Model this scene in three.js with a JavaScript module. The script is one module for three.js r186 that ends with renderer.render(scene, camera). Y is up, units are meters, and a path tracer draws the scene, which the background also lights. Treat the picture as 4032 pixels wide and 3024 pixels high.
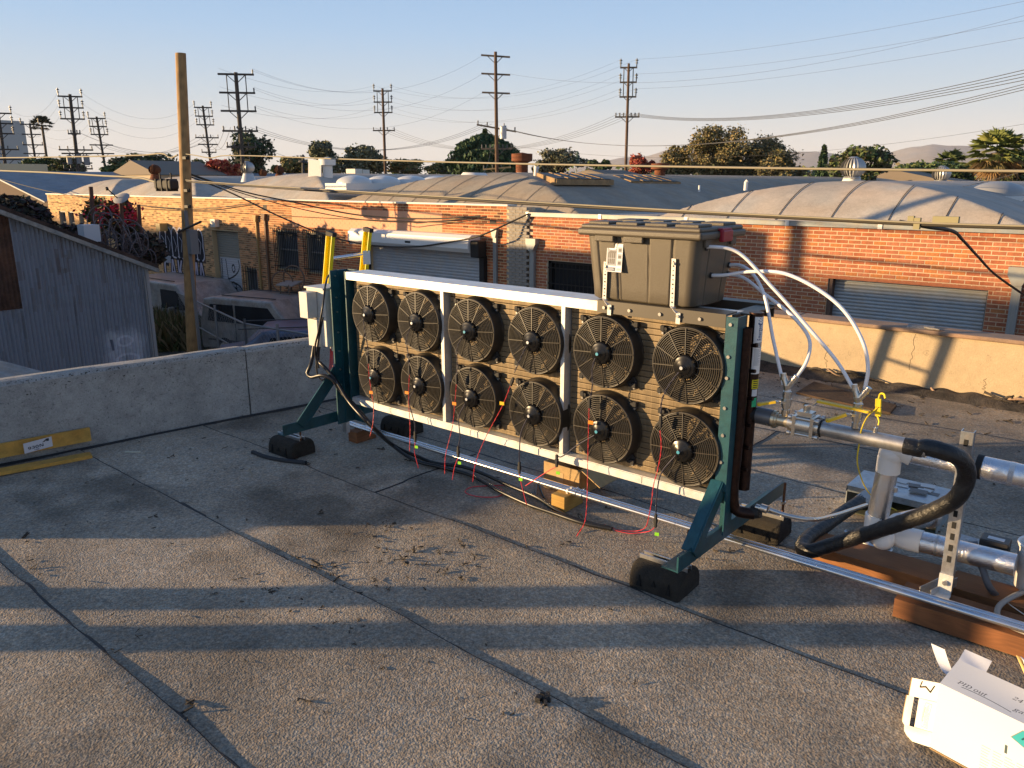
import * as THREE from 'three';
import { mergeGeometries } from 'three/addons/utils/BufferGeometryUtils.js';
import { RoundedBoxGeometry } from 'three/addons/geometries/RoundedBoxGeometry.js';

// ---------- camera, sky, sun, exposure ----------
const scene = new THREE.Scene();
const camera = new THREE.PerspectiveCamera(52.29, 4 / 3, 0.1, 20000);
camera.position.set(0, 1.72, 0);
camera.lookAt(-0.62747575, 1.72 - 0.25038, -0.73728152);   // yawed 40.4 deg left, pitched 14.5 deg down

// Sky: clear late-afternoon air, pale cream at the horizon turning blue, slightly brighter round the sun's azimuth
const SUN_DIR = new THREE.Vector3(-0.757 * 0.9914, 0.1305, 0.653 * 0.9914).normalize();
{
  const W = 512, H = 256, data = new Float32Array(W * H * 4);
  const stops = [[-1, [0.20, 0.19, 0.17]], [-0.02, [0.55, 0.50, 0.46]], [0.0, [0.88, 0.80, 0.72]], [0.05, [0.80, 0.78, 0.755]], [0.10, [0.62, 0.715, 0.80]], [0.17, [0.44, 0.63, 0.87]], [0.26, [0.31, 0.51, 0.81]], [0.45, [0.19, 0.32, 0.57]], [1, [0.10, 0.185, 0.38]]];
  for (let j = 0; j < H; j++) for (let i = 0; i < W; i++) {
    const el = (j + 0.5) / H * Math.PI - Math.PI / 2, az = (i + 0.5) / W * 2 * Math.PI - Math.PI, s = Math.sin(el);
    let k = 0; while (k < stops.length - 2 && stops[k + 1][0] < s) k++;
    const t = Math.min(1, Math.max(0, (s - stops[k][0]) / (stops[k + 1][0] - stops[k][0])));
    const d = Math.cos(el) * Math.cos(az) * SUN_DIR.x + Math.cos(el) * Math.sin(az) * SUN_DIR.z + s * SUN_DIR.y;
    const glow = s > -0.02 ? Math.pow(Math.max(0, d), 6) : 0;
    const o = (j * W + i) * 4;
    for (let c = 0; c < 3; c++) data[o + c] = (stops[k][1][c] * (1 - t) + stops[k + 1][1][c] * t) * (1 + glow * [0.9, 0.6, 0.3][c]);
    data[o + 3] = 1;
  }
  const tex = new THREE.DataTexture(data, W, H, THREE.RGBAFormat, THREE.FloatType);
  tex.mapping = THREE.EquirectangularReflectionMapping; tex.magFilter = tex.minFilter = THREE.LinearFilter; tex.needsUpdate = true;
  scene.background = tex; scene.environment = tex;
}
const SKY_STRENGTH = 0.44;
scene.backgroundIntensity = SKY_STRENGTH; scene.environmentIntensity = SKY_STRENGTH;
const sun = new THREE.DirectionalLight(new THREE.Color().setRGB(1, 0.69, 0.36), 5.0);
sun.target.position.set(-4, 0, -6); sun.position.copy(SUN_DIR).multiplyScalar(120).add(sun.target.position);
sun.castShadow = true; sun.shadow.mapSize.set(4096, 4096); sun.shadow.radius = 1;
Object.assign(sun.shadow.camera, { left: -60, right: 60, top: 60, bottom: -60, near: 1, far: 400 });
scene.add(sun, sun.target);
const renderer = new THREE.WebGLRenderer({ antialias: true });
renderer.toneMapping = THREE.LinearToneMapping; renderer.toneMappingExposure = 2.2;
renderer.shadowMap.enabled = true; renderer.shadowMap.type = THREE.PCFSoftShadowMap;

// ---------- helpers ----------
let seed = 12345;
const R = () => { seed |= 0; seed = seed + 0x6D2B79F5 | 0; let t = Math.imul(seed ^ seed >>> 15, 1 | seed); t = t + Math.imul(t ^ t >>> 7, 61 | t) ^ t; return ((t ^ t >>> 14) >>> 0) / 4294967296; };
const reseed = (n) => { seed = n; };
const rr = (a, b) => a + (b - a) * R();
const V = (x, y, z) => new THREE.Vector3(x, y, z);
const v3 = (a) => a.isVector3 ? a.clone() : new THREE.Vector3(a[0], a[1], a[2]);
const taken = new Map();
const numbered = (n) => { const k = taken.get(n) || 0; taken.set(n, k + 1); return k ? n + '_' + String(k).padStart(3, '0') : n; };
function tag(o, label, category, group, kind) { if (label) o.userData.label = label; if (category) o.userData.category = category; if (group) o.userData.group = group; if (kind) o.userData.kind = kind; return o; }
function thing(name, label, category, pos = [0, 0, 0], group) { const o = new THREE.Group(); o.name = numbered(name); o.position.set(...pos); scene.add(o); return tag(o, label, category, group); }
const prep = (g) => { g = g.index ? g.toNonIndexed() : g; for (const k of Object.keys(g.attributes)) if (!['position', 'normal', 'uv', 'color'].includes(k)) g.deleteAttribute(k); return g; };
function merge(gs) {
  gs = gs.flat(3).filter(Boolean).map(prep);
  const anyC = gs.some((g) => g.attributes.color);
  for (const g of gs) {
    if (!g.attributes.uv) g.setAttribute('uv', new THREE.BufferAttribute(new Float32Array(g.attributes.position.count * 2), 2));
    if (!g.attributes.normal) g.computeVertexNormals();
    if (anyC && !g.attributes.color) g.setAttribute('color', new THREE.BufferAttribute(new Float32Array(g.attributes.position.count * 3).fill(1), 3));
  }
  return gs.length === 1 ? gs[0] : mergeGeometries(gs);
}
// uv in metres from the dominant axis of each face
function metreUV(g, s = 1) {
  const p = g.attributes.position, u = g.attributes.uv;
  const a = V(), b = V(), c = V(), n = V();
  for (let i = 0; i < p.count; i += 3) {
    a.fromBufferAttribute(p, i); b.fromBufferAttribute(p, i + 1); c.fromBufferAttribute(p, i + 2);
    n.copy(b).sub(a).cross(V().copy(c).sub(a)); const x = Math.abs(n.x), y = Math.abs(n.y), z = Math.abs(n.z);
    for (let k = 0; k < 3; k++) { const q = [a, b, c][k]; if (y >= x && y >= z) u.setXY(i + k, q.x * s, q.z * s); else if (x >= z) u.setXY(i + k, q.z * s, q.y * s); else u.setXY(i + k, q.x * s, q.y * s); }
  }
  return g;
}
// one named mesh; geometries are given in world metres and moved into the parent's frame
function mesh(name, gs, mat, parent, opt = {}) {
  let g = merge([gs]);
  if (opt.uv) metreUV(g, opt.uv === true ? 1 : opt.uv);
  const off = V(); let q = parent; while (q && q !== scene) { off.add(q.position); q = q.parent; }
  if (!opt.local && off.lengthSq()) { g = g.clone(); g.translate(-off.x, -off.y, -off.z); }
  const m = new THREE.Mesh(g, mat); m.castShadow = m.receiveShadow = true;
  m.name = (parent && parent !== scene) ? name : numbered(name);
  (parent || scene).add(m); return m;
}
function solo(name, label, category, gs, mat, opt = {}) { // a one-mesh thing with its origin at its base
  const g = merge([gs]); if (opt.uv) metreUV(g, opt.uv === true ? 1 : opt.uv);
  g.computeBoundingBox(); const b = g.boundingBox, c = [(b.min.x + b.max.x) / 2, b.min.y, (b.min.z + b.max.z) / 2];
  const h = g.clone(); h.translate(-c[0], -c[1], -c[2]);
  const m = new THREE.Mesh(h, mat); m.castShadow = m.receiveShadow = true; m.position.set(...c); m.name = numbered(name); scene.add(m);
  return tag(m, label, category, opt.group, opt.kind);
}
function structure(name, gs, mat, opt = {}) { const m = mesh(name, gs, mat, scene, opt); m.userData.kind = 'structure'; return m; }
function clones(src, pos, label, rot) { const c = src.clone(); c.name = numbered(src.name.replace(/_\d+$/, '')); c.position.set(...pos); if (rot !== undefined) c.rotation.y = rot; c.userData = { ...src.userData }; if (label) c.userData.label = label; scene.add(c); return c; }
const xf = (g, x, y, z, ry = 0, rx = 0, rz = 0) => { if (rx || rz || ry) g.applyMatrix4(new THREE.Matrix4().makeRotationFromEuler(new THREE.Euler(rx, ry, rz, 'YXZ'))); g.translate(x, y, z); return g; };
const box = (w, h, d, x, y, z, ry = 0, rx = 0, rz = 0) => xf(new THREE.BoxGeometry(w, h, d), x, y, z, ry, rx, rz);
const rbox = (w, h, d, r, x, y, z, ry = 0, rx = 0, rz = 0) => xf(new RoundedBoxGeometry(w, h, d, 2, r), x, y, z, ry, rx, rz);
const bb = (x0, x1, y0, y1, z0, z1) => box(x1 - x0, y1 - y0, z1 - z0, (x0 + x1) / 2, (y0 + y1) / 2, (z0 + z1) / 2);
function rod(a, b, r, r2 = r, seg = 10) { // cylinder between two points
  a = v3(a); b = v3(b); const d = b.clone().sub(a), L = d.length(), g = new THREE.CylinderGeometry(r2, r, L, seg); g.translate(0, L / 2, 0);
  g.applyQuaternion(new THREE.Quaternion().setFromUnitVectors(V(0, 1, 0), d.normalize())); g.translate(a.x, a.y, a.z); return g;
}
function bar(a, b, w, t, up = V(0, 1, 0)) { // rectangular bar between two points: w across, t along "up"
  a = v3(a); b = v3(b); const d = b.clone().sub(a), L = d.length(); d.normalize();
  const s = V().crossVectors(d, up).normalize(), u = V().crossVectors(s, d).normalize();
  const g = new THREE.BoxGeometry(w, t, L); g.applyMatrix4(new THREE.Matrix4().makeBasis(s, u, d.clone().negate())); const m = a.add(b).multiplyScalar(0.5); g.translate(m.x, m.y, m.z); return g;
}
const tube = (pts, r, seg = 8, n) => new THREE.TubeGeometry(new THREE.CatmullRomCurve3(pts.map(v3), false, 'centripetal'), n || Math.max(12, pts.length * 8), r, seg);
function sagWire(a, b, sag, r, n = 24) { a = v3(a); b = v3(b); const p = []; for (let i = 0; i <= n; i++) { const t = i / n, q = a.clone().lerp(b, t); q.y -= sag * 4 * t * (1 - t); p.push(q); } return new THREE.TubeGeometry(new THREE.CatmullRomCurve3(p), n, r, 5); }
const disc = (c, n, r, h, seg = 20, r2 = r) => { const d = v3(n).normalize(), a = v3(c); return rod(a.clone().addScaledVector(d, -h / 2), a.clone().addScaledVector(d, h / 2), r, r2, seg); };
function extr(pts, depth, bevel = 0) { const s = new THREE.Shape(pts.map((p) => new THREE.Vector2(p[0], p[1]))); return new THREE.ExtrudeGeometry(s, { depth, bevelEnabled: bevel > 0, bevelSize: bevel, bevelThickness: bevel, bevelSegments: 1, curveSegments: 6 }); }
function paint(g, col) { g = prep(g); const n = g.attributes.position.count, a = new Float32Array(n * 3); for (let i = 0; i < n; i++) { a[i * 3] = col[0]; a[i * 3 + 1] = col[1]; a[i * 3 + 2] = col[2]; } g.setAttribute('color', new THREE.BufferAttribute(a, 3)); return g; }

// tileable value noise, and colour / height textures made from it
function noise2(period, sd) {
  const T = new Float32Array(period * period); let s = sd * 7919 + 17; for (let i = 0; i < T.length; i++) { s = Math.imul(s ^ s >>> 15, 0x2c1b3c6d) + 0x9e3779b9 | 0; T[i] = ((s ^ s >>> 13) >>> 0) / 4294967296; }
  return (x, y) => { const xi = Math.floor(x), yi = Math.floor(y); let fx = x - xi, fy = y - yi; fx = fx * fx * (3 - 2 * fx); fy = fy * fy * (3 - 2 * fy);
    const m = (a, b) => T[((b % period + period) % period) * period + (a % period + period) % period];
    return (m(xi, yi) * (1 - fx) + m(xi + 1, yi) * fx) * (1 - fy) + (m(xi, yi + 1) * (1 - fx) + m(xi + 1, yi + 1) * fx) * fy; };
}
function dataTex(W, H, fn, srgb = true) {
  const d = new Uint8Array(W * H * 4), to = (c) => { c = Math.min(1, Math.max(0, c)); return 255 * (srgb ? (c <= 0.0031308 ? c * 12.92 : 1.055 * Math.pow(c, 1 / 2.4) - 0.055) : c); };
  for (let j = 0; j < H; j++) for (let i = 0; i < W; i++) { const c = fn(i / W, j / H, i, j), o = (j * W + i) * 4; if (c.length) { d[o] = to(c[0]); d[o + 1] = to(c[1]); d[o + 2] = to(c[2]); } else d[o] = d[o + 1] = d[o + 2] = to(c); d[o + 3] = 255; }
  const t = new THREE.DataTexture(d, W, H); t.wrapS = t.wrapT = THREE.RepeatWrapping; t.magFilter = THREE.LinearFilter; t.minFilter = THREE.LinearMipmapLinearFilter; t.generateMipmaps = true; if (srgb) t.colorSpace = THREE.SRGBColorSpace; t.needsUpdate = true; return t;
}
function canvasTex(W, H, draw) { const c = document.createElement('canvas'); c.width = W; c.height = H; draw(c.getContext('2d'), W, H); const t = new THREE.CanvasTexture(c); t.colorSpace = THREE.SRGBColorSpace; t.wrapS = t.wrapT = THREE.RepeatWrapping; return t; }
const lin = (r, g, b) => new THREE.Color().setRGB(r, g, b);
const mat = (r, g, b, rough = 0.8, metal = 0, extra = {}) => new THREE.MeshStandardMaterial({ color: lin(r, g, b), roughness: rough, metalness: metal, ...extra });
// mottled colour texture round a base colour: patches at several scales plus grain, period in metres given by the repeat
function mottle(base, amp, grain, sd, size = 256, tintAmp = 0.15) {
  const n1 = noise2(4, sd), n2 = noise2(16, sd + 1), n3 = noise2(64, sd + 2), n4 = noise2(size, sd + 3), n5 = noise2(8, sd + 4);
  return dataTex(size, size, (u, v) => { const k = 1 + amp * ((n1(u * 4, v * 4) - 0.5) * 0.9 + (n2(u * 16, v * 16) - 0.5) * 0.8 + (n3(u * 64, v * 64) - 0.5) * 0.6) + grain * (n4(u * size, v * size) - 0.5), t = (n5(u * 8, v * 8) - 0.5) * tintAmp; return [base[0] * k * (1 + t), base[1] * k, base[2] * k * (1 - t)]; });
}
const grainBump = (() => { const a = noise2(256, 5), b = noise2(64, 6); return dataTex(256, 256, (u, v) => 0.6 * a(u * 256, v * 256) + 0.4 * b(u * 64, v * 64), false); })();
const rep = (t, x, y = x) => { const c = t.clone(); c.repeat.set(x, y); c.needsUpdate = true; return c; };
function mot(base, amp, grain, sd, rough = 0.85, metal = 0, bump = 0.002, scale = 1, extra = {}) {
  return new THREE.MeshStandardMaterial({ map: rep(mottle(base, amp, grain, sd), scale), roughness: rough, metalness: metal, ...(bump ? { bumpMap: rep(grainBump, scale * 1.37), bumpScale: bump } : {}), ...extra });
}
// ---------- the setting: yard ground, far ground, roof deck ----------
const GY = -3.3; // yard level below our roof
structure('ground', (() => { const g = new THREE.PlaneGeometry(4000, 4000, 8, 8); g.rotateX(-Math.PI / 2); g.translate(0, GY, -900); return g; })(), mot([0.16, 0.145, 0.12], 0.5, 0.3, 3, 0.95, 0, 0.01, 0.25), { uv: true });

// mineral cap sheet: granules, worn patches and stains over a 9 m square
const capTex = (() => {
  const N = 2048, p1 = noise2(9, 31), p2 = noise2(28, 32), p3 = noise2(90, 33), g1 = noise2(1024, 34), g2 = noise2(2048, 35), st = noise2(14, 36), st2 = noise2(60, 37);
  return dataTex(N, N, (u, v) => {
    const patch = 1 + 0.5 * (p1(u * 9, v * 9) - 0.5) + 0.4 * (p2(u * 28, v * 28) - 0.5) + 0.22 * (p3(u * 90, v * 90) - 0.5);
    const gr = 0.45 * g1(u * 1024, v * 1024) + 0.55 * g2(u * 2048, v * 2048), k = patch * (0.5 + 0.55 * gr + 0.85 * gr * gr);
    const s = Math.max(0, st(u * 14, v * 14) * 0.7 + st2(u * 60, v * 60) * 0.3 - 0.58) * 2.2, w = (g1(u * 700 + 9, v * 700) - 0.5) * 0.18;
    const d = 1 - Math.min(0.55, s);
    return [0.285 * k * d * (1 + w), 0.24 * k * d, 0.183 * k * d * (1 - w)];
  });
})();
const capBump = (() => { const a = noise2(256, 41), b = noise2(512, 42); return dataTex(512, 512, (u, v) => 0.6 * a(u * 256, v * 256) + 0.4 * b(u * 512, v * 512), false); })();
capTex.repeat.set(1 / 9, 1 / 9); capTex.offset.set(0.7, 0.9);
const capMat = new THREE.MeshStandardMaterial({ map: capTex, bumpMap: rep(capBump, 0.85), bumpScale: 0.0026, roughness: 0.95 });
const tarMat = mot([0.022, 0.02, 0.019], 0.5, 0.5, 8, 0.6, 0, 0.002, 4);
const und1 = noise2(64, 51), und2 = noise2(64, 52), lipN = noise2(64, 53);
const undul = (x, z) => 0.010 * (und1(x * 1.3 + 20, z * 1.5 + 20) - 0.5) + 0.007 * (und2(x * 3.1 + 20, z * 2.7 + 20) - 0.5);
const roof = new THREE.Group(); roof.name = 'roof_deck'; roof.userData.kind = 'structure'; scene.add(roof);
const seamZ = [1.6, 0.75, -0.1, -0.98, -1.87, -2.67, -3.52, -4.38, -5.25, -6.1, -7.0];
const lip = (x, i) => (i === 3 ? 0.010 : i === 4 ? 0.007 : 0.005) * (0.55 + 0.9 * lipN(x * 1.7 + i * 7, i));
const seamWob = (x, i) => 0.03 * (lipN(x * 0.9 + i * 13, i + 20) - 0.5) + 0.012 * (lipN(x * 5 + i * 3, i + 40) - 0.5);
for (let i = 0; i < seamZ.length - 1; i++) {
  const nx = 170, nz = 12, pos = [], uv = [], idx = [];
  for (let a = 0; a <= nx; a++) for (let b = 0; b <= nz + 1; b++) {
    const x = -5.75 + 10.5 * a / nx, t = Math.min(1, b / nz), zn = seamZ[i] + seamWob(x, i), zf = seamZ[i + 1] + seamWob(x, i + 1) - 0.0, z = zn + (zf - zn) * t;
    let y = undul(x, z) + lip(x, i + 1) * Math.pow(t, 3) ; if (b === nz + 1) y = undul(x, z) - 0.004;
    pos.push(x, y, z); uv.push(x, z);
  }
  const w = nz + 2; for (let a = 0; a < nx; a++) for (let b = 0; b < nz + 1; b++) { const p = a * w + b; idx.push(p, p + w, p + 1, p + 1, p + w, p + w + 1); }
  const g = new THREE.BufferGeometry(); g.setAttribute('position', new THREE.Float32BufferAttribute(pos, 3)); g.setAttribute('uv', new THREE.Float32BufferAttribute(uv, 2)); g.setIndex(idx); g.computeVertexNormals();
  const m = new THREE.Mesh(g, capMat); m.name = 'cap_sheet'; m.receiveShadow = m.castShadow = true; roof.add(m);
}
// tar squeezed out along each lap, and the end laps across the sheets
const ribbon = (path, width, h) => { const pos = [], idx = []; path.forEach(([x, y, z], k) => { const q = path[Math.min(k + 1, path.length - 1)], p0 = path[Math.max(0, k - 1)], dx = q[0] - p0[0], dz = q[2] - p0[2], L = Math.hypot(dx, dz) || 1, w = width(k), nx = -dz / L * w, nz = dx / L * w; pos.push(x - nx, y - 0.004, z - nz, x, y + h, z, x + nx, y - 0.004, z + nz); if (k) { const b = k * 3; idx.push(b - 3, b, b - 2, b - 2, b, b + 1, b - 2, b + 1, b - 1, b - 1, b + 1, b + 2); } });
  const g = new THREE.BufferGeometry(); g.setAttribute('position', new THREE.Float32BufferAttribute(pos, 3)); g.setIndex(idx); g.computeVertexNormals(); return g; };
for (let i = 1; i < seamZ.length - 1; i++) {
  const p = []; for (let k = 0; k <= 420; k++) { const x = -5.6 + 7.4 * k / 420, z = seamZ[i] + seamWob(x, i); p.push([x, undul(x, z) + lip(x, i) * 0.6, z - 0.004]); }
  mesh('seam_tar', ribbon(p, (k) => 0.004 + 0.011 * Math.pow(lipN(k * 0.17 + i * 5, i + 9), 2) + (lipN(k * 0.05, i + 3) > 0.78 ? 0.014 : 0), 0.004), tarMat, roof, { uv: true });
}
for (const [x, i] of [[-1.62, 2], [-0.62, 3], [0.35, 4], [-3.3, 5], [-2.0, 7], [-3.35, 8], [-0.9, 6]]) {
  const p = []; for (let k = 0; k <= 40; k++) { const z = seamZ[i] + (seamZ[i + 1] - seamZ[i]) * k / 40, xx = x + 0.02 * (lipN(k * 0.2 + x * 9, 7) - 0.5); p.push([xx, undul(xx, z) + 0.003 + lip(xx, i + 1) * Math.pow(k / 40, 3), z]); }
  mesh('end_lap', ribbon(p, (k) => 0.003 + 0.006 * lipN(k * 0.4, 3) * (lipN(k * 0.13 + x, 11) > 0.55 ? 1.6 : 0.4), 0.003), tarMat, roof, { uv: true });
}

// ---------- parapets of our own roof ----------
const stuccoGrey = (() => { // painted stucco, bluish grey, with dirt specks, drip stains below the top edge and scuffs along the foot
  const n1 = noise2(12, 61), n2 = noise2(50, 62), n3 = noise2(256, 63), n4 = noise2(512, 64), n5 = noise2(160, 65);
  const t = dataTex(1024, 1024, (u, v) => { const k = 0.9 + 0.24 * (n1(u * 12, v * 12) - 0.5) + 0.2 * (n2(u * 50, v * 50) - 0.5) + 0.16 * (n3(u * 256, v * 256) - 0.5) + 0.25 * (n4(u * 512, v * 512) - 0.5);
    const speck = n5(u * 160, v * 160) * 0.6 + n4(u * 512, v * 512) * 0.4 > 0.77 ? 0.5 : 1; return [0.37 * k * speck, 0.36 * k * speck, 0.335 * k * speck]; });
  return new THREE.MeshStandardMaterial({ map: rep(t, 0.5), bumpMap: rep(capBump, 1.2), bumpScale: 0.004, roughness: 0.95 });
})();
const stainMat = new THREE.MeshStandardMaterial({ map: rep(mottle([0.09, 0.082, 0.072], 0.8, 0.8, 67), 3), bumpMap: rep(capBump, 1.2), bumpScale: 0.004, roughness: 0.98 });
const wallDir = (z) => -5.45 + (z + 1.4) * -0.1474; // X of the left parapet's roof-side face
{
  const w = thing('parapet_wall', 'grey stucco parapet along the left edge of the flat roof, in shade', 'wall', [-5.3, 0, -3.5]);
  const seg = (z0, z1, top) => { // wall segment with a rounded top, a little wavy
    const prof = [[0.02, GY], [0, 0.0], [0, top - 0.03], [-0.02, top - 0.006], [-0.06, top], [-0.13, top - 0.004], [-0.17, top - 0.03], [-0.18, GY]], n = Math.ceil(Math.abs(z1 - z0) * 14), pos = [], idx = [];
    for (let a = 0; a <= n; a++) { const z = z0 + (z1 - z0) * a / n, X = wallDir(z) + 0.008 * (und1(z * 2 + 9, 3) - 0.5); prof.forEach(([dx, y], k) => pos.push(X + dx + (k > 1 && k < 7 ? 0.005 * (und2(z * 6, k) - 0.5) : 0), y + (k > 1 && k < 7 ? 0.006 * (und1(z * 4, k + 9) - 0.5) : 0), z)); }
    const w = prof.length; for (let a = 0; a < n; a++) for (let k = 0; k < w - 1; k++) { const p = a * w + k; idx.push(p, p + 1, p + w, p + 1, p + w + 1, p + w); }
    for (const e of [0, n]) for (let k = 1; k < w - 1; k++) { const p = e * w; e ? idx.push(p, p + k + 1, p + k) : idx.push(p, p + k, p + k + 1); }
    const g = new THREE.BufferGeometry(); g.setAttribute('position', new THREE.Float32BufferAttribute(pos, 3)); g.setIndex(idx); const q = g.toNonIndexed(); q.computeVertexNormals(); return q;
  };
  mesh('wall_panel', seg(-1.42, -3.05, 0.525), stuccoGrey, w, { uv: true });
  mesh('wall_panel', seg(-3.058, -7.3, 0.515), stuccoGrey, w, { uv: true });
  mesh('wall_panel', seg(-0.06, -1.412, 0.52), stuccoGrey, w, { uv: true });
  mesh('wall_stub', seg(0.17, -0.052, 0.40), stuccoGrey, w, { uv: true });
  // chipped, blackened edge under the top and the cracked joint at the foot of the wall
  reseed(71); const chips = []; for (let k = 0; k < 700; k++) { const z = -0.3 - 4.2 * R(), y = 0.522 - Math.pow(R(), 3) * 0.09, s = 0.002 + 0.006 * Math.pow(R(), 2); chips.push(box(0.003, s * rr(0.5, 1.1), s * rr(0.8, 2.2), wallDir(z) + 0.0015 + (y > 0.49 ? -0.006 : 0), y - 0.012, z, 0.14, rr(-0.4, 0.4))); }
  const c = mesh('stain_flakes', chips, stainMat, w, { uv: true }); c.userData.kind = 'stuff';
  mesh('scupper', [box(0.03, 0.13, 0.2, wallDir(-1.42) + 0.004, 0.1, -1.36, 0.146)], mat(0.012, 0.012, 0.012, 0.9), w);
  const jp = []; for (let k = 0; k <= 200; k++) { const z = -0.4 - 4.6 * k / 200; jp.push([wallDir(z) + 0.035 + 0.02 * (lipN(z * 3, 5) - 0.5), 0.006, z]); }
  mesh('joint_tar', ribbon(jp, (k) => 0.006 + 0.016 * lipN(k * 0.3, 17) * lipN(k * 0.11, 18), 0.01), tarMat, w, { uv: true });
}
const stuccoTan = (() => { const n1 = noise2(8, 81), n2 = noise2(40, 82), n3 = noise2(300, 83), n4 = noise2(512, 84);
  const t = dataTex(1024, 1024, (u, v) => { const k = 0.95 + 0.1 * (n1(u * 8, v * 8) - 0.5) + 0.1 * (n2(u * 40, v * 40) - 0.5) + 0.12 * (n3(u * 300, v * 300) - 0.5) + 0.1 * (n4(u * 512, v * 512) - 0.5), d = n2(u * 40 + 7, v * 40) * n3(u * 300, v * 300) > 0.62 ? 0.75 : 1; return [0.50 * k * d, 0.39 * k * d, 0.25 * k * d]; });
  return new THREE.MeshStandardMaterial({ map: rep(t, 0.5), bumpMap: rep(capBump, 1.1), bumpScale: 0.0025, roughness: 0.95 }); })();
const flashMat = mot([0.05, 0.042, 0.036], 0.9, 0.6, 87, 0.9, 0, 0.006, 1.5);
{
  const w = thing('parapet_wall', 'tan stucco parapet behind the rack, sunlit with a ladder shadow on it', 'wall', [0, 0, -7.15]);
  mesh('wall_panel', [bb(-4.75, 6, GY, 0.5, -7.27, -7.07)], stuccoTan, w, { uv: true });
  const cop = mot([0.30, 0.2, 0.135], 0.3, 0.2, 88, 0.85, 0, 0.002, 1);
  for (let x = -4.75; x < 6; x += 2.15) mesh('coping', [rbox(2.142, 0.035, 0.26, 0.012, x + 1.075, 0.518, -7.165)], cop, w, { uv: true });
  // torn base flashing: a cant strip and curled ragged pieces of felt
  const pos = [], idx = []; const n = 500; for (let k = 0; k <= n; k++) { const x = -4.6 + 10.4 * k / n, top = 0.025 + 0.04 * lipN(x * 2.3, 31) + 0.03 * lipN(x * 9, 32), o = 0.02 * lipN(x * 7, 33); pos.push(x, 0.002, -6.93 + 0.04 * lipN(x * 3, 34), x, 0.035 + 0.02 * lipN(x * 5, 37), -6.985 + o * 0.5, x, top, -7.052 + o, x, top + 0.004, -7.068); if (k) for (let c = 0; c < 3; c++) { const b = (k - 1) * 4 + c; idx.push(b, b + 4, b + 1, b + 1, b + 4, b + 5); } }
  const g = new THREE.BufferGeometry(); g.setAttribute('position', new THREE.Float32BufferAttribute(pos, 3)); g.setIndex(idx); g.computeVertexNormals(); mesh('base_flashing', g, flashMat, w, { uv: true });
  reseed(91); for (let k = 0; k < 26; k++) { const x = rr(-2.6, 0.9), L = rr(0.08, 0.35); mesh('felt_scrap', tube([[x, rr(0.03, 0.1), -7.03], [x + L * 0.4, rr(0.04, 0.11), -7.0], [x + L, rr(0.02, 0.1), -7.035]], rr(0.006, 0.014), 5, 8), k % 3 ? flashMat : cop, w, { uv: true }); }
  for (const [x, y0, y1, k] of [[-1.6, 0.49, 0.18, 1], [-0.2, 0.49, 0.3, 2], [-2.3, 0.3, 0.1, 3], [-1.05, 0.2, 0.06, 4]]) { const p = []; for (let q = 0; q <= 14; q++) p.push([x + 0.03 * (lipN(q * 0.9, k * 7) - 0.5) + 0.012 * (lipN(q * 3, k) - 0.5), y0 + (y1 - y0) * q / 14, -7.0695]); mesh('hairline_crack', tube(p, 0.0014, 4, 30), flashMat, w); }
  mesh('peeled_patch', [box(0.2, 0.012, 0.1, -1.58, 0.54, -7.13, 0.1, 0.12), box(0.13, 0.01, 0.08, -1.47, 0.545, -7.1, -0.3, -0.15)], mot([0.22, 0.21, 0.2], 0.8, 0.4, 93, 0.8, 0, 0.004, 4), w, { uv: true });
}
// neighbours left of the frame whose shade reaches the yard and this roof
solo('warehouse', 'long warehouse block to the west whose shade covers the yard', 'building', [bb(-98, -38.3, GY, 6.95, 20, 22.4)], mat(0.35, 0.3, 0.26, 0.9));
for (const z of [0.87, 1.26]) solo('roof_post', z < 1 ? 'weathered wooden post at the roof edge, nearer the parapet end' : 'weathered wooden post at the roof edge, farther from the parapet end', 'post', [box(0.13, 5.2, 0.13, -5.62, GY + 2.6, z)], mot([0.2, 0.14, 0.09], 0.4, 0.3, 95, 0.9));
// ---------- the fan rack (dry cooler) ----------
const teal = new THREE.MeshStandardMaterial({ map: rep(mottle([0.013, 0.07, 0.088], 0.35, 0.15, 101), 3), roughness: 0.38, metalness: 0.1, bumpMap: rep(grainBump, 5), bumpScale: 0.0004 });
const galv = new THREE.MeshStandardMaterial({ map: rep(mottle([0.72, 0.71, 0.68], 0.18, 0.06, 103), 4), roughness: 0.42, metalness: 0.35 });
const zinc = new THREE.MeshStandardMaterial({ map: rep(mottle([0.62, 0.62, 0.62], 0.3, 0.1, 104), 6), roughness: 0.32, metalness: 0.85 });
const blackPl = mat(0.028, 0.025, 0.021, 0.42), blackMatte = mat(0.02, 0.019, 0.018, 0.75), steelBlk = mat(0.085, 0.075, 0.06, 0.45, 0.3);
const boltM = mat(0.62, 0.6, 0.56, 0.3, 0.9);
const finMat = (() => { const n = noise2(256, 111), n2 = noise2(20, 112), n3 = noise2(128, 113);
  const t = dataTex(1024, 256, (u, v) => { const f = 0.62 + 0.38 * Math.sin(u * Math.PI * 2 * 128) * 0.8, k = f * (0.75 + 0.5 * n2(u * 20, v * 5)) * (0.8 + 0.4 * n(u * 256, v * 16)) * (n3(u * 128, 0) > 0.82 ? 1.35 : 1); return [0.33 * k, 0.245 * k, 0.14 * k]; });
  t.wrapS = t.wrapT = THREE.RepeatWrapping; return new THREE.MeshStandardMaterial({ map: rep(t, 2.2, 1.1), roughness: 0.45, metalness: 0.35, bumpMap: rep(t, 2.2, 1.1), bumpScale: 0.002 }); })();
const X0 = -3.885, X1 = -1.385, ZF = -2.985, ZC = -3.035;
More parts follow.
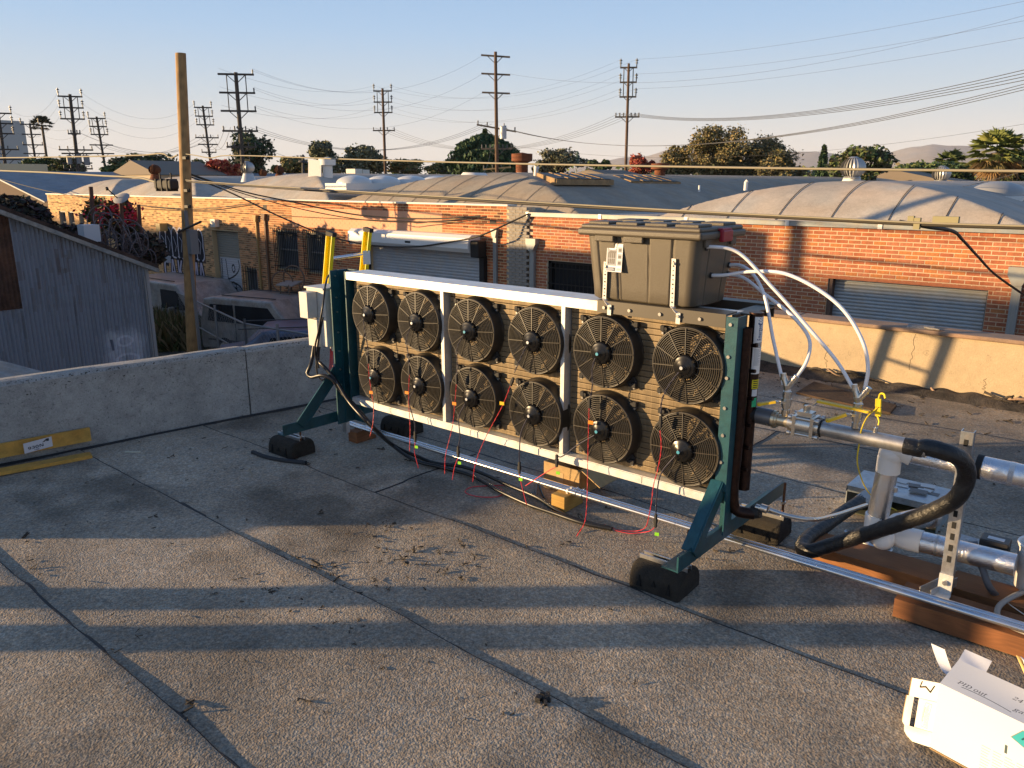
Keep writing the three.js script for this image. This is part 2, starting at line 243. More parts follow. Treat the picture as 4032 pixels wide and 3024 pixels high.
const unit = thing('fan_rack', 'teal steel rack holding a long dark coil panel with twelve black fans', 'cooler', [-2.635, 0, -3.05]);
{
  // finned coil: one bank of fins per tube row, in three bays between the white dividers
  const bays = [[-3.862, -3.07], [-3.03, -2.24], [-2.205, -1.388]];
  for (const [a, b] of bays) for (let k = 0; k < 26; k++) { const y = 0.402 + k * 0.0284; const g = rbox(b - a, 0.0276, 0.05, 0.004, (a + b) / 2, y + 0.0142, ZC - 0.025); mesh('fin_row', g, finMat, unit, { uv: true }); }
  mesh('coil_body', [bb(-3.87, -1.386, 0.398, 1.144, ZC - 0.13, ZC - 0.035)], mat(0.10, 0.055, 0.035, 0.5, 0.5), unit);
  mesh('top_rail', [bb(-3.872, -1.388, 1.142, 1.146, ZC - 0.1, ZF - 0.002), bb(-3.872, -1.388, 1.145, 1.186, ZF - 0.004, ZF), bb(-3.872, -1.388, 1.184, 1.188, ZC - 0.12, ZF - 0.002)], galv, unit, { uv: true });
  mesh('bottom_rail', [bb(-3.872, -2.81, 0.36, 0.394, ZF - 0.004, ZF), bb(-2.807, -1.75, 0.36, 0.394, ZF - 0.004, ZF + 0.001), bb(-1.747, -1.388, 0.36, 0.394, ZF - 0.004, ZF), bb(-3.872, -1.388, 0.3945, 0.398, ZC - 0.12, ZF - 0.004), bb(-3.872, -1.388, 0.356, 0.3595, ZC - 0.12, ZF - 0.004)], galv, unit, { uv: true });
  for (const x of [-3.05, -2.223]) mesh('divider', [bb(x - 0.011, x + 0.011, 0.399, 1.141, ZC - 0.04, ZF - 0.006)], galv, unit, { uv: true });
  // posts: angle iron, then base beams and braces
  const postR = mesh('post', [bb(X1, X1 + 0.052, 0.43, 1.186, ZF - 0.001, ZF + 0.005), bb(X1 + 0.046, X1 + 0.052, 0.225, 1.186, ZF - 0.075, ZF - 0.001), bb(X1, X1 + 0.046, 0.225, 0.43, ZF - 0.075, ZF - 0.069)], teal, unit, { uv: true });
  const postL = mesh('post', [bb(-3.995, -3.987, 0.2, 1.19, -3.085, -2.955), bb(-3.987, -3.885, 0.2, 1.19, -3.093, -3.085), bb(-3.987, -3.979, 0.2, 1.19, -3.02, -3.012), bb(-3.893, -3.885, 0.36, 1.19, -3.084, -2.99)], teal, unit, { uv: true });
  for (const y of [1.155, 1.02, 0.93, 0.80, 0.68, 0.56, 0.46]) { mesh('bolt', [disc([X1 + 0.022, y, ZF + 0.008], [0, 0, 1], 0.0075, 0.006, 8)], boltM, postR); mesh('bolt', [disc([-3.984, y, -2.99], [1, 0, 0], 0.006, 0.008, 8)], boltM, postL); }
  mesh('base_beam', [bb(X1 + 0.02, X1 + 0.028, 0.178, 0.247, -3.72, -2.635), bb(X1 - 0.05, X1 + 0.02, 0.178, 0.185, -3.72, -2.637)], teal, unit, { uv: true });
  mesh('base_beam', [bb(-4.05, -4.043, 0.2, 0.27, -3.6, -2.58), bb(-4.11, -4.05, 0.2, 0.207, -3.6, -2.582)], teal, unit, { uv: true });
  const legs = (x, y0, y1, z0, z1) => [bar([x, y0, z0], [x, y1, z1], 0.008, 0.055, V(0, 0.7, 0.7)), bar([x - 0.028, y0 + 0.018, z0 + 0.02], [x - 0.028, y1 + 0.018, z1 + 0.02], 0.05, 0.007, V(0, 0.7, 0.7))];
  mesh('brace', legs(X1 + 0.036, 0.215, 0.455, -2.76, -3.0), teal, unit, { uv: true });
  mesh('brace', [bar([-4.03, 0.25, -2.7], [-4.0, 0.56, -2.98], 0.008, 0.075, V(0, 0.7, 0.7)), bar([-4.028, 0.245, -2.74], [-3.998, 0.55, -3.01], 0.014, 0.012, V(0, 0.7, 0.7))], teal, unit, { uv: true });
  // drilled black angle that carries the tote
  const ang = mesh('carrier_angle', [bb(-2.02, -1.386, 1.138, 1.189, ZF + 0.002, ZF + 0.006), bb(-2.02, -1.386, 1.189, 1.194, ZC - 0.05, ZF + 0.006)], steelBlk, unit);
  for (const x of [-1.98, -1.845, -1.69, -1.5]) mesh('bolt', [disc([x, 1.163, ZF + 0.010], [0, 0, 1], 0.008, 0.008, 6)], boltM, ang);
  mesh('rear_angle', [bb(-2.02, -1.34, 1.188, 1.194, -3.44, -3.36), bb(-2.02, -1.34, 1.14, 1.188, -3.366, -3.36), bb(-1.42, -1.34, 1.18, 1.187, -3.36, -3.1)], steelBlk, unit);
  // copper headers at the right end
  const copper = mot([0.035, 0.018, 0.013], 0.7, 0.3, 121, 0.42, 0.75, 0, 4);
  const H1 = [-1.332, -3.06], H2 = [-1.325, -3.14];
  mesh('end_plate', [bb(-1.386, -1.374, 0.36, 1.186, ZC - 0.13, ZC - 0.0)], steelBlk, unit);
  mesh('header_pipe', [tube([[H1[0], 1.13, H1[1]], [H1[0], 0.7, H1[1]], [H1[0], 0.36, H1[1]], [H1[0] + 0.012, 0.322, H1[1] - 0.01], [H1[0] + 0.05, 0.312, H1[1] - 0.03], [-1.25, 0.312, -3.105]], 0.026, 14, 40), disc([H1[0], 1.132, H1[1]], [0, 1, 0], 0.026, 0.006, 14)], copper, unit, { uv: true });
  const h2 = mesh('header_pipe', [rod([H2[0], 0.40, H2[1]], [H2[0], 1.185, H2[1]], 0.029, 0.029, 18), disc([H2[0], 1.187, H2[1]], [0, 1, 0], 0.03, 0.008, 18)], copper, unit, { uv: true });
  for (const y of [0.5, 0.6, 0.7, 0.82, 0.94, 1.05]) mesh('return_bend', [rod([-1.38, y, -3.1], [-1.29, y + 0.01, -3.09], 0.008)], copper, unit);
  const lab = canvasTex(128, 1024, (c, W, H) => { c.fillStyle = '#e9e7e2'; c.fillRect(0, 0, W, H); c.save(); c.translate(64, 10); c.rotate(Math.PI / 2); c.restore();
    c.save(); c.translate(82, 420); c.rotate(-Math.PI / 2); c.fillStyle = '#26416e'; c.font = 'bold 66px sans-serif'; c.fillText('Emergent', 0, 0); c.fillStyle = '#111'; c.beginPath(); c.lineWidth = 9; c.strokeStyle = '#26416e'; c.arc(302, -22, 22, 0.6, 5.6); c.stroke(); c.fillStyle = '#26416e'; c.font = '64px sans-serif'; c.fillText('Coils', 335, 0); c.restore(); c.fillStyle = '#2c4a86'; c.fillRect(104, 0, 10, 420);
    c.fillStyle = '#222'; for (let y = 460; y < 540; y += 24) c.fillRect(14, y, 92, 12); c.fillStyle = '#777'; for (let y = 570; y < 860; y += 17) c.fillRect(16, y, 40 + (y * 37 % 50), 5); });
  const band = (y0, y1, m, w = 1.9, a0 = 0.25) => { const g = new THREE.CylinderGeometry(0.0297, 0.0297, y1 - y0, 20, 1, true, a0, w); g.translate(H2[0], (y0 + y1) / 2, H2[1]); return g; };
  mesh('sticker', band(0.93, 1.175), new THREE.MeshStandardMaterial({ map: lab, roughness: 0.5, side: THREE.DoubleSide }), h2);
  mesh('sticker', band(0.865, 0.905, 0, 1.3, 0.5), new THREE.MeshStandardMaterial({ map: canvasTex(128, 64, (c) => { c.fillStyle = '#e4d21c'; c.fillRect(0, 0, 128, 64); c.fillStyle = '#222'; for (const y of [8, 22, 36, 50]) c.fillRect(20, y, 80, 6); }), roughness: 0.5, side: THREE.DoubleSide }), h2);
  mesh('sticker', band(0.832, 0.862, 0, 0.9, 0.6), mat(0.75, 0.74, 0.72, 0.5, 0, { side: THREE.DoubleSide }), h2);
  mesh('sticker', band(0.785, 0.825, 0, 0.8, 0.7), mat(0.03, 0.5, 0.22, 0.5, 0, { side: THREE.DoubleSide }), h2);
}
// fans: shroud ring with mounting ears, wire-like guard, motor can, blades
const guardPl = mat(0.05, 0.043, 0.033, 0.42);
const fanHub = new THREE.MeshStandardMaterial({ color: lin(0.022, 0.021, 0.02), roughness: 0.24, metalness: 0.5 });
const fan0 = (() => {
  const f = new THREE.Mesh(); f.name = 'fan';
  const Rf = 0.17, ring = new THREE.LatheGeometry([[0.166, 0.0], [0.186, 0.0], [0.186, 0.006], [0.178, 0.01], [0.177, 0.06], [0.173, 0.066], [0.168, 0.066], [0.166, 0.06], [0.166, 0.0]].map((p) => new THREE.Vector2(...p)), 56); ring.rotateX(Math.PI / 2);
  f.geometry = merge([ring]); f.material = blackPl;
  const rings = []; for (let k = 0; k < 12; k++) { const r = 0.063 + k * 0.0093; rings.push(xf(new THREE.TorusGeometry(r, 0.0021, 5, 48), 0, 0, 0.076 - 0.012 * Math.pow(r / Rf, 3))); }
  const sp = []; for (let k = 0; k < 12; k++) { const a = k / 12 * 2 * Math.PI + 0.05; sp.push(bar([Math.cos(a) * 0.05, Math.sin(a) * 0.05, 0.079], [Math.cos(a + 0.02) * Rf, Math.sin(a + 0.02) * Rf, 0.068], 0.0036, 0.006, V(0, 0, 1))); }
  mesh('guard', [rings, sp, xf(new THREE.TorusGeometry(0.171, 0.004, 5, 56), 0, 0, 0.064)], guardPl, f, { local: true });
  const hub = new THREE.LatheGeometry([[0, 0.112], [0.011, 0.112], [0.013, 0.104], [0.03, 0.103], [0.034, 0.096], [0.048, 0.095], [0.054, 0.089], [0.057, 0.07], [0.05, 0.03], [0, 0.03]].map((p) => new THREE.Vector2(...p)), 36); hub.rotateX(Math.PI / 2);
  const motor = mesh('motor', [hub, ...[0.6, 2.7, 4.8].map((a) => disc([Math.cos(a) * 0.055, Math.sin(a) * 0.055, 0.09], [0, 0, 1], 0.007, 0.014, 8))], fanHub, f, { local: true });
  mesh('motor_cap', [disc([0, 0, 0.114], [0, 0, 1], 0.0078, 0.005, 12)], mat(0.55, 0.57, 0.6, 0.35, 0.5), motor, { local: true });
  const blade = (a) => { const n = 8, pos = [], idx = []; for (let k = 0; k <= n; k++) { const t = k / n, r = 0.05 + 0.11 * t, sw = a - 0.35 * t * t, hw = 0.1 + 0.025 * t; for (const s of [-1, 0, 1]) pos.push(Math.cos(sw + s * hw) * r, Math.sin(sw + s * hw) * r, 0.03 + s * 0.016 * (1 - 0.3 * t) + (s === 0 ? 0.004 : 0)); if (k) for (let c = 0; c < 2; c++) { const b = (k - 1) * 3 + c; idx.push(b, b + 3, b + 1, b + 1, b + 3, b + 4); } } const g = new THREE.BufferGeometry(); g.setAttribute('position', new THREE.Float32BufferAttribute(pos, 3)); g.setIndex(idx); g.computeVertexNormals(); return g; };
  const bm = new THREE.MeshStandardMaterial({ color: lin(0.035, 0.032, 0.027), roughness: 0.18, side: THREE.DoubleSide });
  for (let k = 0; k < 10; k++) mesh('blade', [blade(k / 10 * 2 * Math.PI)], bm, f, { local: true });
  for (const [a, b] of [[1, 1], [-1, 1], [1, -1], [-1, -1]]) { const cx = a * 0.137, cy = b * 0.137; mesh('mounting_ear', [rbox(0.055, 0.03, 0.008, 0.003, cx * 0.97, cy * 0.97, 0.012, 0, 0, a * b * -0.6), rbox(0.022, 0.026, 0.024, 0.004, cx * 1.06 + a * 0.008, cy * 1.04 + b * 0.004, 0.018), disc([cx * 1.0, cy * 1.06, 0.02], [0, 0, 1], 0.008, 0.016, 8)], blackMatte, f, { local: true }); mesh('ear_bolt', [disc([cx * 1.06 + a * 0.008, cy * 1.04 - 0.018, 0.02], [0, 0, 1], 0.0055, 0.01, 6)], boltM, f, { local: true }); }
  return f;
})();
const fanX = [-3.635, -3.222, -2.815, -2.385, -1.975, -1.545], fanY = [0.955, 0.583], capCol = { 2: 1, 4: 1, 6: 1, 10: 1, 11: 1 };
const blueCap = mat(0.06, 0.3, 0.42, 0.4);
fanY.forEach((y, r) => fanX.forEach((x, i) => {
  const f = (r || i) ? fan0.clone() : fan0; f.scale.set(0.965, 0.965, 1); f.position.set(x + (r ? (i === 0 ? 0.03 : 0.008) : 0) - unit.position.x, y + (r ? [-0.005, 0.008, 0.006, -0.004, 0, -0.003][i] : [0.002, 0, 0, 0, 0, 0][i]), ZC - unit.position.z); unit.add(f);
  if (capCol[r * 6 + i]) f.traverse((o) => { if (o.name === 'motor_cap') o.material = blueCap; });
}));

// rubber support blocks with strut rail, threaded rod and nuts
const rubber = new THREE.MeshStandardMaterial({ map: rep(mottle([0.03, 0.026, 0.02], 0.6, 1.3, 131), 6), roughness: 0.95, bumpMap: rep(grainBump, 9), bumpScale: 0.004 });
function rubberBlock(label, x, z, ry, rodTop) {
  const b = thing('rubber_block', label, 'support block', [x, 0, z], 'rubber blocks under the rack'); b.rotation.y = ry;
  const s = new THREE.Shape(); const h = 0.088; s.moveTo(-0.09, 0); s.lineTo(0.09, 0); s.lineTo(0.088, 0.035); s.quadraticCurveTo(0.08, h, 0.045, h); s.lineTo(-0.045, h); s.quadraticCurveTo(-0.08, h, -0.088, 0.035);
  const g = new THREE.ExtrudeGeometry(s, { depth: 0.21, bevelEnabled: true, bevelSize: 0.012, bevelThickness: 0.018, bevelSegments: 3, curveSegments: 6 }); g.translate(0, 0, -0.105); g.rotateY(Math.PI / 2); g.scale(1, 0.985, 0.98); g.translate(0, 0.012, 0);
  mesh('body', g, rubber, b, { local: true, uv: 1 });
  for (const [dx, hh] of [[-0.07, 0.048], [0, 0.024], [0.07, 0.048]]) mesh('slot', [xf(extr([[-0.011, 0], [0.011, 0], [0, hh]], 0.006), dx, hh > 0.03 ? 0.022 : 0.04, 0.1015, 0, -0.16)], mat(0.006, 0.006, 0.006, 1), b, { local: true });
  mesh('rail', [box(0.23, 0.004, 0.042, 0, 0.105, 0), box(0.23, 0.022, 0.003, 0, 0.116, -0.02), box(0.23, 0.022, 0.003, 0, 0.116, 0.02), box(0.23, 0.003, 0.01, 0, 0.127, -0.016), box(0.23, 0.003, 0.01, 0, 0.127, 0.016)], zinc, b, { local: true });
  mesh('threaded_rod', [rod([0.1, 0.11, 0], [0.1, rodTop, 0], 0.0062)], mot([0.16, 0.075, 0.04], 0.4, 0.3, 133, 0.6, 0.6, 0, 9), b, { local: true });
  for (const y of [0.134, 0.196]) mesh('nut', [disc([0.1, y, 0], [0, 1, 0], 0.013, 0.011, 6)], boltM, b, { local: true });
}
rubberBlock('sunlit rubber block under the near right end of the rack', -1.505, -2.80, 0.03, 0.295);
rubberBlock('rubber block behind the right teal leg, beside the grey hose pipe', -1.40, -3.58, 0.03, 0.30);
rubberBlock('rubber block in shade under the near left end of the rack', -4.24, -2.76, 0.05, 0.225);
rubberBlock('rubber block in shade behind the left end of the rack', -4.02, -3.52, 0.03, 0.21);
// ---------- the black storage tote ----------
{
  const totePl = new THREE.MeshStandardMaterial({ color: lin(0.098, 0.082, 0.058), roughness: 0.46, bumpMap: rep(grainBump, 8), bumpScale: 0.0006 });
  const t = thing('storage_tote', 'large black plastic storage tote with red latch on top of the rack', 'tote', [-1.815, 1.194, -3.17]);
  const cx = -1.815, cz = -3.17;
  // body: rounded rectangle loft with upright channels
  const ring = (hx, hz, r, n) => { const pts = [], per = 2 * (hx + hz); for (let k = 0; k < n; k++) { let s = k / n * per * 2, x, z; const lim = [2 * hx, 2 * hz, 2 * hx, 2 * hz]; let e = 0; while (s > lim[e]) { s -= lim[e]; e++; } if (e === 0) { x = -hx + s; z = hz; } else if (e === 1) { x = hx; z = hz - s; } else if (e === 2) { x = hx - s; z = -hz; } else { x = -hx; z = -hz + s; }
    const ax = Math.max(0, Math.abs(x) - (hx - r)), az = Math.max(0, Math.abs(z) - (hz - r)); if (ax > 0 && az > 0) { const L = Math.hypot(ax, az); x = Math.sign(x) * (hx - r + ax / L * r); z = Math.sign(z) * (hz - r + az / L * r); } pts.push([x, z, e, e % 2 ? z / hz : x / hx]); } return pts; };
  const N = 360, rows = [[0, 0.25, 0.15], [0.01, 0.262, 0.162], [0.06, 0.265, 0.165], [0.15, 0.274, 0.173], [0.24, 0.282, 0.181], [0.3, 0.287, 0.186]], pos = [], idx = [];
  const groove = (p) => { const g = p[2] % 2 ? [-0.45, 0.45] : [-0.75, -0.42, 0.16, 0.58]; let d = 0; for (const q of g) { const a = Math.abs(p[3] - q); if (a < 0.024) d = Math.max(d, 1 - a / 0.024); } return 0.009 * d + (p[2] % 2 === 0 && p[3] > -0.38 && p[3] < 0.14 ? 0.004 : 0); };
  rows.forEach(([y, hx, hz], j) => ring(hx, hz, 0.045, N).forEach((p) => { const d = (j > 0 && j < 6) ? groove(p) : 0, nx = p[2] === 1 ? 1 : p[2] === 3 ? -1 : 0, nz = p[2] === 0 ? 1 : p[2] === 2 ? -1 : 0; pos.push(cx + p[0] - nx * d, 1.196 + y, cz + p[1] - nz * d); }));
  for (let j = 0; j < rows.length - 1; j++) for (let k = 0; k < N; k++) { const a = j * N + k, b = j * N + (k + 1) % N; idx.push(a, b, a + N, b, b + N, a + N); }
  for (let k = 1; k < N - 1; k++) idx.push(0, k + 1, k);
  const g = new THREE.BufferGeometry(); g.setAttribute('position', new THREE.Float32BufferAttribute(pos, 3)); g.setIndex(idx); g.computeVertexNormals();
  mesh('body', g, totePl, t, { uv: true });
  const lid = mesh('lid', [rbox(0.622, 0.032, 0.43, 0.012, cx, 1.502, cz), rbox(0.60, 0.02, 0.405, 0.009, cx, 1.525, cz)], totePl, t, { uv: true });
  for (let i = 0; i < 4; i++) for (const s of [-1, 1]) mesh('lid_pad', [rbox(0.112, 0.016, 0.12, 0.006, cx - 0.22 + i * 0.147, 1.54, cz + s * 0.115)], totePl, lid);
  for (const x of [-0.17, -0.02]) { mesh('handle_tab', [rbox(0.1, 0.035, 0.018, 0.006, cx + x, 1.478, cz + 0.198)], totePl, lid); }
  for (const z of [-0.12, 0.12]) mesh('lid_clip', [rbox(0.012, 0.04, 0.05, 0.004, cx + 0.292, 1.474, cz + z)], totePl, lid);
  const red = mat(0.32, 0.016, 0.03, 0.42);
  for (const s of [-1, 1]) mesh('latch', [rbox(0.022, 0.05, 0.095, 0.007, cx + s * 0.316, 1.497, cz), rbox(0.05, 0.012, 0.09, 0.005, cx + s * 0.295, 1.524, cz)], red, t);
  const lab = canvasTex(256, 384, (c) => { c.fillStyle = '#d9dbe0'; c.fillRect(0, 0, 256, 384); c.fillStyle = '#7d828d'; c.fillRect(8, 40, 160, 260); c.fillStyle = '#2b2a30'; c.fillRect(24, 130, 118, 66); c.fillRect(28, 204, 110, 70); c.fillStyle = '#3c3b42'; c.beginPath(); c.moveTo(18, 130); c.lineTo(60, 96); c.lineTo(160, 104); c.lineTo(142, 132); c.fill(); c.strokeStyle = '#c9ccd4'; c.lineWidth = 3; for (const x of [50, 80, 110]) { c.beginPath(); c.moveTo(x, 130); c.lineTo(x, 272); c.stroke(); } for (const y of [46, 136, 220]) { c.fillStyle = '#8e929b'; c.fillRect(180, y, 68, 74); c.fillStyle = '#3a3a41'; c.fillRect(190, y + 22, 46, 36); } c.fillStyle = '#eceded'; c.beginPath(); c.ellipse(90, 62, 62, 22, 0, 0, 7); c.fill(); c.fillStyle = '#1d3657'; c.fillRect(8, 322, 150, 52); c.fillStyle = '#dfe4ee'; for (let y = 332; y < 368; y += 10) c.fillRect(16, y, 90 + y % 40, 3); c.fillStyle = '#444'; for (let x = 176; x < 246; x += 7) c.fillRect(x, 330, 3, 34); });
  const lg = new THREE.PlaneGeometry(0.083, 0.125); lg.rotateX(-0.07); lg.translate(cx - 0.125, 1.39, cz + 0.1835); mesh('label', lg, new THREE.MeshStandardMaterial({ map: lab, roughness: 0.35 }), t, {});
  // perforated straps down to the carrier angle
  const strap = (x, yt, lean) => { const s = mesh('strap', [bar([cx + x, yt, cz + 0.187], [cx + x - lean, 1.2, cz + 0.172], 0.02, 0.002, V(0, 0, 1)), bar([cx + x - lean, 1.201, cz + 0.172], [cx + x - lean + 0.045, 1.178, ZF + 0.016], 0.02, 0.002), bar([cx + x - lean + 0.047, 1.18, ZF + 0.014], [cx + x - lean + 0.045, 1.132, ZF + 0.012], 0.02, 0.002, V(0, 0, 1))], galv, t);
    for (let k = 0; k < 10; k++) { const f = (k + 0.6) / 10.5; mesh('strap_hole', [disc([cx + x - lean * f, yt + (1.2 - yt) * f, cz + 0.187 - 0.015 * f + 0.002], [0, 0, 1], k % 2 ? 0.0035 : 0.0022, 0.002, 8)], blackMatte, s); } mesh('screw', [disc([cx + x, yt - 0.02, cz + 0.191], [0, 0, 1], 0.006, 0.006, 8)], boltM, s); mesh('screw', [disc([cx + x - lean + 0.046, 1.165, ZF + 0.018], [0, 0, 1], 0.007, 0.006, 6)], boltM, s); };
  strap(-0.168, 1.37, 0.012); strap(0.175, 1.405, 0.006);
  for (const [y, z] of [[1.452, -3.055], [1.458, -3.075], [1.328, -3.135], [1.36, -3.3], [1.32, -3.3]]) mesh('drilled_hole', [disc([cx + 0.272 + (y - 1.3) * 0.07, y, z], [1, 0.05, 0], 0.013, 0.012, 14)], blackMatte, t);
}
// ---------- translucent hoses from the tote to the two wye fittings ----------
const hoseM = new THREE.MeshPhysicalMaterial({ color: lin(0.90, 0.89, 0.90), roughness: 0.32, transmission: 0.1, thickness: 0 });
const hose = (label, pts) => solo('hose', label, 'hose', [tube(pts, 0.0074, 10, 80)], hoseM, { group: 'white hoses from the tote' });
hose('white hose leaving the tote highest, sweeping down to the far wye', [[-1.545, 1.452, -3.055], [-1.5, 1.457, -3.06], [-1.416, 1.44, -3.1], [-1.264, 1.302, -3.13], [-1.089, 1.131, -3.15], [-0.978, 1.021, -3.15], [-0.896, 0.908, -3.15]]);
hose('white hose bowing widest to the right into the far wye', [[-1.545, 1.328, -3.135], [-1.48, 1.334, -3.14], [-1.365, 1.356, -3.15], [-1.214, 1.356, -3.15], [-1.001, 1.253, -3.15], [-0.897, 1.124, -3.15], [-0.864, 1.018, -3.15], [-0.868, 0.92, -3.15]]);
hose('white hose dropping steeply into the near wye', [[-1.545, 1.36, -3.3], [-1.49, 1.363, -3.3], [-1.416, 1.336, -3.27], [-1.333, 1.255, -3.22], [-1.26, 1.073, -3.18], [-1.189, 0.897, -3.15]]);
hose('white hose crossing behind the others and curling back to the near wye', [[-1.545, 1.32, -3.3], [-1.47, 1.31, -3.3], [-1.368, 1.257, -3.28], [-1.188, 1.154, -3.24], [-1.115, 1.083, -3.2], [-1.11, 1.003, -3.17], [-1.151, 0.918, -3.15]]);
// ---------- pipework right of the rack ----------
const stainless = new THREE.MeshStandardMaterial({ map: rep(mottle([0.62, 0.585, 0.53], 0.2, 0.1, 141), 8), roughness: 0.28, metalness: 0.95 });
const stainDull = new THREE.MeshStandardMaterial({ map: rep(mottle([0.48, 0.47, 0.45], 0.25, 0.12, 142), 5), roughness: 0.4, metalness: 0.9 });
const yellowM = mat(0.78, 0.5, 0.02, 0.42);
const handleY = yellowM;
{
  const Z = -3.15, Y = 0.742, x = (px) => px; // pipe axis
  const p = thing('valve_manifold', 'stainless pipe with ball valves and two wye fittings beside the rack', 'pipe', [-0.9, 0, Z]);
  mesh('rubber_sleeve', [rod([-1.334, Y + 0.006, -3.143], [-1.262, Y + 0.004, Z], 0.03, 0.031, 18)], blackMatte, p);
  mesh('coupling', [rod([-1.287, Y + 0.004, Z], [-1.222, Y + 0.002, Z], 0.037, 0.037, 20), disc([-1.285, Y + 0.004, Z], [1, 0, 0], 0.038, 0.006, 20)], mat(0.16, 0.165, 0.175, 0.4, 0.5), p);
  mesh('tee', [rod([-1.237, Y, Z], [-1.197, Y, Z], 0.036, 0.032, 20), rod([-1.202, Y, Z], [-1.142, Y, Z], 0.026, 0.026, 18), disc([-1.212, Y, Z], [1, 0, 0], 0.039, 0.012, 20), rod([-1.170, Y, Z], [-1.170, Y + 0.05, Z], 0.014, 0.014, 12)], new THREE.MeshStandardMaterial({ color: lin(0.62, 0.53, 0.38), roughness: 0.3, metalness: 0.9 }), p);
  const v = mesh('ball_valve', [disc([-1.082, Y, Z], [1, 0, 0], 0.045, 0.06, 8), disc([-1.132, Y, Z], [1, 0, 0], 0.036, 0.035, 6), disc([-1.027, Y, Z], [1, 0, 0], 0.036, 0.035, 6), box(0.014, 0.085, 0.085, -1.117, Y, Z), box(0.014, 0.085, 0.085, -1.044, Y, Z), box(0.06, 0.02, 0.05, -1.082, Y + 0.05, Z), disc([-1.082, Y + 0.07, Z], [0, 1, 0], 0.014, 0.03, 6)], stainless, p);
  for (const [a, b] of [[1, 1], [1, -1], [-1, 1], [-1, -1]]) mesh('body_bolt', [rod([-1.142, Y + a * 0.034, Z + b * 0.034], [-1.017, Y + a * 0.034, Z + b * 0.034], 0.006, 0.006, 6), disc([-1.137, Y + a * 0.034, Z + b * 0.034], [1, 0, 0], 0.011, 0.012, 6), disc([-1.022, Y + a * 0.034, Z + b * 0.034], [1, 0, 0], 0.011, 0.012, 6)], boltM, v);
  mesh('valve_lever', [bar([-1.082, Y + 0.082, Z], [-1.057, Y + 0.09, Z + 0.004], 0.022, 0.006), bar([-1.057, Y + 0.09, Z + 0.004], [-1.037, Y + 0.113, Z + 0.008], 0.018, 0.005)], stainless, v);
  mesh('lever_grip', [bar([-1.039, Y + 0.113, Z + 0.008], [-0.838, Y + 0.112, Z + 0.03], 0.022, 0.009), disc([-0.838, Y + 0.112, Z + 0.03], [0, 1, 0], 0.011, 0.009, 10)], handleY, v);
  mesh('pipe', [rod([-1.027, Y, Z], [-0.62, Y - 0.004, Z], 0.0305, 0.0305, 22)], stainDull, p, { uv: true });
  mesh('pipe_flange', [disc([-1.016, Y, Z], [1, 0, 0], 0.038, 0.01, 6)], blackMatte, p);
  const branch = (bx, top, lv) => { // riser with a small ball valve, then a wye with two hose barbs
    mesh('riser', [disc([bx, Y + 0.04, Z], [0, 1, 0], 0.017, 0.022, 6), disc([bx, Y + 0.055, Z], [0, 1, 0], 0.013, 0.02, 12), rod([bx, Y + 0.06, Z], [bx, Y + 0.13, Z], 0.018, 0.018, 14), disc([bx, Y + 0.085, Z], [0, 1, 0], 0.021, 0.028, 14), disc([bx, Y + 0.118, Z], [0, 1, 0], 0.0185, 0.018, 6)], stainless, p);
    mesh('thread_tape', [disc([bx, Y + 0.133, Z], [0, 1, 0], 0.014, 0.014, 12)], mat(0.78, 0.77, 0.75, 0.7), p);
    mesh('wye', [rod([bx, Y + 0.135, Z], [bx - 0.004, Y + 0.155, Z], 0.014, 0.017, 12), rod([bx - 0.004, Y + 0.15, Z], [bx - 0.017, Y + 0.182, Z], 0.014, 0.012, 12), rod([bx, Y + 0.148, Z], [bx + 0.024, Y + 0.186, Z], 0.014, 0.012, 12), disc([bx - 0.02, Y + 0.185, Z], [-0.3, 1, 0], 0.0155, 0.012, 6), disc([bx + 0.022, Y + 0.184, Z], [0.5, 1, 0], 0.0155, 0.012, 6), disc([bx - 0.022, Y + 0.196, Z], [-0.2, 1, 0], 0.012, 0.016, 12), disc([bx + 0.029, Y + 0.194, Z], [0.5, 1, 0], 0.012, 0.016, 12)], stainless, p);
    mesh('small_lever', [bar([bx, Y + 0.086, Z + 0.02], [bx - 0.012, Y + 0.09, Z + 0.045], 0.014, 0.01), bar([bx - 0.012, Y + 0.09, Z + 0.045], [bx - 0.03, Y + 0.092, Z + 0.05], 0.014, 0.006)], stainless, p);
    mesh('lever_grip', [bar([bx - 0.026, Y + 0.091, Z + 0.05], [bx - 0.085, Y + 0.066 + lv, Z + 0.075], 0.02, 0.01), disc([bx - 0.085, Y + 0.066 + lv, Z + 0.075], [0, 1, 0.2], 0.01, 0.01, 8)], handleY, p);
  };
  branch(-1.170, 0, 0.008); branch(-0.884, 0, -0.006);
  mesh('probe_fitting', [disc([-0.81, Y + 0.035, Z], [0, 1, 0], 0.009, 0.02, 6), rod([-0.81, Y + 0.04, Z], [-0.808, Y + 0.09, Z], 0.002)], stainless, p);
}
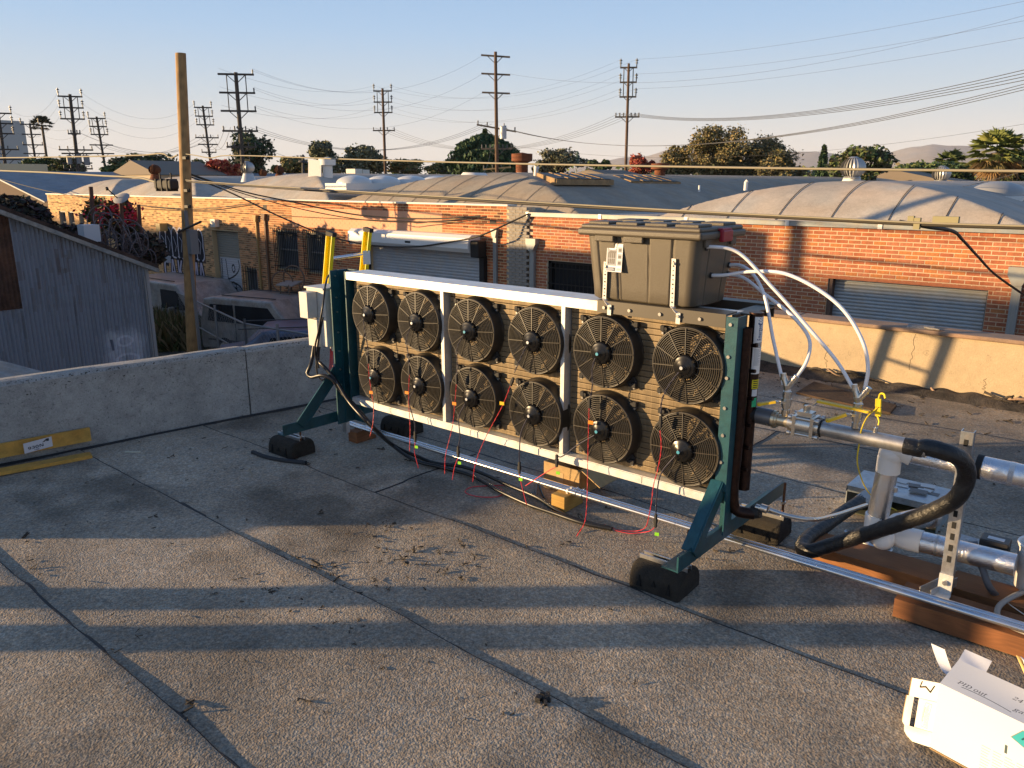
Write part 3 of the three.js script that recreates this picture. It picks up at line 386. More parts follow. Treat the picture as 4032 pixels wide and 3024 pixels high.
{ // thermocouple plug and its yellow lead
  const t = thing('sensor_plug', 'yellow two-part sensor plug on a probe above the steel pipe', 'connector', [-0.805, 0.83, -3.15]);
  const yel = mat(0.82, 0.62, 0.02, 0.45);
  mesh('plug', [rbox(0.022, 0.036, 0.012, 0.003, -0.808, 0.852, -3.15, 0, 0, 0.08)], yel, t); mesh('socket', [rbox(0.022, 0.034, 0.013, 0.003, -0.811, 0.888, -3.15, 0, 0, 0.08)], yel, t);
  mesh('strain_relief', [tube([[-0.812, 0.905, -3.15], [-0.808, 0.925, -3.15], [-0.792, 0.928, -3.14], [-0.783, 0.915, -3.13]], 0.004, 6, 20), tube([[-0.808, 0.836, -3.145], [-0.796, 0.822, -3.13], [-0.795, 0.806, -3.125]], 0.003, 6, 10)], yel, t);
  solo('sensor_wire', 'thin yellow sensor wire hanging below the steel pipe', 'wire', [tube([[-0.81, 0.87, -3.145], [-0.84, 0.83, -3.13], [-0.853, 0.78, -3.12], [-0.866, 0.714, -3.16], [-0.878, 0.624, -3.2], [-0.882, 0.516, -3.3], [-0.878, 0.396, -3.45], [-0.852, 0.306, -3.6], [-0.815, 0.259, -3.68]], 0.0028, 6, 90)], yel);
}
// black taped insulation: swept pipe with tape laps
const tape = new THREE.MeshStandardMaterial({ map: rep(mottle([0.013, 0.013, 0.0135], 0.6, 0.2, 151), 3), roughness: 0.42, bumpMap: rep((() => { const n = noise2(128, 152), n2 = noise2(32, 153); return dataTex(256, 256, (u, v) => 0.5 * n(u * 32, v * 128) + 0.5 * n2(u * 32 + n(u * 16, v * 16) * 6, v * 32), false); })(), 1), bumpScale: 0.0018 });
function taped(pts, r, wob = 0.0016, n = 260) {
  const c = new THREE.CatmullRomCurve3(pts.map(v3), false, 'centripetal'), g = new THREE.TubeGeometry(c, n, r, 20), p = g.attributes.position, L = c.getLength();
  for (let i = 0; i < p.count; i++) { const s = Math.floor(i / 21) / n, k = i % 21, ctr = c.getPointAt(Math.min(1, s)), q = V().fromBufferAttribute(p, i), lap = ((s * L / 0.045 + (k % 20) / 20 * 0.5) % 1), d = 1 + (wob / r) * (lap * 0.9 - 0.4 + 1.3 * (und1(s * L * 30 + 5, (k % 20) * 0.5) - 0.5)); q.sub(ctr).multiplyScalar(d).add(ctr); p.setXYZ(i, q.x, q.y, q.z); }
  const u = g.attributes.uv; for (let i = 0; i < u.count; i++) u.setXY(i, u.getX(i) * L * 6, u.getY(i)); g.computeVertexNormals(); return g;
}
{
  const pts = [[-0.70, 0.738, -3.15], [-0.64, 0.738, -3.15], [-0.63, 0.746, -3.15], [-0.552, 0.743, -3.15], [-0.508, 0.705, -3.206], [-0.493, 0.63, -3.249], [-0.514, 0.545, -3.254], [-0.581, 0.465, -3.279], [-0.701, 0.36, -3.322], [-0.861, 0.24, -3.361], [-1.003, 0.14, -3.362], [-1.072, 0.1, -3.343], [-1.116, 0.085, -3.372], [-1.135, 0.09, -3.47], [-1.115, 0.1, -3.662], [-1.082, 0.12, -3.889], [-1.058, 0.13, -4.028]];
  const t = thing('taped_pipe', 'black taped insulated pipe looping from the steel pipe down to the roof', 'pipe', [-0.8, 0, -3.3]);
  mesh('insulation', [taped(pts, 0.033)], tape, t);
  mesh('insulation_cuff', [taped([[-1.063, 0.125, -4.005], [-1.043, 0.14, -4.121]], 0.036, 0.001, 10)], mat(0.42, 0.42, 0.41, 0.6), t);
}
// silver foil insulation and white elbows
const foil = new THREE.MeshStandardMaterial({ map: rep(mottle([0.78, 0.78, 0.79], 0.12, 0.08, 161), 5), roughness: 0.26, metalness: 0.95, bumpMap: rep((() => { const n = noise2(64, 162), n2 = noise2(24, 163); return dataTex(256, 256, (u, v) => 0.5 * n(u * 64, v * 64) + 0.5 * n2(u * 24, v * 24), false); })(), 9), bumpScale: 0.0014 });
const pvc = new THREE.MeshStandardMaterial({ color: lin(0.82, 0.8, 0.77), roughness: 0.32 });
{
  const e = V(...[-0.801, 0.598, -3.38]), d = V(...[-0.824, 0.276, -3.39]);
  const t = thing('foil_pipe', 'upright silver foil pipe with white elbow feeding the pipe run to the right', 'pipe', [e.x, 0, e.z]);
  mesh('upright', [rod([e.x, e.y - 0.02, e.z], d, 0.043, 0.043, 24)], foil, t, { uv: 1 });
  const yR = 0.635, zR = e.z - 0.03;
  mesh('elbow', [rod([e.x, e.y - 0.06, e.z], [e.x, e.y + 0.005, e.z], 0.047, 0.047, 24), tube([[e.x, e.y - 0.01, e.z], [e.x + 0.004, e.y + 0.03, e.z], [e.x + 0.035, e.y + 0.045, e.z - 0.005], [e.x + 0.085, e.y + 0.03, e.z - 0.01]], 0.045, 22, 30), new THREE.SphereGeometry(0.05, 18, 12).translate(e.x + 0.006, e.y + 0.02, e.z)], pvc, t);
  mesh('run', [rod([e.x + 0.08, e.y + 0.03, e.z - 0.01], [-0.525, 0.625, -3.39], 0.036, 0.036, 22)], foil, t, { uv: 1 });
  mesh('end_cap', [rod([d.x, d.y + 0.06, d.z], [d.x, d.y + 0.0, d.z], 0.047, 0.047, 20), new THREE.SphereGeometry(0.05, 16, 10).translate(d.x + 0.03, d.y - 0.05, d.z - 0.02)], pvc, t);
  mesh('strap_band', [rod([e.x - 0.004, e.y - 0.12, e.z - 0.01], [e.x - 0.006, e.y - 0.14, e.z - 0.013], 0.0445, 0.0445, 24), box(0.012, 0.02, 0.012, e.x + 0.04, e.y - 0.13, e.z)], zinc, t);
}
{
  const a = V(...[-0.475, 0.637, -3.39]), b = V(...[-0.327, 0.634, -3.39]); const q = b.clone().sub(a).normalize();
  const t = thing('foil_pipe', 'silver foil pipe run leaving the frame at right, high on the strut post', 'pipe', [a.x, 0, a.z]);
  mesh('run', [rod(a, a.clone().addScaledVector(q, 1.2), 0.046, 0.046, 26)], foil, t, { uv: 1 });
  mesh('foam_collar', [rod(a.clone().addScaledVector(q, -0.012), a.clone().addScaledVector(q, 0.01), 0.049, 0.049, 22)], blackMatte, t);
  mesh('pipe_band', [rod(a.clone().addScaledVector(q, 0.1), a.clone().addScaledVector(q, 0.118), 0.0475, 0.0475, 24)], foil, t);
}
{
  const a = V(...[-0.737, 0.234, -3.46]), b = V(...[-0.31, 0.242, -3.46]); const q = b.clone().sub(a).normalize();
  const t = thing('foil_pipe', 'silver foil pipe with white elbow lying low over the wooden sleeper', 'pipe', [a.x, 0, a.z]);
  mesh('run', [rod(a.clone().addScaledVector(q, 0.06), b, 0.045, 0.045, 24)], foil, t, { uv: 1 });
  mesh('elbow', [tube([[a.x - 0.03, a.y + 0.02, a.z - 0.1], [a.x - 0.025, a.y + 0.005, a.z - 0.03], [a.x + 0.01, a.y, a.z], [a.x + 0.085, a.y, a.z]], 0.05, 20, 24), new THREE.SphereGeometry(0.052, 16, 12).translate(a.x - 0.012, a.y, a.z - 0.01)], pvc, t);
  mesh('branch', [rod([a.x - 0.03, a.y + 0.02, a.z - 0.1], [a.x + 0.05, a.y + 0.02, a.z - 0.26], 0.045, 0.045, 20)], foil, t, { uv: 1 });
  mesh('clamp', [rod([a.x + 0.045, a.y + 0.02, a.z - 0.25], [a.x + 0.055, a.y + 0.02, a.z - 0.27], 0.055, 0.055, 20)], zinc, t);
  mesh('pipe_band', [rod(a.clone().addScaledVector(q, 0.14), a.clone().addScaledVector(q, 0.15), 0.0465, 0.0465, 24)], zinc, t);
}
{ // slotted strut post standing on a short channel
  const b = V(...[-0.519, 0.204, -3.335]), top = V(b.x - 0.004, 0.79, b.z + 0.0);
  const t = thing('strut_post', 'slotted galvanised strut post standing on the wooden sleeper', 'post', [b.x, 0, b.z]);
  mesh('channel', [bar([b.x - 0.021, 0.1, b.z], [top.x - 0.021, top.y, top.z], 0.003, 0.042, V(0, 0, 1)), bar([b.x + 0.021, 0.1, b.z], [top.x + 0.021, top.y, top.z], 0.003, 0.042, V(0, 0, 1)), bar([b.x, 0.1, b.z + 0.02], [top.x, top.y, top.z + 0.02], 0.042, 0.003, V(0, 0, 1))], zinc, t, { uv: 1 });
  for (let k = 0; k < 11; k++) { const y = 0.255 + k * 0.049; const s = mesh('slot', [rbox(0.015, 0.027, 0.002, 0.001, b.x - 0.004 * (y - 0.1) / 0.66, y, b.z + 0.0225)], mat(0.012, 0.012, 0.012, 0.9), t); }
  mesh('angle_bracket', [box(0.05, 0.09, 0.005, b.x, 0.145, b.z + 0.026), box(0.052, 0.005, 0.05, b.x, 0.1025, b.z + 0.05)], galv, t); mesh('bolt', [disc([b.x, 0.155, b.z + 0.033], [0, 0, 1], 0.011, 0.01, 6)], boltM, t);
  const e = V(...[-0.576, 0.1, -3.25]); mesh('base_channel', [bar([b.x, 0.094, b.z - 0.1], [e.x, 0.094, e.z], 0.042, 0.004), bar([b.x - 0.02, 0.112, b.z - 0.1], [e.x - 0.02, 0.112, e.z], 0.003, 0.04), bar([b.x + 0.02, 0.112, b.z - 0.1], [e.x + 0.02, 0.112, e.z], 0.003, 0.04)], zinc, t, { uv: 1 });
}
// stainless drain tube from the lower header
solo('drain_tube', 'thin stainless tube from the foot of the copper header sagging to the right', 'pipe', [tube([[-1.189, 0.344, -3.12], [-1.118, 0.33, -3.14], [-1.04, 0.314, -3.2], [-1.009, 0.27, -3.408], [-0.983, 0.24, -3.613], [-0.965, 0.22, -3.756]], 0.0095, 10, 60), disc([-1.212, 0.344, -3.115], [1, -0.1, -0.1], 0.019, 0.03, 6), disc([-1.231, 0.343, -3.11], [1, -0.05, 0], 0.014, 0.03, 10)], stainless);
solo('rubber_union', 'black rubber union with white ring at the foot of the header', 'fitting', [rod([-1.258, 0.316, -3.11], [-1.228, 0.326, -3.115], 0.03, 0.028, 14)], blackMatte);
// wood
const wood = (base, sd, s = 2) => { const n = noise2(256, sd), n2 = noise2(32, sd + 1), n3 = noise2(8, sd + 2); const t = dataTex(512, 256, (u, v) => { const w = v * 26 + n2(u * 4, v * 16) * 3, k = 0.72 + 0.28 * Math.abs(Math.sin(w * 3.1)) * n(u * 12, v * 250) + 0.35 * (n3(u * 8, v * 8) - 0.5); return [base[0] * k, base[1] * k * 0.97, base[2] * k * 0.9]; }); return new THREE.MeshStandardMaterial({ map: rep(t, s, s), roughness: 0.8, bumpMap: rep(t, s, s), bumpScale: 0.0015 }); };
const redwood = wood([0.26, 0.105, 0.04], 171), redwoodB = wood([0.32, 0.135, 0.048], 174), yellowW = wood([0.55, 0.33, 0.08], 177);
solo('timber_sleeper', 'reddish timber sleeper with a cut end under the long conduits at right', 'timber', [bb(-0.665, 1.4, 0.012, 0.092, -3.345, -3.165)], redwood, { uv: 1 });
for (const x of [-0.55, 0.5]) solo('sleeper_pad', x < 0 ? 'small dark pad under the left end of the front sleeper' : 'small dark pad under the right end of the front sleeper', 'pad', [bb(x - 0.06, x + 0.06, 0.003, 0.012, -3.34, -3.17)], blackMatte);
solo('timber_sleeper', 'orange timber sleeper under the low silver pipe with white elbow', 'timber', [xf(bb(-0.42, 1.3, 0.002, 0.085, -0.09, 0.09), -0.68, 0, -3.52, -0.01)], redwoodB, { uv: 1 });
{ const t = thing('cut_metal', 'bent pieces of cut metal channel lying by the sleeper', 'scrap metal', [-0.914, 0, -3.776]); const c = V(...[-0.907, 0.012, -3.75]);
  mesh('channel_piece', [rod(c, V(...[-1.069, 0.015, -3.844]), 0.016, 0.016, 8)], zinc, t); mesh('ring_piece', [xf(new THREE.TorusGeometry(0.03, 0.006, 5, 18), ...[-0.867, 0.01, -3.79], 0, Math.PI / 2)], zinc, t); mesh('tab_piece', [box(0.03, 0.012, 0.02, ...[-0.89, 0.012, -3.729], 0.4)], galv, t); }
{ // galvanised sheet box with stickers
  const c = V(...[-0.955, 0.15, -4.255]); const t = thing('duct_box', 'open galvanised sheet metal box behind the silver pipe', 'box', [-0.95, 0, -4.27]);
  const x0 = -1.17, x1 = -0.72, z0 = -4.42, z1 = -4.13, gm = new THREE.MeshStandardMaterial({ map: rep(mottle([0.42, 0.47, 0.5], 0.35, 0.1, 181), 4), roughness: 0.35, metalness: 0.6 });
  mesh('top_panel', [box(0.45, 0.006, 0.29, -0.945, 0.152, -4.275)], gm, t, { uv: 1 }); mesh('back_panel', [bb(x0, x1, 0.006, 0.149, z0, z0 + 0.005)], gm, t, { uv: 1 }); mesh('side_panel', [bb(x0, x0 + 0.005, 0.006, 0.149, z0 + 0.006, z1)], gm, t, { uv: 1 }); mesh('side_panel', [bb(x1 - 0.005, x1, 0.006, 0.149, z0 + 0.006, z1)], gm, t, { uv: 1 });
  mesh('front_lip', [bb(x0, x1, 0.122, 0.149, z1 - 0.004, z1)], gm, t, { uv: 1 }); mesh('liner', [bb(x0 + 0.006, x1 - 0.006, 0.006, 0.011, z0 + 0.006, z1)], mat(0.07, 0.08, 0.055, 0.9), t);
  reseed(7); for (let k = 0; k < 7; k++) mesh('sticker', [box(rr(0.05, 0.11), 0.0015, rr(0.04, 0.07), rr(-1.0, -0.78), 0.1562 + k * 0.0016, rr(-4.38, -4.25), rr(-0.2, 0.2))], mat(...(k % 3 ? [0.62, 0.6, 0.56] : [0.16, 0.15, 0.14]), 0.6), t);
}
{ // black actuator box, grey hose, white bucket and printed sheet at the right edge
  const c = V(...[-0.413, 0.25, -3.571]); const t = thing('pump_box', 'small black pump box on the low silver pipe at the right edge', 'pump', [c.x, 0.18, c.z]);
  mesh('housing', [rbox(0.105, 0.085, 0.085, 0.006, c.x + 0.01, 0.245, c.z)], blackPl, t); mesh('name_plate', [box(0.06, 0.001, 0.03, c.x + 0.012, 0.2885, c.z + 0.005)], mat(0.6, 0.6, 0.62, 0.4), t); mesh('bracket', [box(0.06, 0.022, 0.05, c.x, 0.192, c.z)], zinc, t); mesh('cable_gland', [rod([c.x - 0.045, 0.245, c.z + 0.02], [c.x - 0.075, 0.235, c.z + 0.03], 0.02, 0.022, 12)], mat(0.16, 0.16, 0.17, 0.5), t);
  solo('grey_hose', 'dark grey flexible hose from the pump box curling to the floor at right', 'hose', [tube([[c.x - 0.07, 0.232, c.z + 0.03], [-0.423, 0.2, -3.454], [-0.389, 0.14, -3.435], [-0.357, 0.07, -3.491], [-0.321, 0.02, -3.504], [c.x + 0.02, 0.02, c.z + 0.16]], 0.014, 10, 60)], mat(0.11, 0.11, 0.12, 0.55));
  solo('grey_hose', 'pale grey hose coiled round the foot of the white bucket', 'hose', [tube([[-0.273, 0.11, -3.524], [-0.302, 0.11, -3.446], [-0.329, 0.105, -3.345], [-0.32, 0.105, -3.255], [-0.287, 0.105, -3.213], [-0.209, 0.11, -3.179]], 0.011, 10, 60)], mat(0.33, 0.31, 0.28, 0.5));
  solo('thin_cable', 'thin off-white cable running over the strut foot to the right edge', 'cable', [tube([[-0.777, 0.006, -3.773], [-0.7, 0.006, -3.821], [-0.567, 0.115, -3.59], [-0.506, 0.06, -3.613], [-0.429, 0.01, -3.653], [-0.371, 0.01, -3.651], [-0.301, 0.1, -3.393], [-0.235, 0.12, -3.295]], 0.0022, 5, 70)], mat(0.66, 0.63, 0.56, 0.5));
  solo('printed_card', 'crumpled silvery printed sheet lying behind the strut post', 'paper', [box(0.17, 0.003, 0.09, ...[-0.498, 0.19, -3.691], -0.1, 0.2), box(0.06, 0.003, 0.05, ...[-0.51, 0.2, -3.59], 0.4, -0.3)], mot([0.55, 0.55, 0.57], 0.6, 0.3, 185, 0.3, 0.5, 0.004, 9), { uv: 1 });
  const bk = V(...[-0.23, 0.09, -3.607]); const bkt = thing('bucket', 'white plastic bucket cut off by the right edge of the frame', 'bucket', [bk.x, 0.095, bk.z]);
  const lg = new THREE.LatheGeometry([[0, 0], [0.07, 0], [0.085, 0.02], [0.095, 0.2], [0.099, 0.2], [0.09, 0.01], [0.001, 0.004]].map((p) => new THREE.Vector2(...p)), 30); lg.translate(bk.x, 0.095, bk.z); mesh('shell', lg, pvc, bkt); mesh('rim', [xf(new THREE.TorusGeometry(0.098, 0.005, 6, 30), bk.x, 0.293, bk.z, 0, Math.PI / 2)], pvc, bkt);
}
// ---------- conduits, blocks, wiring and loose things on the roof ----------
const conduitM = new THREE.MeshStandardMaterial({ map: rep(mottle([0.7, 0.7, 0.71], 0.12, 0.05, 191), 5), roughness: 0.22, metalness: 0.95 });
{
  const A = V(...[-4.303, 0.09, -3.215]), B = V(...[-0.225, 0.12, -3.178]), dir = B.clone().sub(A).normalize();
  for (const [k, off, lab] of [[0, 0, 'long shiny steel conduit nearest the camera, running below the rack'], [1, -0.034, 'long shiny steel conduit behind its twin, running below the rack']]) {
    const t = thing('conduit', lab, 'conduit', [A.x, 0, A.z], 'steel conduits running below the rack');
    const P = (s) => A.clone().addScaledVector(dir, s).add(V(0, 0, off));
    mesh('pipe', [tube([P(0).add(V(-0.12, 0.03, -0.06)), P(0).add(V(-0.05, 0.005, -0.02)), P(0.08), P(0.5), P(1.5), P(2.6), P(3.6), P(5.2)], 0.0125, 12, 120)], conduitM, t, { uv: 1 });
    for (const s of [2.02, 2.06]) mesh('coupling', [rod(P(s - 0.016), P(s + 0.016), 0.0165, 0.0165, 14), disc(P(s).add(V(0, 0.018, 0)), [0, 1, 0], 0.004, 0.008, 6)], conduitM, t);
    for (const s of [0.23, 1.98]) mesh('pipe_strap', [rod(P(s - 0.006), P(s + 0.006), 0.015, 0.015, 12), box(0.012, 0.003, 0.045, P(s).x, P(s).y - 0.0118, P(s).z - 0.012 + off * 0.3)], galv, t);
  }
  const P = (s) => A.clone().addScaledVector(dir, s);
  const b1 = P(0.21), b2 = P(1.97);
  solo('wood_block', 'small redwood block under the conduits at the shaded left end', 'wood block', [rbox(0.09, b1.y - 0.014, 0.17, 0.004, b1.x - 0.01, (b1.y - 0.014) / 2 + 0.002, b1.z - 0.02)], redwood, { uv: 1 });
  solo('wood_block', 'small orange wood block under the conduits by the cardboard box', 'wood block', [rbox(0.09, b2.y - 0.014, 0.17, 0.004, b2.x - 0.01, (b2.y - 0.014) / 2 + 0.002, b2.z - 0.02)], yellowW, { uv: 1 });
}
// control boxes on the left post
{
  const cream = new THREE.MeshStandardMaterial({ map: rep(mottle([0.56, 0.54, 0.49], 0.14, 0.06, 201), 3), roughness: 0.5 });
  const t = thing('control_box', 'pale grey electrical enclosure stack hung on the left end of the rack', 'electrical box', [-4.14, 0.7, -2.97]);
  mesh('main_enclosure', [rbox(0.19, 0.36, 0.16, 0.004, -4.13, 0.885, -3.02)], cream, t, { uv: 1 });
  mesh('lid_flange', [rbox(0.2, 0.012, 0.18, 0.003, -4.13, 1.072, -3.015)], cream, t);
  mesh('disconnect_box', [rbox(0.085, 0.165, 0.075, 0.004, -4.155, 0.97, -2.9)], cream, t, { uv: 1 });
  mesh('lower_cover', [rbox(0.1, 0.175, 0.03, 0.003, -4.14, 0.79, -2.925)], cream, t, { uv: 1 });
  mesh('cable_gland', [rod([-4.06, 0.7, -3.0], [-4.06, 0.67, -3.0], 0.012), rod([-4.1, 0.7, -3.02], [-4.1, 0.67, -3.02], 0.012)], zinc, t);
  mesh('cover_screw', [disc([-4.04, 1.05, -2.938], [0, 0, 1], 0.005, 0.006, 8), disc([-4.112, 0.93, -2.861], [0, 0, 1], 0.004, 0.004, 8)], boltM, t);
  solo('strut_upright', 'thin galvanised strut behind the control boxes down to the roof', 'strut', [bb(-4.09, -4.05, 0.1, 0.705, -3.09, -3.06)], zinc);
  solo('side_box', 'small pale box behind the top of the left post', 'electrical box', [rbox(0.07, 0.05, 0.05, 0.003, -4.05, 1.115, -3.2)], cream);
}
const cableM = new THREE.MeshStandardMaterial({ color: lin(0.014, 0.014, 0.015), roughness: 0.38 });
const cable = (label, pts, r = 0.011, n = 90) => solo('black_cable', label, 'cable', [tube(pts, r, 8, n)], cableM, { group: 'black cables' });
cable('thick black cable looping out left below the control box', [[-4.16, 0.71, -2.93], [-4.165, 0.62, -2.91], [-4.148, 0.579, -2.88], [-4.157, 0.531, -2.86], [-4.119, 0.513, -2.86], [-4.01, 0.539, -2.87], [-3.948, 0.515, -2.9], [-3.917, 0.44, -2.93], [-3.771, 0.367, -2.93], [-3.608, 0.268, -2.93], [-3.676, 0.06, -3.165], [-3.505, 0.02, -3.204], [-3.335, 0.02, -3.196], [-3.195, 0.02, -3.256], [-3.026, 0.02, -3.257], [-2.788, 0.02, -3.217], [-2.515, 0.018, -3.182], [-2.257, 0.016, -3.094], [-2.053, 0.016, -3.102], [-2, 0.016, -3.115]], 0.012, 180);
cable('thick black cable hanging straight below the control box', [[-4.12, 0.7, -2.93], [-4.118, 0.61, -2.92], [-4.065, 0.604, -2.9], [-3.984, 0.549, -2.91], [-3.925, 0.49, -2.92], [-3.831, 0.399, -2.92], [-3.653, 0.305, -2.91], [-3.695, 0.08, -3.139], [-3.445, 0.03, -3.126], [-3.272, 0.015, -3.178], [-3.052, 0.015, -3.196], [-2.766, 0.015, -3.125], [-2.507, 0.015, -3.082], [-2.329, 0.015, -3.078], [-2.13, 0.016, -3.077], [-1.986, 0.014, -3.117]], 0.012, 180);
cable('thin black cable arching over the top of the left post', [[-4.031, 0.583, -2.86], [-4.045, 0.697, -2.85], [-3.992, 0.833, -2.85], [-3.96, 0.992, -2.87], [-4.031, 1.102, -2.95], [-4.114, 1.15, -3.05], [-4.073, 1.176, -3.1], [-3.92, 1.181, -3.08], [-3.773, 1.181, -3.06]], 0.006, 80);
cable('thin black cable drooping in a hook under the control box', [[-3.954, 0.915, -2.86], [-4.031, 0.714, -2.86], [-4.052, 0.613, -2.86], [-4.044, 0.532, -2.86], [-4.013, 0.507, -2.87], [-4.004, 0.518, -2.88]], 0.0055, 50);
cable('black cable swinging out from under the conduits to the wood block', [[-2.535, 0.02, -3.183], [-2.658, 0.02, -3.354], [-2.493, 0.015, -3.211], [-2.349, 0.015, -3.127], [-2.258, 0.015, -3.096]], 0.007, 40);
const redW = mat(0.62, 0.03, 0.045, 0.45), blueBlk = mat(0.02, 0.02, 0.045, 0.5), plugM = blackMatte, orangeM = mat(0.75, 0.25, 0.02, 0.6), limeM = mat(0.28, 0.72, 0.03, 0.6);
// bundle of red leads behind the boxes
solo('red_leads', 'bundle of twisted red wires dropping behind the control box', 'wire', Array.from({ length: 5 }, (_, k) => tube([[-4.09 + k * 0.006, 0.68, -3.0], [-4.075 + k * 0.008, 0.6, -2.98], [-4.05 + k * 0.009, 0.53 - k * 0.006, -2.95], [-4.01 + k * 0.008, 0.48 - k * 0.004, -2.94]], 0.0022, 5, 24)), redW);
// one lead per column: dark pair from the upper motor, plug, red pair down to the roof
reseed(211);
const lead = (label, fx, y0, pts, red, plugAt, flag) => {
  const t = thing('fan_lead', label, 'wire', [fx, 0, -2.9], 'fan leads hanging down the rack');
  const tw = (P, r) => { const c = new THREE.CatmullRomCurve3(P.map(v3), false, 'centripetal'), L = c.getLength(); return [0, Math.PI].map((ph) => { const q = []; const n = Math.ceil(L / 0.006); for (let k = 0; k <= n; k++) { const p = c.getPointAt(k / n), a = k * 0.5 + ph; p.x += Math.cos(a) * r; p.z += Math.sin(a) * r; q.push(p); } return new THREE.TubeGeometry(new THREE.CatmullRomCurve3(q), n, r * 0.9, 4); }); };
  mesh('dark_pair', tw(pts, 0.0024), blueBlk, t); mesh('red_pair', tw(red, 0.0015), redW, t);
  const [px, py, pz, rz] = plugAt; mesh('plug', [rbox(0.013, 0.05, 0.012, 0.003, px, py, pz, 0, 0, rz || 0), rbox(0.016, 0.018, 0.015, 0.003, px, py, pz, 0, 0, rz || 0)], plugM, t);
  if (flag) mesh('tape_flag', [box(0.026, 0.018, 0.0015, flag[0], flag[1], flag[2], flag[4] || 0.2)], flag[3], t);
};
const ZL = ZC + 0.115; // in front of the motors
const hubP = (i, r) => [fanX[i] + (r ? 0.008 : 0) - 0.012, fanY[r] - 0.02, ZC + 0.112];
lead('red and black fan lead on the leftmost fan column', fanX[0], 0, [hubP(0, 0), [fanX[0] + 0.0, 0.86, ZL], [fanX[0] + 0.02, 0.77, ZL], [fanX[0] + 0.02, 0.70, ZL]], [[fanX[0] + 0.02, 0.68, ZL], [fanX[0] + 0.022, 0.6, ZL], [fanX[0] + 0.035, 0.5, ZL], [fanX[0] + 0.05, 0.4, ZL], [fanX[0] + 0.06, 0.3, ZL + 0.02], [fanX[0] + 0.04, 0.22, ZL + 0.03]], [fanX[0] + 0.02, 0.69, ZL], [fanX[0] + 0.036, 0.49, ZL + 0.003, orangeM]);
lead('red and black fan lead on the second fan column', fanX[1], 0, [hubP(1, 0), [fanX[1] - 0.045, 0.86, ZL], [fanX[1] - 0.035, 0.76, ZL], [fanX[1] - 0.03, 0.7, ZL]], [[fanX[1] - 0.03, 0.66, ZL], [fanX[1] - 0.04, 0.58, ZL], [fanX[1] - 0.045, 0.45, ZL], [fanX[1] - 0.03, 0.34, ZL + 0.01], [fanX[1] - 0.03, 0.2, ZL + 0.02]], [fanX[1] - 0.03, 0.68, ZL], [fanX[1] - 0.055, 0.545, ZL + 0.004, orangeM]);
lead('red and black fan lead on the third fan column', fanX[2], 0, [hubP(2, 0), [fanX[2] - 0.055, 0.86, ZL], [fanX[2] - 0.055, 0.76, ZL], [fanX[2] - 0.062, 0.71, ZL]], [[fanX[2] - 0.065, 0.66, ZL], [fanX[2] - 0.075, 0.58, ZL], [fanX[2] - 0.1, 0.42, ZL], [fanX[2] - 0.14, 0.24, ZL + 0.02], [fanX[2] - 0.15, 0.13, ZL + 0.02]], [fanX[2] - 0.063, 0.69, ZL], [fanX[2] - 0.08, 0.55, ZL + 0.004, orangeM]);
lead('red lead slanting away from the fourth fan column to the roof', fanX[3], 0, [hubP(3, 0), [fanX[3] - 0.055, 0.85, ZL], [fanX[3] - 0.085, 0.79, ZL]], [[fanX[3] - 0.11, 0.72, ZL], [fanX[3] - 0.16, 0.61, ZL], [fanX[3] - 0.28, 0.4, ZL + 0.01], [fanX[3] - 0.36, 0.24, ZL], [fanX[3] - 0.43, 0.1, ZL - 0.05]], [fanX[3] - 0.1, 0.74, ZL, -0.4], [fanX[3] - 0.165, 0.615, ZL + 0.004, yellowM]);
lead('red and blue fan lead with an orange flag on the fifth fan column', fanX[4], 0, [hubP(4, 0), [fanX[4] - 0.025, 0.87, ZL], [fanX[4] - 0.02, 0.8, ZL], [fanX[4] - 0.03, 0.74, ZL]], [[fanX[4] - 0.035, 0.69, ZL], [fanX[4] - 0.035, 0.6, ZL], [fanX[4] - 0.035, 0.42, ZL], [fanX[4] - 0.02, 0.25, ZL + 0.02], [fanX[4] - 0.03, 0.12, ZL + 0.02], [fanX[4] - 0.09, 0.02, ZL]], [fanX[4] - 0.034, 0.715, ZL], [fanX[4] - 0.02, 0.625, ZL + 0.006, orangeM, 0.2]);
lead('red and blue fan lead sweeping to the roof on the rightmost fan column', fanX[5], 0, [hubP(5, 0), [fanX[5] - 0.06, 0.86, ZL], [fanX[5] - 0.085, 0.79, ZL], [fanX[5] - 0.085, 0.74, ZL]], [[fanX[5] - 0.085, 0.66, ZL], [fanX[5] - 0.075, 0.58, ZL], [fanX[5] - 0.09, 0.46, ZL], [-1.636, 0.42, -2.9], [-1.649, 0.283, -2.9], [-1.868, 0.02, -3.169], [-1.966, 0.01, -3.134], [-2.049, 0.01, -3.143]], [fanX[5] - 0.085, 0.7, ZL]);
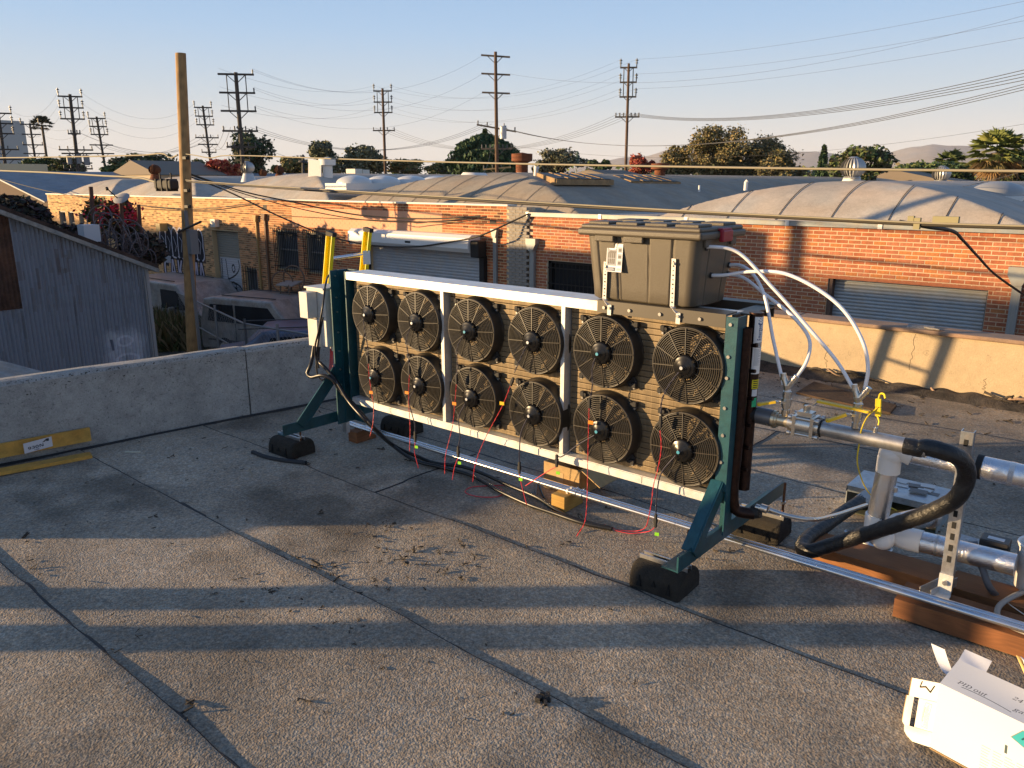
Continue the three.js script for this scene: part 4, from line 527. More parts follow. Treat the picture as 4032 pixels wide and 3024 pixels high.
// lower-fan leads: dark pair with a plug and a lime flag under the rail
const low = (label, i, mid, plug, end) => { const t = thing('fan_lead', label, 'wire', [fanX[i], 0, -2.9], 'lower fan leads'); mesh('dark_pair', [tube([hubP(i, 1), ...mid, [plug[0], plug[1] + 0.03, plug[2]]], 0.0032, 5, 40)], blueBlk, t); mesh('plug', [rbox(0.013, 0.065, 0.012, 0.003, plug[0], plug[1], plug[2]), rbox(0.017, 0.02, 0.016, 0.003, plug[0], plug[1], plug[2])], plugM, t); mesh('red_pair', [tube([[plug[0], plug[1] - 0.03, plug[2]], ...end], 0.0022, 5, 40)], redW, t); mesh('tape_flag', [box(0.02, 0.016, 0.002, plug[0] + 0.012, plug[1] - 0.06, plug[2] + 0.004, 0.3)], limeM, t); };
low('dark lead with lime tag below the second fan column', 1, [[fanX[1] - 0.04, 0.5, ZL], [fanX[1] + 0.0, 0.36, ZL]], [fanX[1] + 0.0, 0.29, ZL], [[fanX[1] - 0.01, 0.2, ZL], [fanX[1] + 0.02, 0.1, ZL]]);
low('dark lead with lime tag below the third fan column', 2, [[fanX[2] - 0.05, 0.48, ZL], [fanX[2] - 0.045, 0.36, ZL]], [fanX[2] - 0.06, 0.275, ZL], [[fanX[2] - 0.09, 0.18, ZL], [fanX[2] - 0.11, 0.1, ZL]]);
low('dark lead with lime tag below the fourth fan column', 3, [[fanX[3] - 0.04, 0.48, ZL], [fanX[3] - 0.05, 0.36, ZL]], [fanX[3] - 0.05, 0.29, ZL], [[fanX[3] - 0.035, 0.2, ZL], [fanX[3] - 0.0, 0.1, ZL]]);
low('dark lead pulled left to a red tail from the fifth fan column', 4, [[fanX[4] - 0.09, 0.5, ZL], [fanX[4] - 0.2, 0.41, ZL]], [fanX[4] - 0.22, 0.385, ZL], [[fanX[4] - 0.27, 0.32, ZL], [fanX[4] - 0.42, 0.2, ZL]]);
low('dark lead with bright lime tag hanging over the conduit at the rightmost fan', 5, [[fanX[5] - 0.07, 0.46, ZL], [fanX[5] - 0.085, 0.34, ZL]], [fanX[5] - 0.085, 0.23, ZL], [[-1.821, 0.03, -3.162], [-1.895, 0.008, -3.141], [-1.973, 0.008, -3.121]]);
solo('red_wire', 'loop of red wire lying in shade on the roof below the fans', 'wire', [tube([[-2.775, 0.006, -3.247], [-2.849, 0.006, -3.174], [-2.929, 0.006, -3.065], [-2.901, 0.006, -2.998], [-2.806, 0.006, -2.997], [-2.719, 0.006, -3.071], [-2.74, 0.006, -3.15], [-2.827, 0.008, -3.171]], 0.003, 5, 60)], redW);
// cardboard box under the rack
const cardb = mot([0.44, 0.29, 0.13], 0.2, 0.1, 221, 0.85, 0, 0.001, 3);
{ const t = thing('cardboard_box', 'open cardboard box with flaps standing under the rack', 'cardboard box', [-2.45, 0, -3.5]);
  mesh('front_panel', [box(0.25, 0.16, 0.005, -2.49, 0.082, -3.36)], cardb, t, { uv: 1 }); mesh('side_panel', [box(0.005, 0.16, 0.26, -2.365, 0.082, -3.49)], cardb, t, { uv: 1 }); mesh('side_panel', [box(0.005, 0.16, 0.26, -2.615, 0.082, -3.49)], cardb, t, { uv: 1 }); mesh('rear_panel', [box(0.25, 0.16, 0.005, -2.49, 0.082, -3.62)], cardb, t, { uv: 1 }); mesh('floor_panel', [box(0.24, 0.005, 0.25, -2.49, 0.008, -3.49)], cardb, t); mesh('flap', [box(0.005, 0.005, 0.26, -2.36, 0.165, -3.49), box(0.14, 0.005, 0.26, -2.29, 0.13, -3.49, 0, 0, -0.5)], cardb, t, { uv: 1 }); mesh('packing_tape', [box(0.05, 0.1, 0.001, -2.5, 0.07, -3.3565)], mat(0.5, 0.36, 0.2, 0.25), t); }
// torn white carton at the bottom right
{
  const board = (w, h, draw) => new THREE.MeshStandardMaterial({ map: canvasTex(w, h, draw), roughness: 0.75, side: THREE.DoubleSide });
  const A = V(...[-0.372, 0.17, -2.544]), B = V(...[-0.347, 0.045, -2.378]), C = V(...[-0.135, 0.17, -2.492]), Dn = V(...[-0.443, 0.01, -2.397]);
  const t = thing('torn_carton', 'torn white shipping carton lying open at the lower right', 'carton', [A.x, 0, A.z]);
  // main face: from ridge line A->C down to the near edge
  const U = C.clone().sub(A).normalize(), dn = B.clone().sub(A), Wd = 0.62;
  const quad = (p, u, v, nu = 12, nv = 8, bend = 0, curl = () => 0) => { const pos = [], uv = [], idx = [], n = V().crossVectors(v, u).normalize(); for (let i = 0; i <= nu; i++) for (let j = 0; j <= nv; j++) { const a = i / nu, b = j / nv, q = p.clone().addScaledVector(u, a).addScaledVector(v, b).addScaledVector(n, bend * Math.sin(a * Math.PI) * Math.sin(b * Math.PI) + curl(a, b)); pos.push(q.x, q.y, q.z); uv.push(a, 1 - b); } for (let i = 0; i < nu; i++) for (let j = 0; j < nv; j++) { const k = i * (nv + 1) + j; idx.push(k, k + 1, k + nv + 1, k + 1, k + nv + 2, k + nv + 1); } const g = new THREE.BufferGeometry(); g.setAttribute('position', new THREE.Float32BufferAttribute(pos, 3)); g.setAttribute('uv', new THREE.Float32BufferAttribute(uv, 2)); g.setIndex(idx); g.computeVertexNormals(); return g; };
  const wht = '#f1efe9';
  const front = board(1024, 512, (c) => { c.fillStyle = wht; c.fillRect(0, 0, 1024, 512); c.save(); c.translate(420, 120); c.rotate(0.5); c.fillStyle = '#3fb5b2'; c.fillRect(-50, -50, 100, 100); c.strokeStyle = '#8c8c80'; c.lineWidth = 4; c.strokeRect(-50, -50, 100, 100); c.fillStyle = '#1d5a5c'; c.fillRect(-22, -30, 9, 44); c.restore(); c.fillStyle = '#56645e'; c.fillRect(330, 215, 12, 60); c.fillStyle = '#8d8b84'; c.font = '15px sans-serif'; for (let k = 0; k < 4; k++) for (let y = 300; y < 470; y += 20) c.fillRect(230 + k * 52, y, 30 + (y * 7 + k * 31) % 18, 3); c.fillRect(470, 182, 60, 3); for (let y = 90; y < 420; y += 18) c.fillRect(640, y, 180 - (y % 50), 3); });
  mesh('front_face', quad(A, U.clone().multiplyScalar(Wd), dn, 16, 8, 0.006), front, t);
  const topM = board(1024, 256, (c) => { c.translate(0, 256); c.scale(1, -1); c.fillStyle = '#eceae4'; c.fillRect(0, 0, 1024, 256); c.strokeStyle = '#3a3a3c'; c.lineWidth = 4; c.fillStyle = '#38383a'; c.font = 'italic 40px serif'; c.fillText('PID out', 60, 190); c.beginPath(); c.moveTo(90, 205); c.quadraticCurveTo(200, 190, 330, 214); c.stroke(); c.fillText('24V 2nd', 300, 110); c.fillText('gate', 330, 190); c.beginPath(); c.moveTo(430, 120); c.lineTo(410, 230); c.moveTo(440, 130); c.lineTo(520, 180); c.lineTo(430, 225); c.stroke(); c.fillStyle = '#222'; c.font = 'bold 92px sans-serif'; c.fillText('24V', 780, 235); c.fillStyle = '#77777a'; for (let k = 0; k < 5; k++) c.fillRect(640, 60 + k * 18, 260, 5); });
  const back = V(0.02, 0.012, -0.16); mesh('top_face', quad(A, U.clone().multiplyScalar(Wd), back, 16, 8, 0.004), topM, t);
  const flapA = board(512, 256, (c) => { c.fillStyle = '#efe9dc'; c.fillRect(0, 0, 512, 256); c.strokeStyle = '#1c1a19'; c.lineWidth = 24; c.lineJoin = 'bevel'; c.beginPath(); c.moveTo(210, 20); c.lineTo(200, 110); c.lineTo(300, 90); c.lineTo(390, 150); c.lineTo(440, 50); c.stroke(); });
  const flapM = board(512, 512, (c) => { c.fillStyle = '#efe9dc'; c.fillRect(0, 0, 512, 512); c.save(); c.scale(1.6, 1.6); c.translate(120, 290); c.rotate(-Math.PI / 2 + 0.1); c.strokeStyle = '#55534e'; c.lineWidth = 3; c.strokeRect(0, 0, 260, 110); c.fillStyle = '#2a2927'; c.font = 'bold 26px sans-serif'; c.fillText('ATTENTION!!', 50, 30); c.font = '13px sans-serif'; ['THIS IS A NON-REFILLABLE CYLINDER', 'IT IS EQUIPPED WITH A NON-REFILLABLE', 'VALVE. DO NOT ATTEMPT TO REFILL', 'COMPRESSED GAS OR ANY'].forEach((s, i) => c.fillText(s, 8, 52 + i * 16, 244)); c.restore(); });
  const fl = Dn.clone().sub(B); fl.y = -0.03; const side = V(...[-0.468, 0.1, -2.631]).sub(A);
  mesh('end_flap', quad(A.clone().add(side), side.clone().multiplyScalar(-1), dn.clone().multiplyScalar(0.30), 6, 4, 0.004), flapA, t);
  mesh('end_flap', quad(A.clone().addScaledVector(dn, 0.305).addScaledVector(side, 0.62), side.clone().multiplyScalar(-0.62), dn.clone().multiplyScalar(0.46), 6, 4, 0.006), flapM, t);
  mesh('end_flap', quad(A.clone().addScaledVector(dn, 0.77).addScaledVector(side, 1.15), side.clone().multiplyScalar(-1.15), dn.clone().multiplyScalar(0.22), 8, 4, 0.012), board(64, 64, (c) => { c.fillStyle = '#e6e1d8'; c.fillRect(0, 0, 64, 64); }), t);
  mesh('torn_strip', quad(A.clone().addScaledVector(dn, 0.3).addScaledVector(side, 1.08), side.clone().multiplyScalar(-0.28), dn.clone().multiplyScalar(0.48), 4, 6, 0.01), board(64, 64, (c) => { c.fillStyle = '#ddd9d0'; c.fillRect(0, 0, 64, 64); }), t);
  const pale = board(64, 64, (c) => { c.fillStyle = '#d9dade'; c.fillRect(0, 0, 64, 64); }), kraft = board(64, 64, (c) => { c.fillStyle = '#d9b872'; c.fillRect(0, 0, 64, 64); });
  const kr = cardb; for (const [p, q] of [[A.clone().addScaledVector(dn, 1.0), A.clone().addScaledVector(dn, 1.0).addScaledVector(U, Wd)], [A.clone().add(side), A.clone().add(side).addScaledVector(dn, 0.3)], [A.clone().addScaledVector(dn, 0.77).addScaledVector(side, 1.15), A.clone().addScaledVector(dn, 0.99).addScaledVector(side, 1.15)], [A.clone().addScaledVector(dn, 0.3).addScaledVector(side, 1.08), A.clone().addScaledVector(dn, 0.78).addScaledVector(side, 1.08)]]) mesh('board_edge', [bar(p, q, 0.004, 0.004)], kr, t);
  const T1 = A.clone().add(back), tip = V(...[-0.448, 0.2, -2.659]);
  mesh('torn_strip', quad(A.clone().addScaledVector(back, 0.35), tip.clone().sub(A), U.clone().multiplyScalar(0.045), 10, 3, 0, (a) => -0.03 * Math.sin(a * 3)), pale, t);
  mesh('top_flap', quad(T1.clone(), U.clone().multiplyScalar(0.085), V(0.005, 0.012, -0.06), 6, 6, 0.004), pale, t);
  mesh('top_flap', quad(T1.clone().addScaledVector(U, 0.24), U.clone().multiplyScalar(0.38), V(0.01, 0.05, -0.09), 6, 6, 0.004), pale, t);
  mesh('torn_edge', quad(T1.clone().addScaledVector(U, 0.13), U.clone().multiplyScalar(0.075), V(0.015, -0.012, 0.06), 6, 6, -0.01), kraft, t);
  mesh('torn_strip', quad(T1.clone().addScaledVector(U, 0.235), V(-0.07, 0.05, -0.11), U.clone().multiplyScalar(0.06), 6, 4, 0.01, (a, b) => 0.012 * Math.sin(a * 9 + b * 4)), pale, t);
  mesh('torn_edge', quad(T1.clone().addScaledVector(U, 0.22), V(-0.068, 0.05, -0.108), U.clone().multiplyScalar(0.016), 6, 2, 0.008), kraft, t);
}
// dark board by the back parapet, boards by the left parapet, hose offcut and scraps
solo('dark_board', 'thin dark brown board lying on the roof near the tan parapet', 'board', [(() => { const a = [-2.275, 0.014, -6.327], b = [-2.295, 0.014, -6.791], c = [-1.529, 0.014, -6.461], d = [-1.506, 0.014, -6.206]; const s = new THREE.Shape([a, b, c, d].map((p) => new THREE.Vector2(p[0], -p[2]))); const g = new THREE.ExtrudeGeometry(s, { depth: 0.016, bevelEnabled: false }); g.rotateX(-Math.PI / 2); g.translate(0, 0.006, 0); return g; })()], mot([0.06, 0.036, 0.022], 0.5, 0.4, 231, 0.9, 0, 0.004, 2), { uv: 1 });
{
  const yb = new THREE.MeshStandardMaterial({ map: rep(mottle([0.5, 0.27, 0.05], 0.35, 0.1, 235), 2), roughness: 0.6 });
  const a = V(wallDir(-1.95) + 0.035, 0.1, -1.95), b = V(wallDir(-0.9) + 0.035, 0.1, -0.9); const t = thing('yellow_plank', 'yellow plank with a printed white label leaning by the left parapet', 'plank', [a.x, 0, a.z]);
  mesh('board', [bar([a.x, 0.1, a.z], [b.x, 0.1, b.z], 0.022, 0.09)], yb, t, { uv: 1 });
  const lab = canvasTex(512, 160, (c) => { c.fillStyle = '#cdccd0'; c.fillRect(0, 0, 512, 160); c.fillStyle = '#26272c'; c.font = 'bold 62px sans-serif'; c.fillText('930N', 34, 118); c.fillText('930N', 320, 118); c.font = 'bold 26px sans-serif'; c.fillText('CBZ', 90, 150); c.fillText('CBZ', 380, 150); c.beginPath(); for (const x of [170, 300]) { c.moveTo(x, 56); c.lineTo(x + 42, 14); c.lineTo(x + 66, 14); c.lineTo(x + 66, 56); c.lineTo(x + 40, 56); c.lineTo(x + 40, 40); c.lineTo(x + 24, 56); } c.fill(); });
  const lg = new THREE.PlaneGeometry(0.34, 0.066); lg.rotateY(Math.PI / 2 + 0.146); lg.translate(wallDir(-1.72) + 0.0475, 0.102, -1.72); mesh('label', lg, new THREE.MeshStandardMaterial({ map: lab, roughness: 0.6, side: THREE.DoubleSide }), t);
  const e = V(-5.15, 0.02, -1.87), f = V(-5.36, 0.02, -0.9); solo('yellow_plank', 'yellow plank lying flat in front of the labelled one', 'plank', [bar([e.x, 0.016, e.z], [f.x, 0.016, f.z], 0.085, 0.022)], yb, { uv: 1 });
}
solo('hose_offcut', 'short dark offcut of pipe insulation lying by the left block', 'hose', [tube([[-4.409, 0.016, -2.576], [-4.254, 0.016, -2.58], [-4.115, 0.016, -2.618], [-3.976, 0.016, -2.682]], 0.014, 8, 24)], mat(0.028, 0.03, 0.034, 0.8));
solo('wood_sliver', 'pale wood sliver on the shaded roof by the yellow planks', 'wood scrap', [box(0.1, 0.006, 0.012, ...[-5.041, 0.005, -2.086], 0.7)], mat(0.55, 0.52, 0.4, 0.8));
solo('tar_lump', 'black lump of torn roofing felt on a seam in the foreground', 'roofing scrap', (() => { reseed(241); const c = V(...[-1.418, 0, -1.839]); return Array.from({ length: 11 }, () => box(rr(0.008, 0.024), rr(0.006, 0.02), rr(0.008, 0.02), c.x + rr(-0.02, 0.02), 0.008 + rr(0, 0.008), c.z + rr(-0.03, 0.02), rr(0, 3), rr(-0.5, 0.5))); })(), tarMat, { uv: 1 });
solo('dry_straw', 'dry straw-like strips scattered beside the left rubber block', 'debris', [[[-4.608, 0.004, -2.584], [-4.662, 0.004, -2.712]], [[-4.52, 0.004, -2.625], [-4.314, 0.004, -2.636]], [[-4.314, 0.004, -2.636], [-4.135, 0.004, -2.725]], [[-4.186, 0.004, -2.41], [-4.053, 0.004, -2.354]], [[-4.416, 0.006, -2.607], [-4.15, 0.006, -2.756]]].map(([a, b]) => bar(a, b, 0.006, 0.002)), mat(0.3, 0.24, 0.15, 0.9));
// leaf litter and grit
{
  reseed(251); const gs = [], leafM = mot([0.05, 0.038, 0.026], 0.8, 0.4, 253, 0.9, 0, 0, 6);
  const put = (x, z, s) => { const y = undul(x, z) + 0.006; for (let k = 0; k < 1 + Math.floor(R() * 3); k++) gs.push(box(s * rr(0.6, 1.8), s * rr(0.08, 0.22), s * rr(0.12, 0.35), x + rr(-s, s), y + s * 0.1, z + rr(-s, s), rr(0, 6.3), rr(-0.4, 0.4), rr(-0.4, 0.4))); };
  for (let k = 0; k < 330; k++) put(rr(-5.2, -1.2), rr(-4.2, -0.9), 0.007 + 0.02 * Math.pow(R(), 3));
  for (let k = 0; k < 90; k++) put(rr(-3.0, -2.2), rr(-2.5, -1.6), 0.012 + 0.022 * R() * R());
  for (let k = 0; k < 420; k++) put(rr(-3.0, 1.5), -6.95 + Math.pow(R(), 2) * 1.9, 0.008 + 0.03 * Math.pow(R(), 4));
  for (let k = 0; k < 60; k++) put(rr(-1.4, 0.4), rr(-5.2, -3.6), 0.008 + 0.02 * Math.pow(R(), 3));
  solo('leaf_litter', 'scattered dark leaf litter and grit on the flat roof', 'debris', gs, leafM, { uv: 1, kind: 'stuff' });
}
// yellow fibreglass ladder over the left parapet
{
  const yl = new THREE.MeshStandardMaterial({ color: lin(0.85, 0.68, 0.012), roughness: 0.4 }), t = thing('ladder', 'yellow fibreglass ladder standing up behind the left end of the rack', 'ladder', [-5.3, 0, -3.95]);
  const rail = (z, top) => { const a = V(-6.1, GY + 0.02, z), b = V(-5.1, top, z - 0.02); mesh('rail', [bar(a, b, 0.006, 0.075, V(1, 0.2, 0)), bar(V(a.x + 0.035, a.y, a.z + 0.014), V(b.x + 0.035, b.y, b.z + 0.014), 0.032, 0.006, V(1, 0.2, 0)), bar(V(a.x - 0.035, a.y, a.z + 0.014), V(b.x - 0.035, b.y, b.z + 0.014), 0.032, 0.006, V(1, 0.2, 0))], yl, t); mesh('rail_cap', [bar(V(b.x, b.y, b.z + 0.008), V(b.x + 0.005, b.y + 0.03, b.z + 0.008), 0.042, 0.084, V(1, 0.2, 0))], blackMatte, t); return [a, b]; };
  const [a1, b1] = rail(-3.80, 1.31), [a2, b2] = rail(-4.17, 1.325);
  for (let k = 0; k < 15; k++) { const f = 1 - (0.185 + 0.305 * k) / 4.7; const p = a1.clone().lerp(b1, f), q = a2.clone().lerp(b2, f); mesh('rung', [rod(p, q, 0.016, 0.016, 10)], conduitM, t); }
  const pl = a2.clone().lerp(b2, 0.955); mesh('warning_sticker', [box(0.06, 0.11, 0.002, pl.x + 0.042, pl.y, pl.z + 0.032, 0.9)], mat(0.75, 0.75, 0.72, 0.5), t);
}
// ---------- brick warehouses across the alley ----------
const BZ = -14, CH = 0.0677, BL = 0.2032; // wall plane, course height, brick module
const brickPal = [[0.3696, 0.1188, 0.0528], [0.3872, 0.132, 0.0616], [0.352, 0.11, 0.0502], [0.4048, 0.1452, 0.0722], [0.3784, 0.1276, 0.0634], [0.44, 0.1628, 0.0572], [0.3388, 0.1012, 0.0466], [0.3872, 0.1408, 0.0774]];
const brickMats = brickPal.map((c, i) => mot(c, 0.28, 0.3, 300 + i, 0.9, 0, 0.002, 3));
const mortarM = mot([0.58, 0.44, 0.29], 0.25, 0.25, 310, 0.95, 0, 0.002, 2);
const slatM = new THREE.MeshStandardMaterial({ map: rep(mottle([0.36, 0.38, 0.39], 0.12, 0.05, 311), 1), roughness: 0.45, metalness: 0.3 });
const slatPaint = new THREE.MeshStandardMaterial({ map: rep(mottle([0.42, 0.43, 0.45], 0.1, 0.05, 312), 1), roughness: 0.42, metalness: 0.2 });
const gutterM = new THREE.MeshStandardMaterial({ map: rep(mottle([0.3, 0.31, 0.3], 0.15, 0.06, 313), 1), roughness: 0.5, metalness: 0.25 });
const creamM = mat(0.66, 0.62, 0.54, 0.5), ironM = mat(0.02, 0.018, 0.016, 0.6, 0.3);
function slat(w, h) { const s = new THREE.Shape(); s.moveTo(0, 0); s.lineTo(0.004, 0.004); s.quadraticCurveTo(0.02, h * 0.5, 0.004, h - 0.004); s.lineTo(0, h); s.lineTo(-0.004, h); s.lineTo(-0.004, 0); const g = new THREE.ExtrudeGeometry(s, { depth: w, bevelEnabled: false, curveSegments: 5 }); g.rotateY(Math.PI / 2); g.translate(0, 0, 0); g.scale(1, 1, -1); const p = g.attributes.position, ix = []; g.computeVertexNormals(); g.translate(-w / 2, 0, 0); return g; }
// a brick cut at the openings: true when whole, a list of [centre, length factor] when cut, null when gone
function clip(x, y, holes, gap) { const w = BL - gap; let a = x - w / 2, b = x + w / 2, cut = false; for (const h of holes) if (y + CH * 0.3 > h[2] && y - CH * 0.3 < h[3] && b > h[0] && a < h[1]) { cut = true; if (a < h[0]) b = Math.min(b, h[0] - 0.004); else if (b > h[1]) a = Math.max(a, h[1] + 0.004); else return null; } if (!cut) return true; return b - a > 0.02 ? [[(a + b) / 2, (b - a) / w * 0.999]] : null; }
const inside = (x, y, holes) => holes.some(([a, b, c, d]) => x > a && x < b && y > c && y < d);
// right wing: X from -11.45 to 3, wall face at BZ
{
  const t = thing('brick_building', 'red brick warehouse with grey gutter and roller door behind the tan parapet', 'building', [-4.5, GY, BZ]);
  const x0 = -11.4, x1 = 3.0, yTop = 0.965, door = [-4.66, -2.22, GY, 0.085], win = [-10.87, -9.25, -1.5, 0.01], holes = [door, win];
  const strips = []; // mortar backing round the openings
  strips.push(bb(x0, x1, door[3], yTop, BZ - 0.3, BZ - 0.0025), bb(x0, win[0], GY, door[3], BZ - 0.3, BZ - 0.0025), bb(win[1], door[0], GY, door[3], BZ - 0.3, BZ - 0.0025), bb(door[1], x1, GY, door[3], BZ - 0.3, BZ - 0.0025), bb(win[0], win[1], GY, win[2], BZ - 0.3, BZ - 0.0025), bb(win[0], win[1], win[3], door[3], BZ - 0.3, BZ - 0.0025));
  mesh('mortar', strips, mortarM, t, { uv: 1 });
  const singles = [], rest = brickPal.map(() => []); reseed(321);
  const bg = [0, 1, 2, 3].map((k) => { const g = prep(new RoundedBoxGeometry(BL - 0.0105, CH - 0.0105, 0.05, 1, 0.004)); return g; });
  const hg = prep(new THREE.BoxGeometry(BL / 2 - 0.0105, CH - 0.0105, 0.05));
  const full = metreUV(prep(new THREE.BoxGeometry(BL - 0.0135, CH - 0.0135, 0.05)));
  const n = Math.floor((yTop - GY) / CH);
  for (let r = 0; r < n; r++) { const y = yTop - (r + 0.5) * CH, off = (r % 2) * BL / 2; for (let x = x0 + off + BL / 2; x < x1; x += BL) { const pcs = clip(x, y, holes, 0.0135); if (!pcs) continue; const z = BZ - 0.025 + rr(-0.002, 0.002), c = R() < 0.05 ? 5 : Math.floor(Math.min(0.999, Math.max(0, 0.75 * und1(x * 0.9 + 30, y * 2.2 + 30) + 0.55 * R() - 0.15)) * brickPal.length); if (pcs === true) { if (y > -1.5 && x < 1.6) singles.push([x, y, z, c]); else rest[c].push([x, y, z]); } else for (const [m, f] of pcs) rest[c].push([m, y, z, f]); } }
  // the 300 bricks that show largest stand alone, the rest are joined
  singles.sort((a, b) => Math.hypot(a[0], a[2]) + Math.abs(a[1] - 0.4) * 3 - Math.hypot(b[0], b[2]) - Math.abs(b[1] - 0.4) * 3);
  const vis = singles.filter((s) => s[0] > -6.5 && s[0] < -1.3); const keep = new Set(vis.slice(0, 300));
  for (const s of singles) { if (keep.has(s)) { const m = new THREE.Mesh(full, brickMats[s[3]]); m.name = 'brick'; m.position.set(s[0] + 4.5, s[1] - GY, s[2] - BZ); m.rotation.y = rr(-0.006, 0.006); t.add(m); } else rest[s[3]].push([s[0], s[1], s[2]]); }
  rest.forEach((L, c) => { if (L.length) mesh('brickwork', L.map((s) => { const g = full.clone(); if (s.length === 4 && s[3] < 1) g.scale(s[3], 1, 1); return g.translate(s[0], s[1], s[2]); }), brickMats[c], t, { uv: 1 }).userData.kind = 'stuff'; });
  // gutter and its lap brackets
  const gut = mesh('gutter', [bb(x0 - 0.05, x1, 0.967, 1.045, BZ + 0.002, BZ + 0.07), bb(x0 - 0.05, x1, 1.043, 1.055, BZ - 0.04, BZ + 0.08)], gutterM, t, { uv: 1 });
  for (const x of [-11.4, -9.44, -7.44, -5.45, -3.89, -1.6]) mesh('gutter_clip', [bb(x - 0.035, x + 0.035, 0.964, 1.06, BZ + 0.071, BZ + 0.083)], galv, gut);
  const dr = mesh('roller_door', [bb(door[0], door[1], GY, door[3], BZ - 0.2, BZ - 0.18)], slatM, t);
  const sg = slat(door[1] - door[0] - 0.08, 0.06); for (let k = 0; k < 34; k++) mesh('slat', sg.clone().translate((door[0] + door[1]) / 2, door[3] - 0.06 * (k + 1) - 0.05, BZ - 0.17), slatM, dr, { uv: 1 });
  mesh('door_jamb', [bb(door[0] - 0.01, door[0] + 0.07, GY, door[3], BZ - 0.17, BZ - 0.02)], mat(0.11, 0.065, 0.045, 0.7), t); mesh('lintel_course', [bb(door[0] - 0.1, door[1] + 0.1, door[3] + 0.002, door[3] + 0.05, BZ - 0.012, BZ + 0.004)], brickMats[3], t, { uv: 1 });
  // barred dark window
  const w = mesh('window', [bb(win[0], win[1], win[2], win[3], BZ - 0.16, BZ - 0.14)], new THREE.MeshStandardMaterial({ color: lin(0.015, 0.017, 0.02), roughness: 0.15 }), t); mesh('frame', [bb(win[0], win[1], win[3] - 0.06, win[3], BZ - 0.14, BZ - 0.05), bb(win[0], win[0] + 0.06, win[2], win[3], BZ - 0.14, BZ - 0.05), bb(win[1] - 0.06, win[1], win[2], win[3], BZ - 0.14, BZ - 0.05)], ironM, w);
  for (let k = 1; k < 14; k++) mesh('bar', [rod([win[0] + k * 0.11, win[2], BZ - 0.02], [win[0] + k * 0.11, win[3], BZ - 0.02], 0.008, 0.008, 5)], ironM, w); for (const y of [-0.15, -0.5, -0.85, -1.25]) mesh('bar', [bb(win[0], win[1], y - 0.012, y + 0.012, BZ - 0.03, BZ - 0.018)], ironM, w);
  const ds = (x) => mesh('downspout', [bb(x - 0.06, x + 0.06, GY, 0.2, BZ + 0.02, BZ + 0.1), xf(extr([[-0.14, 0.4], [0.14, 0.4], [0.14, 0.28], [0.06, 0.12], [-0.06, 0.12], [-0.14, 0.28]], 0.14), x, 0.08, BZ + 0.01)], gutterM, t); ds(-11.25); ds(-1.84);
}
// painted pier between the two buildings
{ const t = thing('brick_pier', 'grey painted brick pier between the two brick buildings', 'pier', [-11.85, GY, BZ]); const gm = mot([0.3, 0.28, 0.25], 0.4, 0.2, 331, 0.9, 0, 0.003, 2); mesh('core', [bb(-12.02, -11.47, GY, 1.16, BZ - 0.3, BZ + 0.03)], mortarM, t, { uv: 1 });
  const g = metreUV(prep(new THREE.BoxGeometry(BL - 0.01, CH - 0.01, 0.05))); for (let r = 0; r < 46; r++) for (let k = 0; k < 3; k++) { const x = -12.02 + BL * (k + 0.5) + (r % 2 ? BL * 0.28 : -0.02); if (x > -11.45) continue; const m = new THREE.Mesh(g, gm); m.name = 'brick'; m.position.set(x - (-11.85), 1.13 - r * CH - GY, 0.03 + 0.002); t.add(m); } }
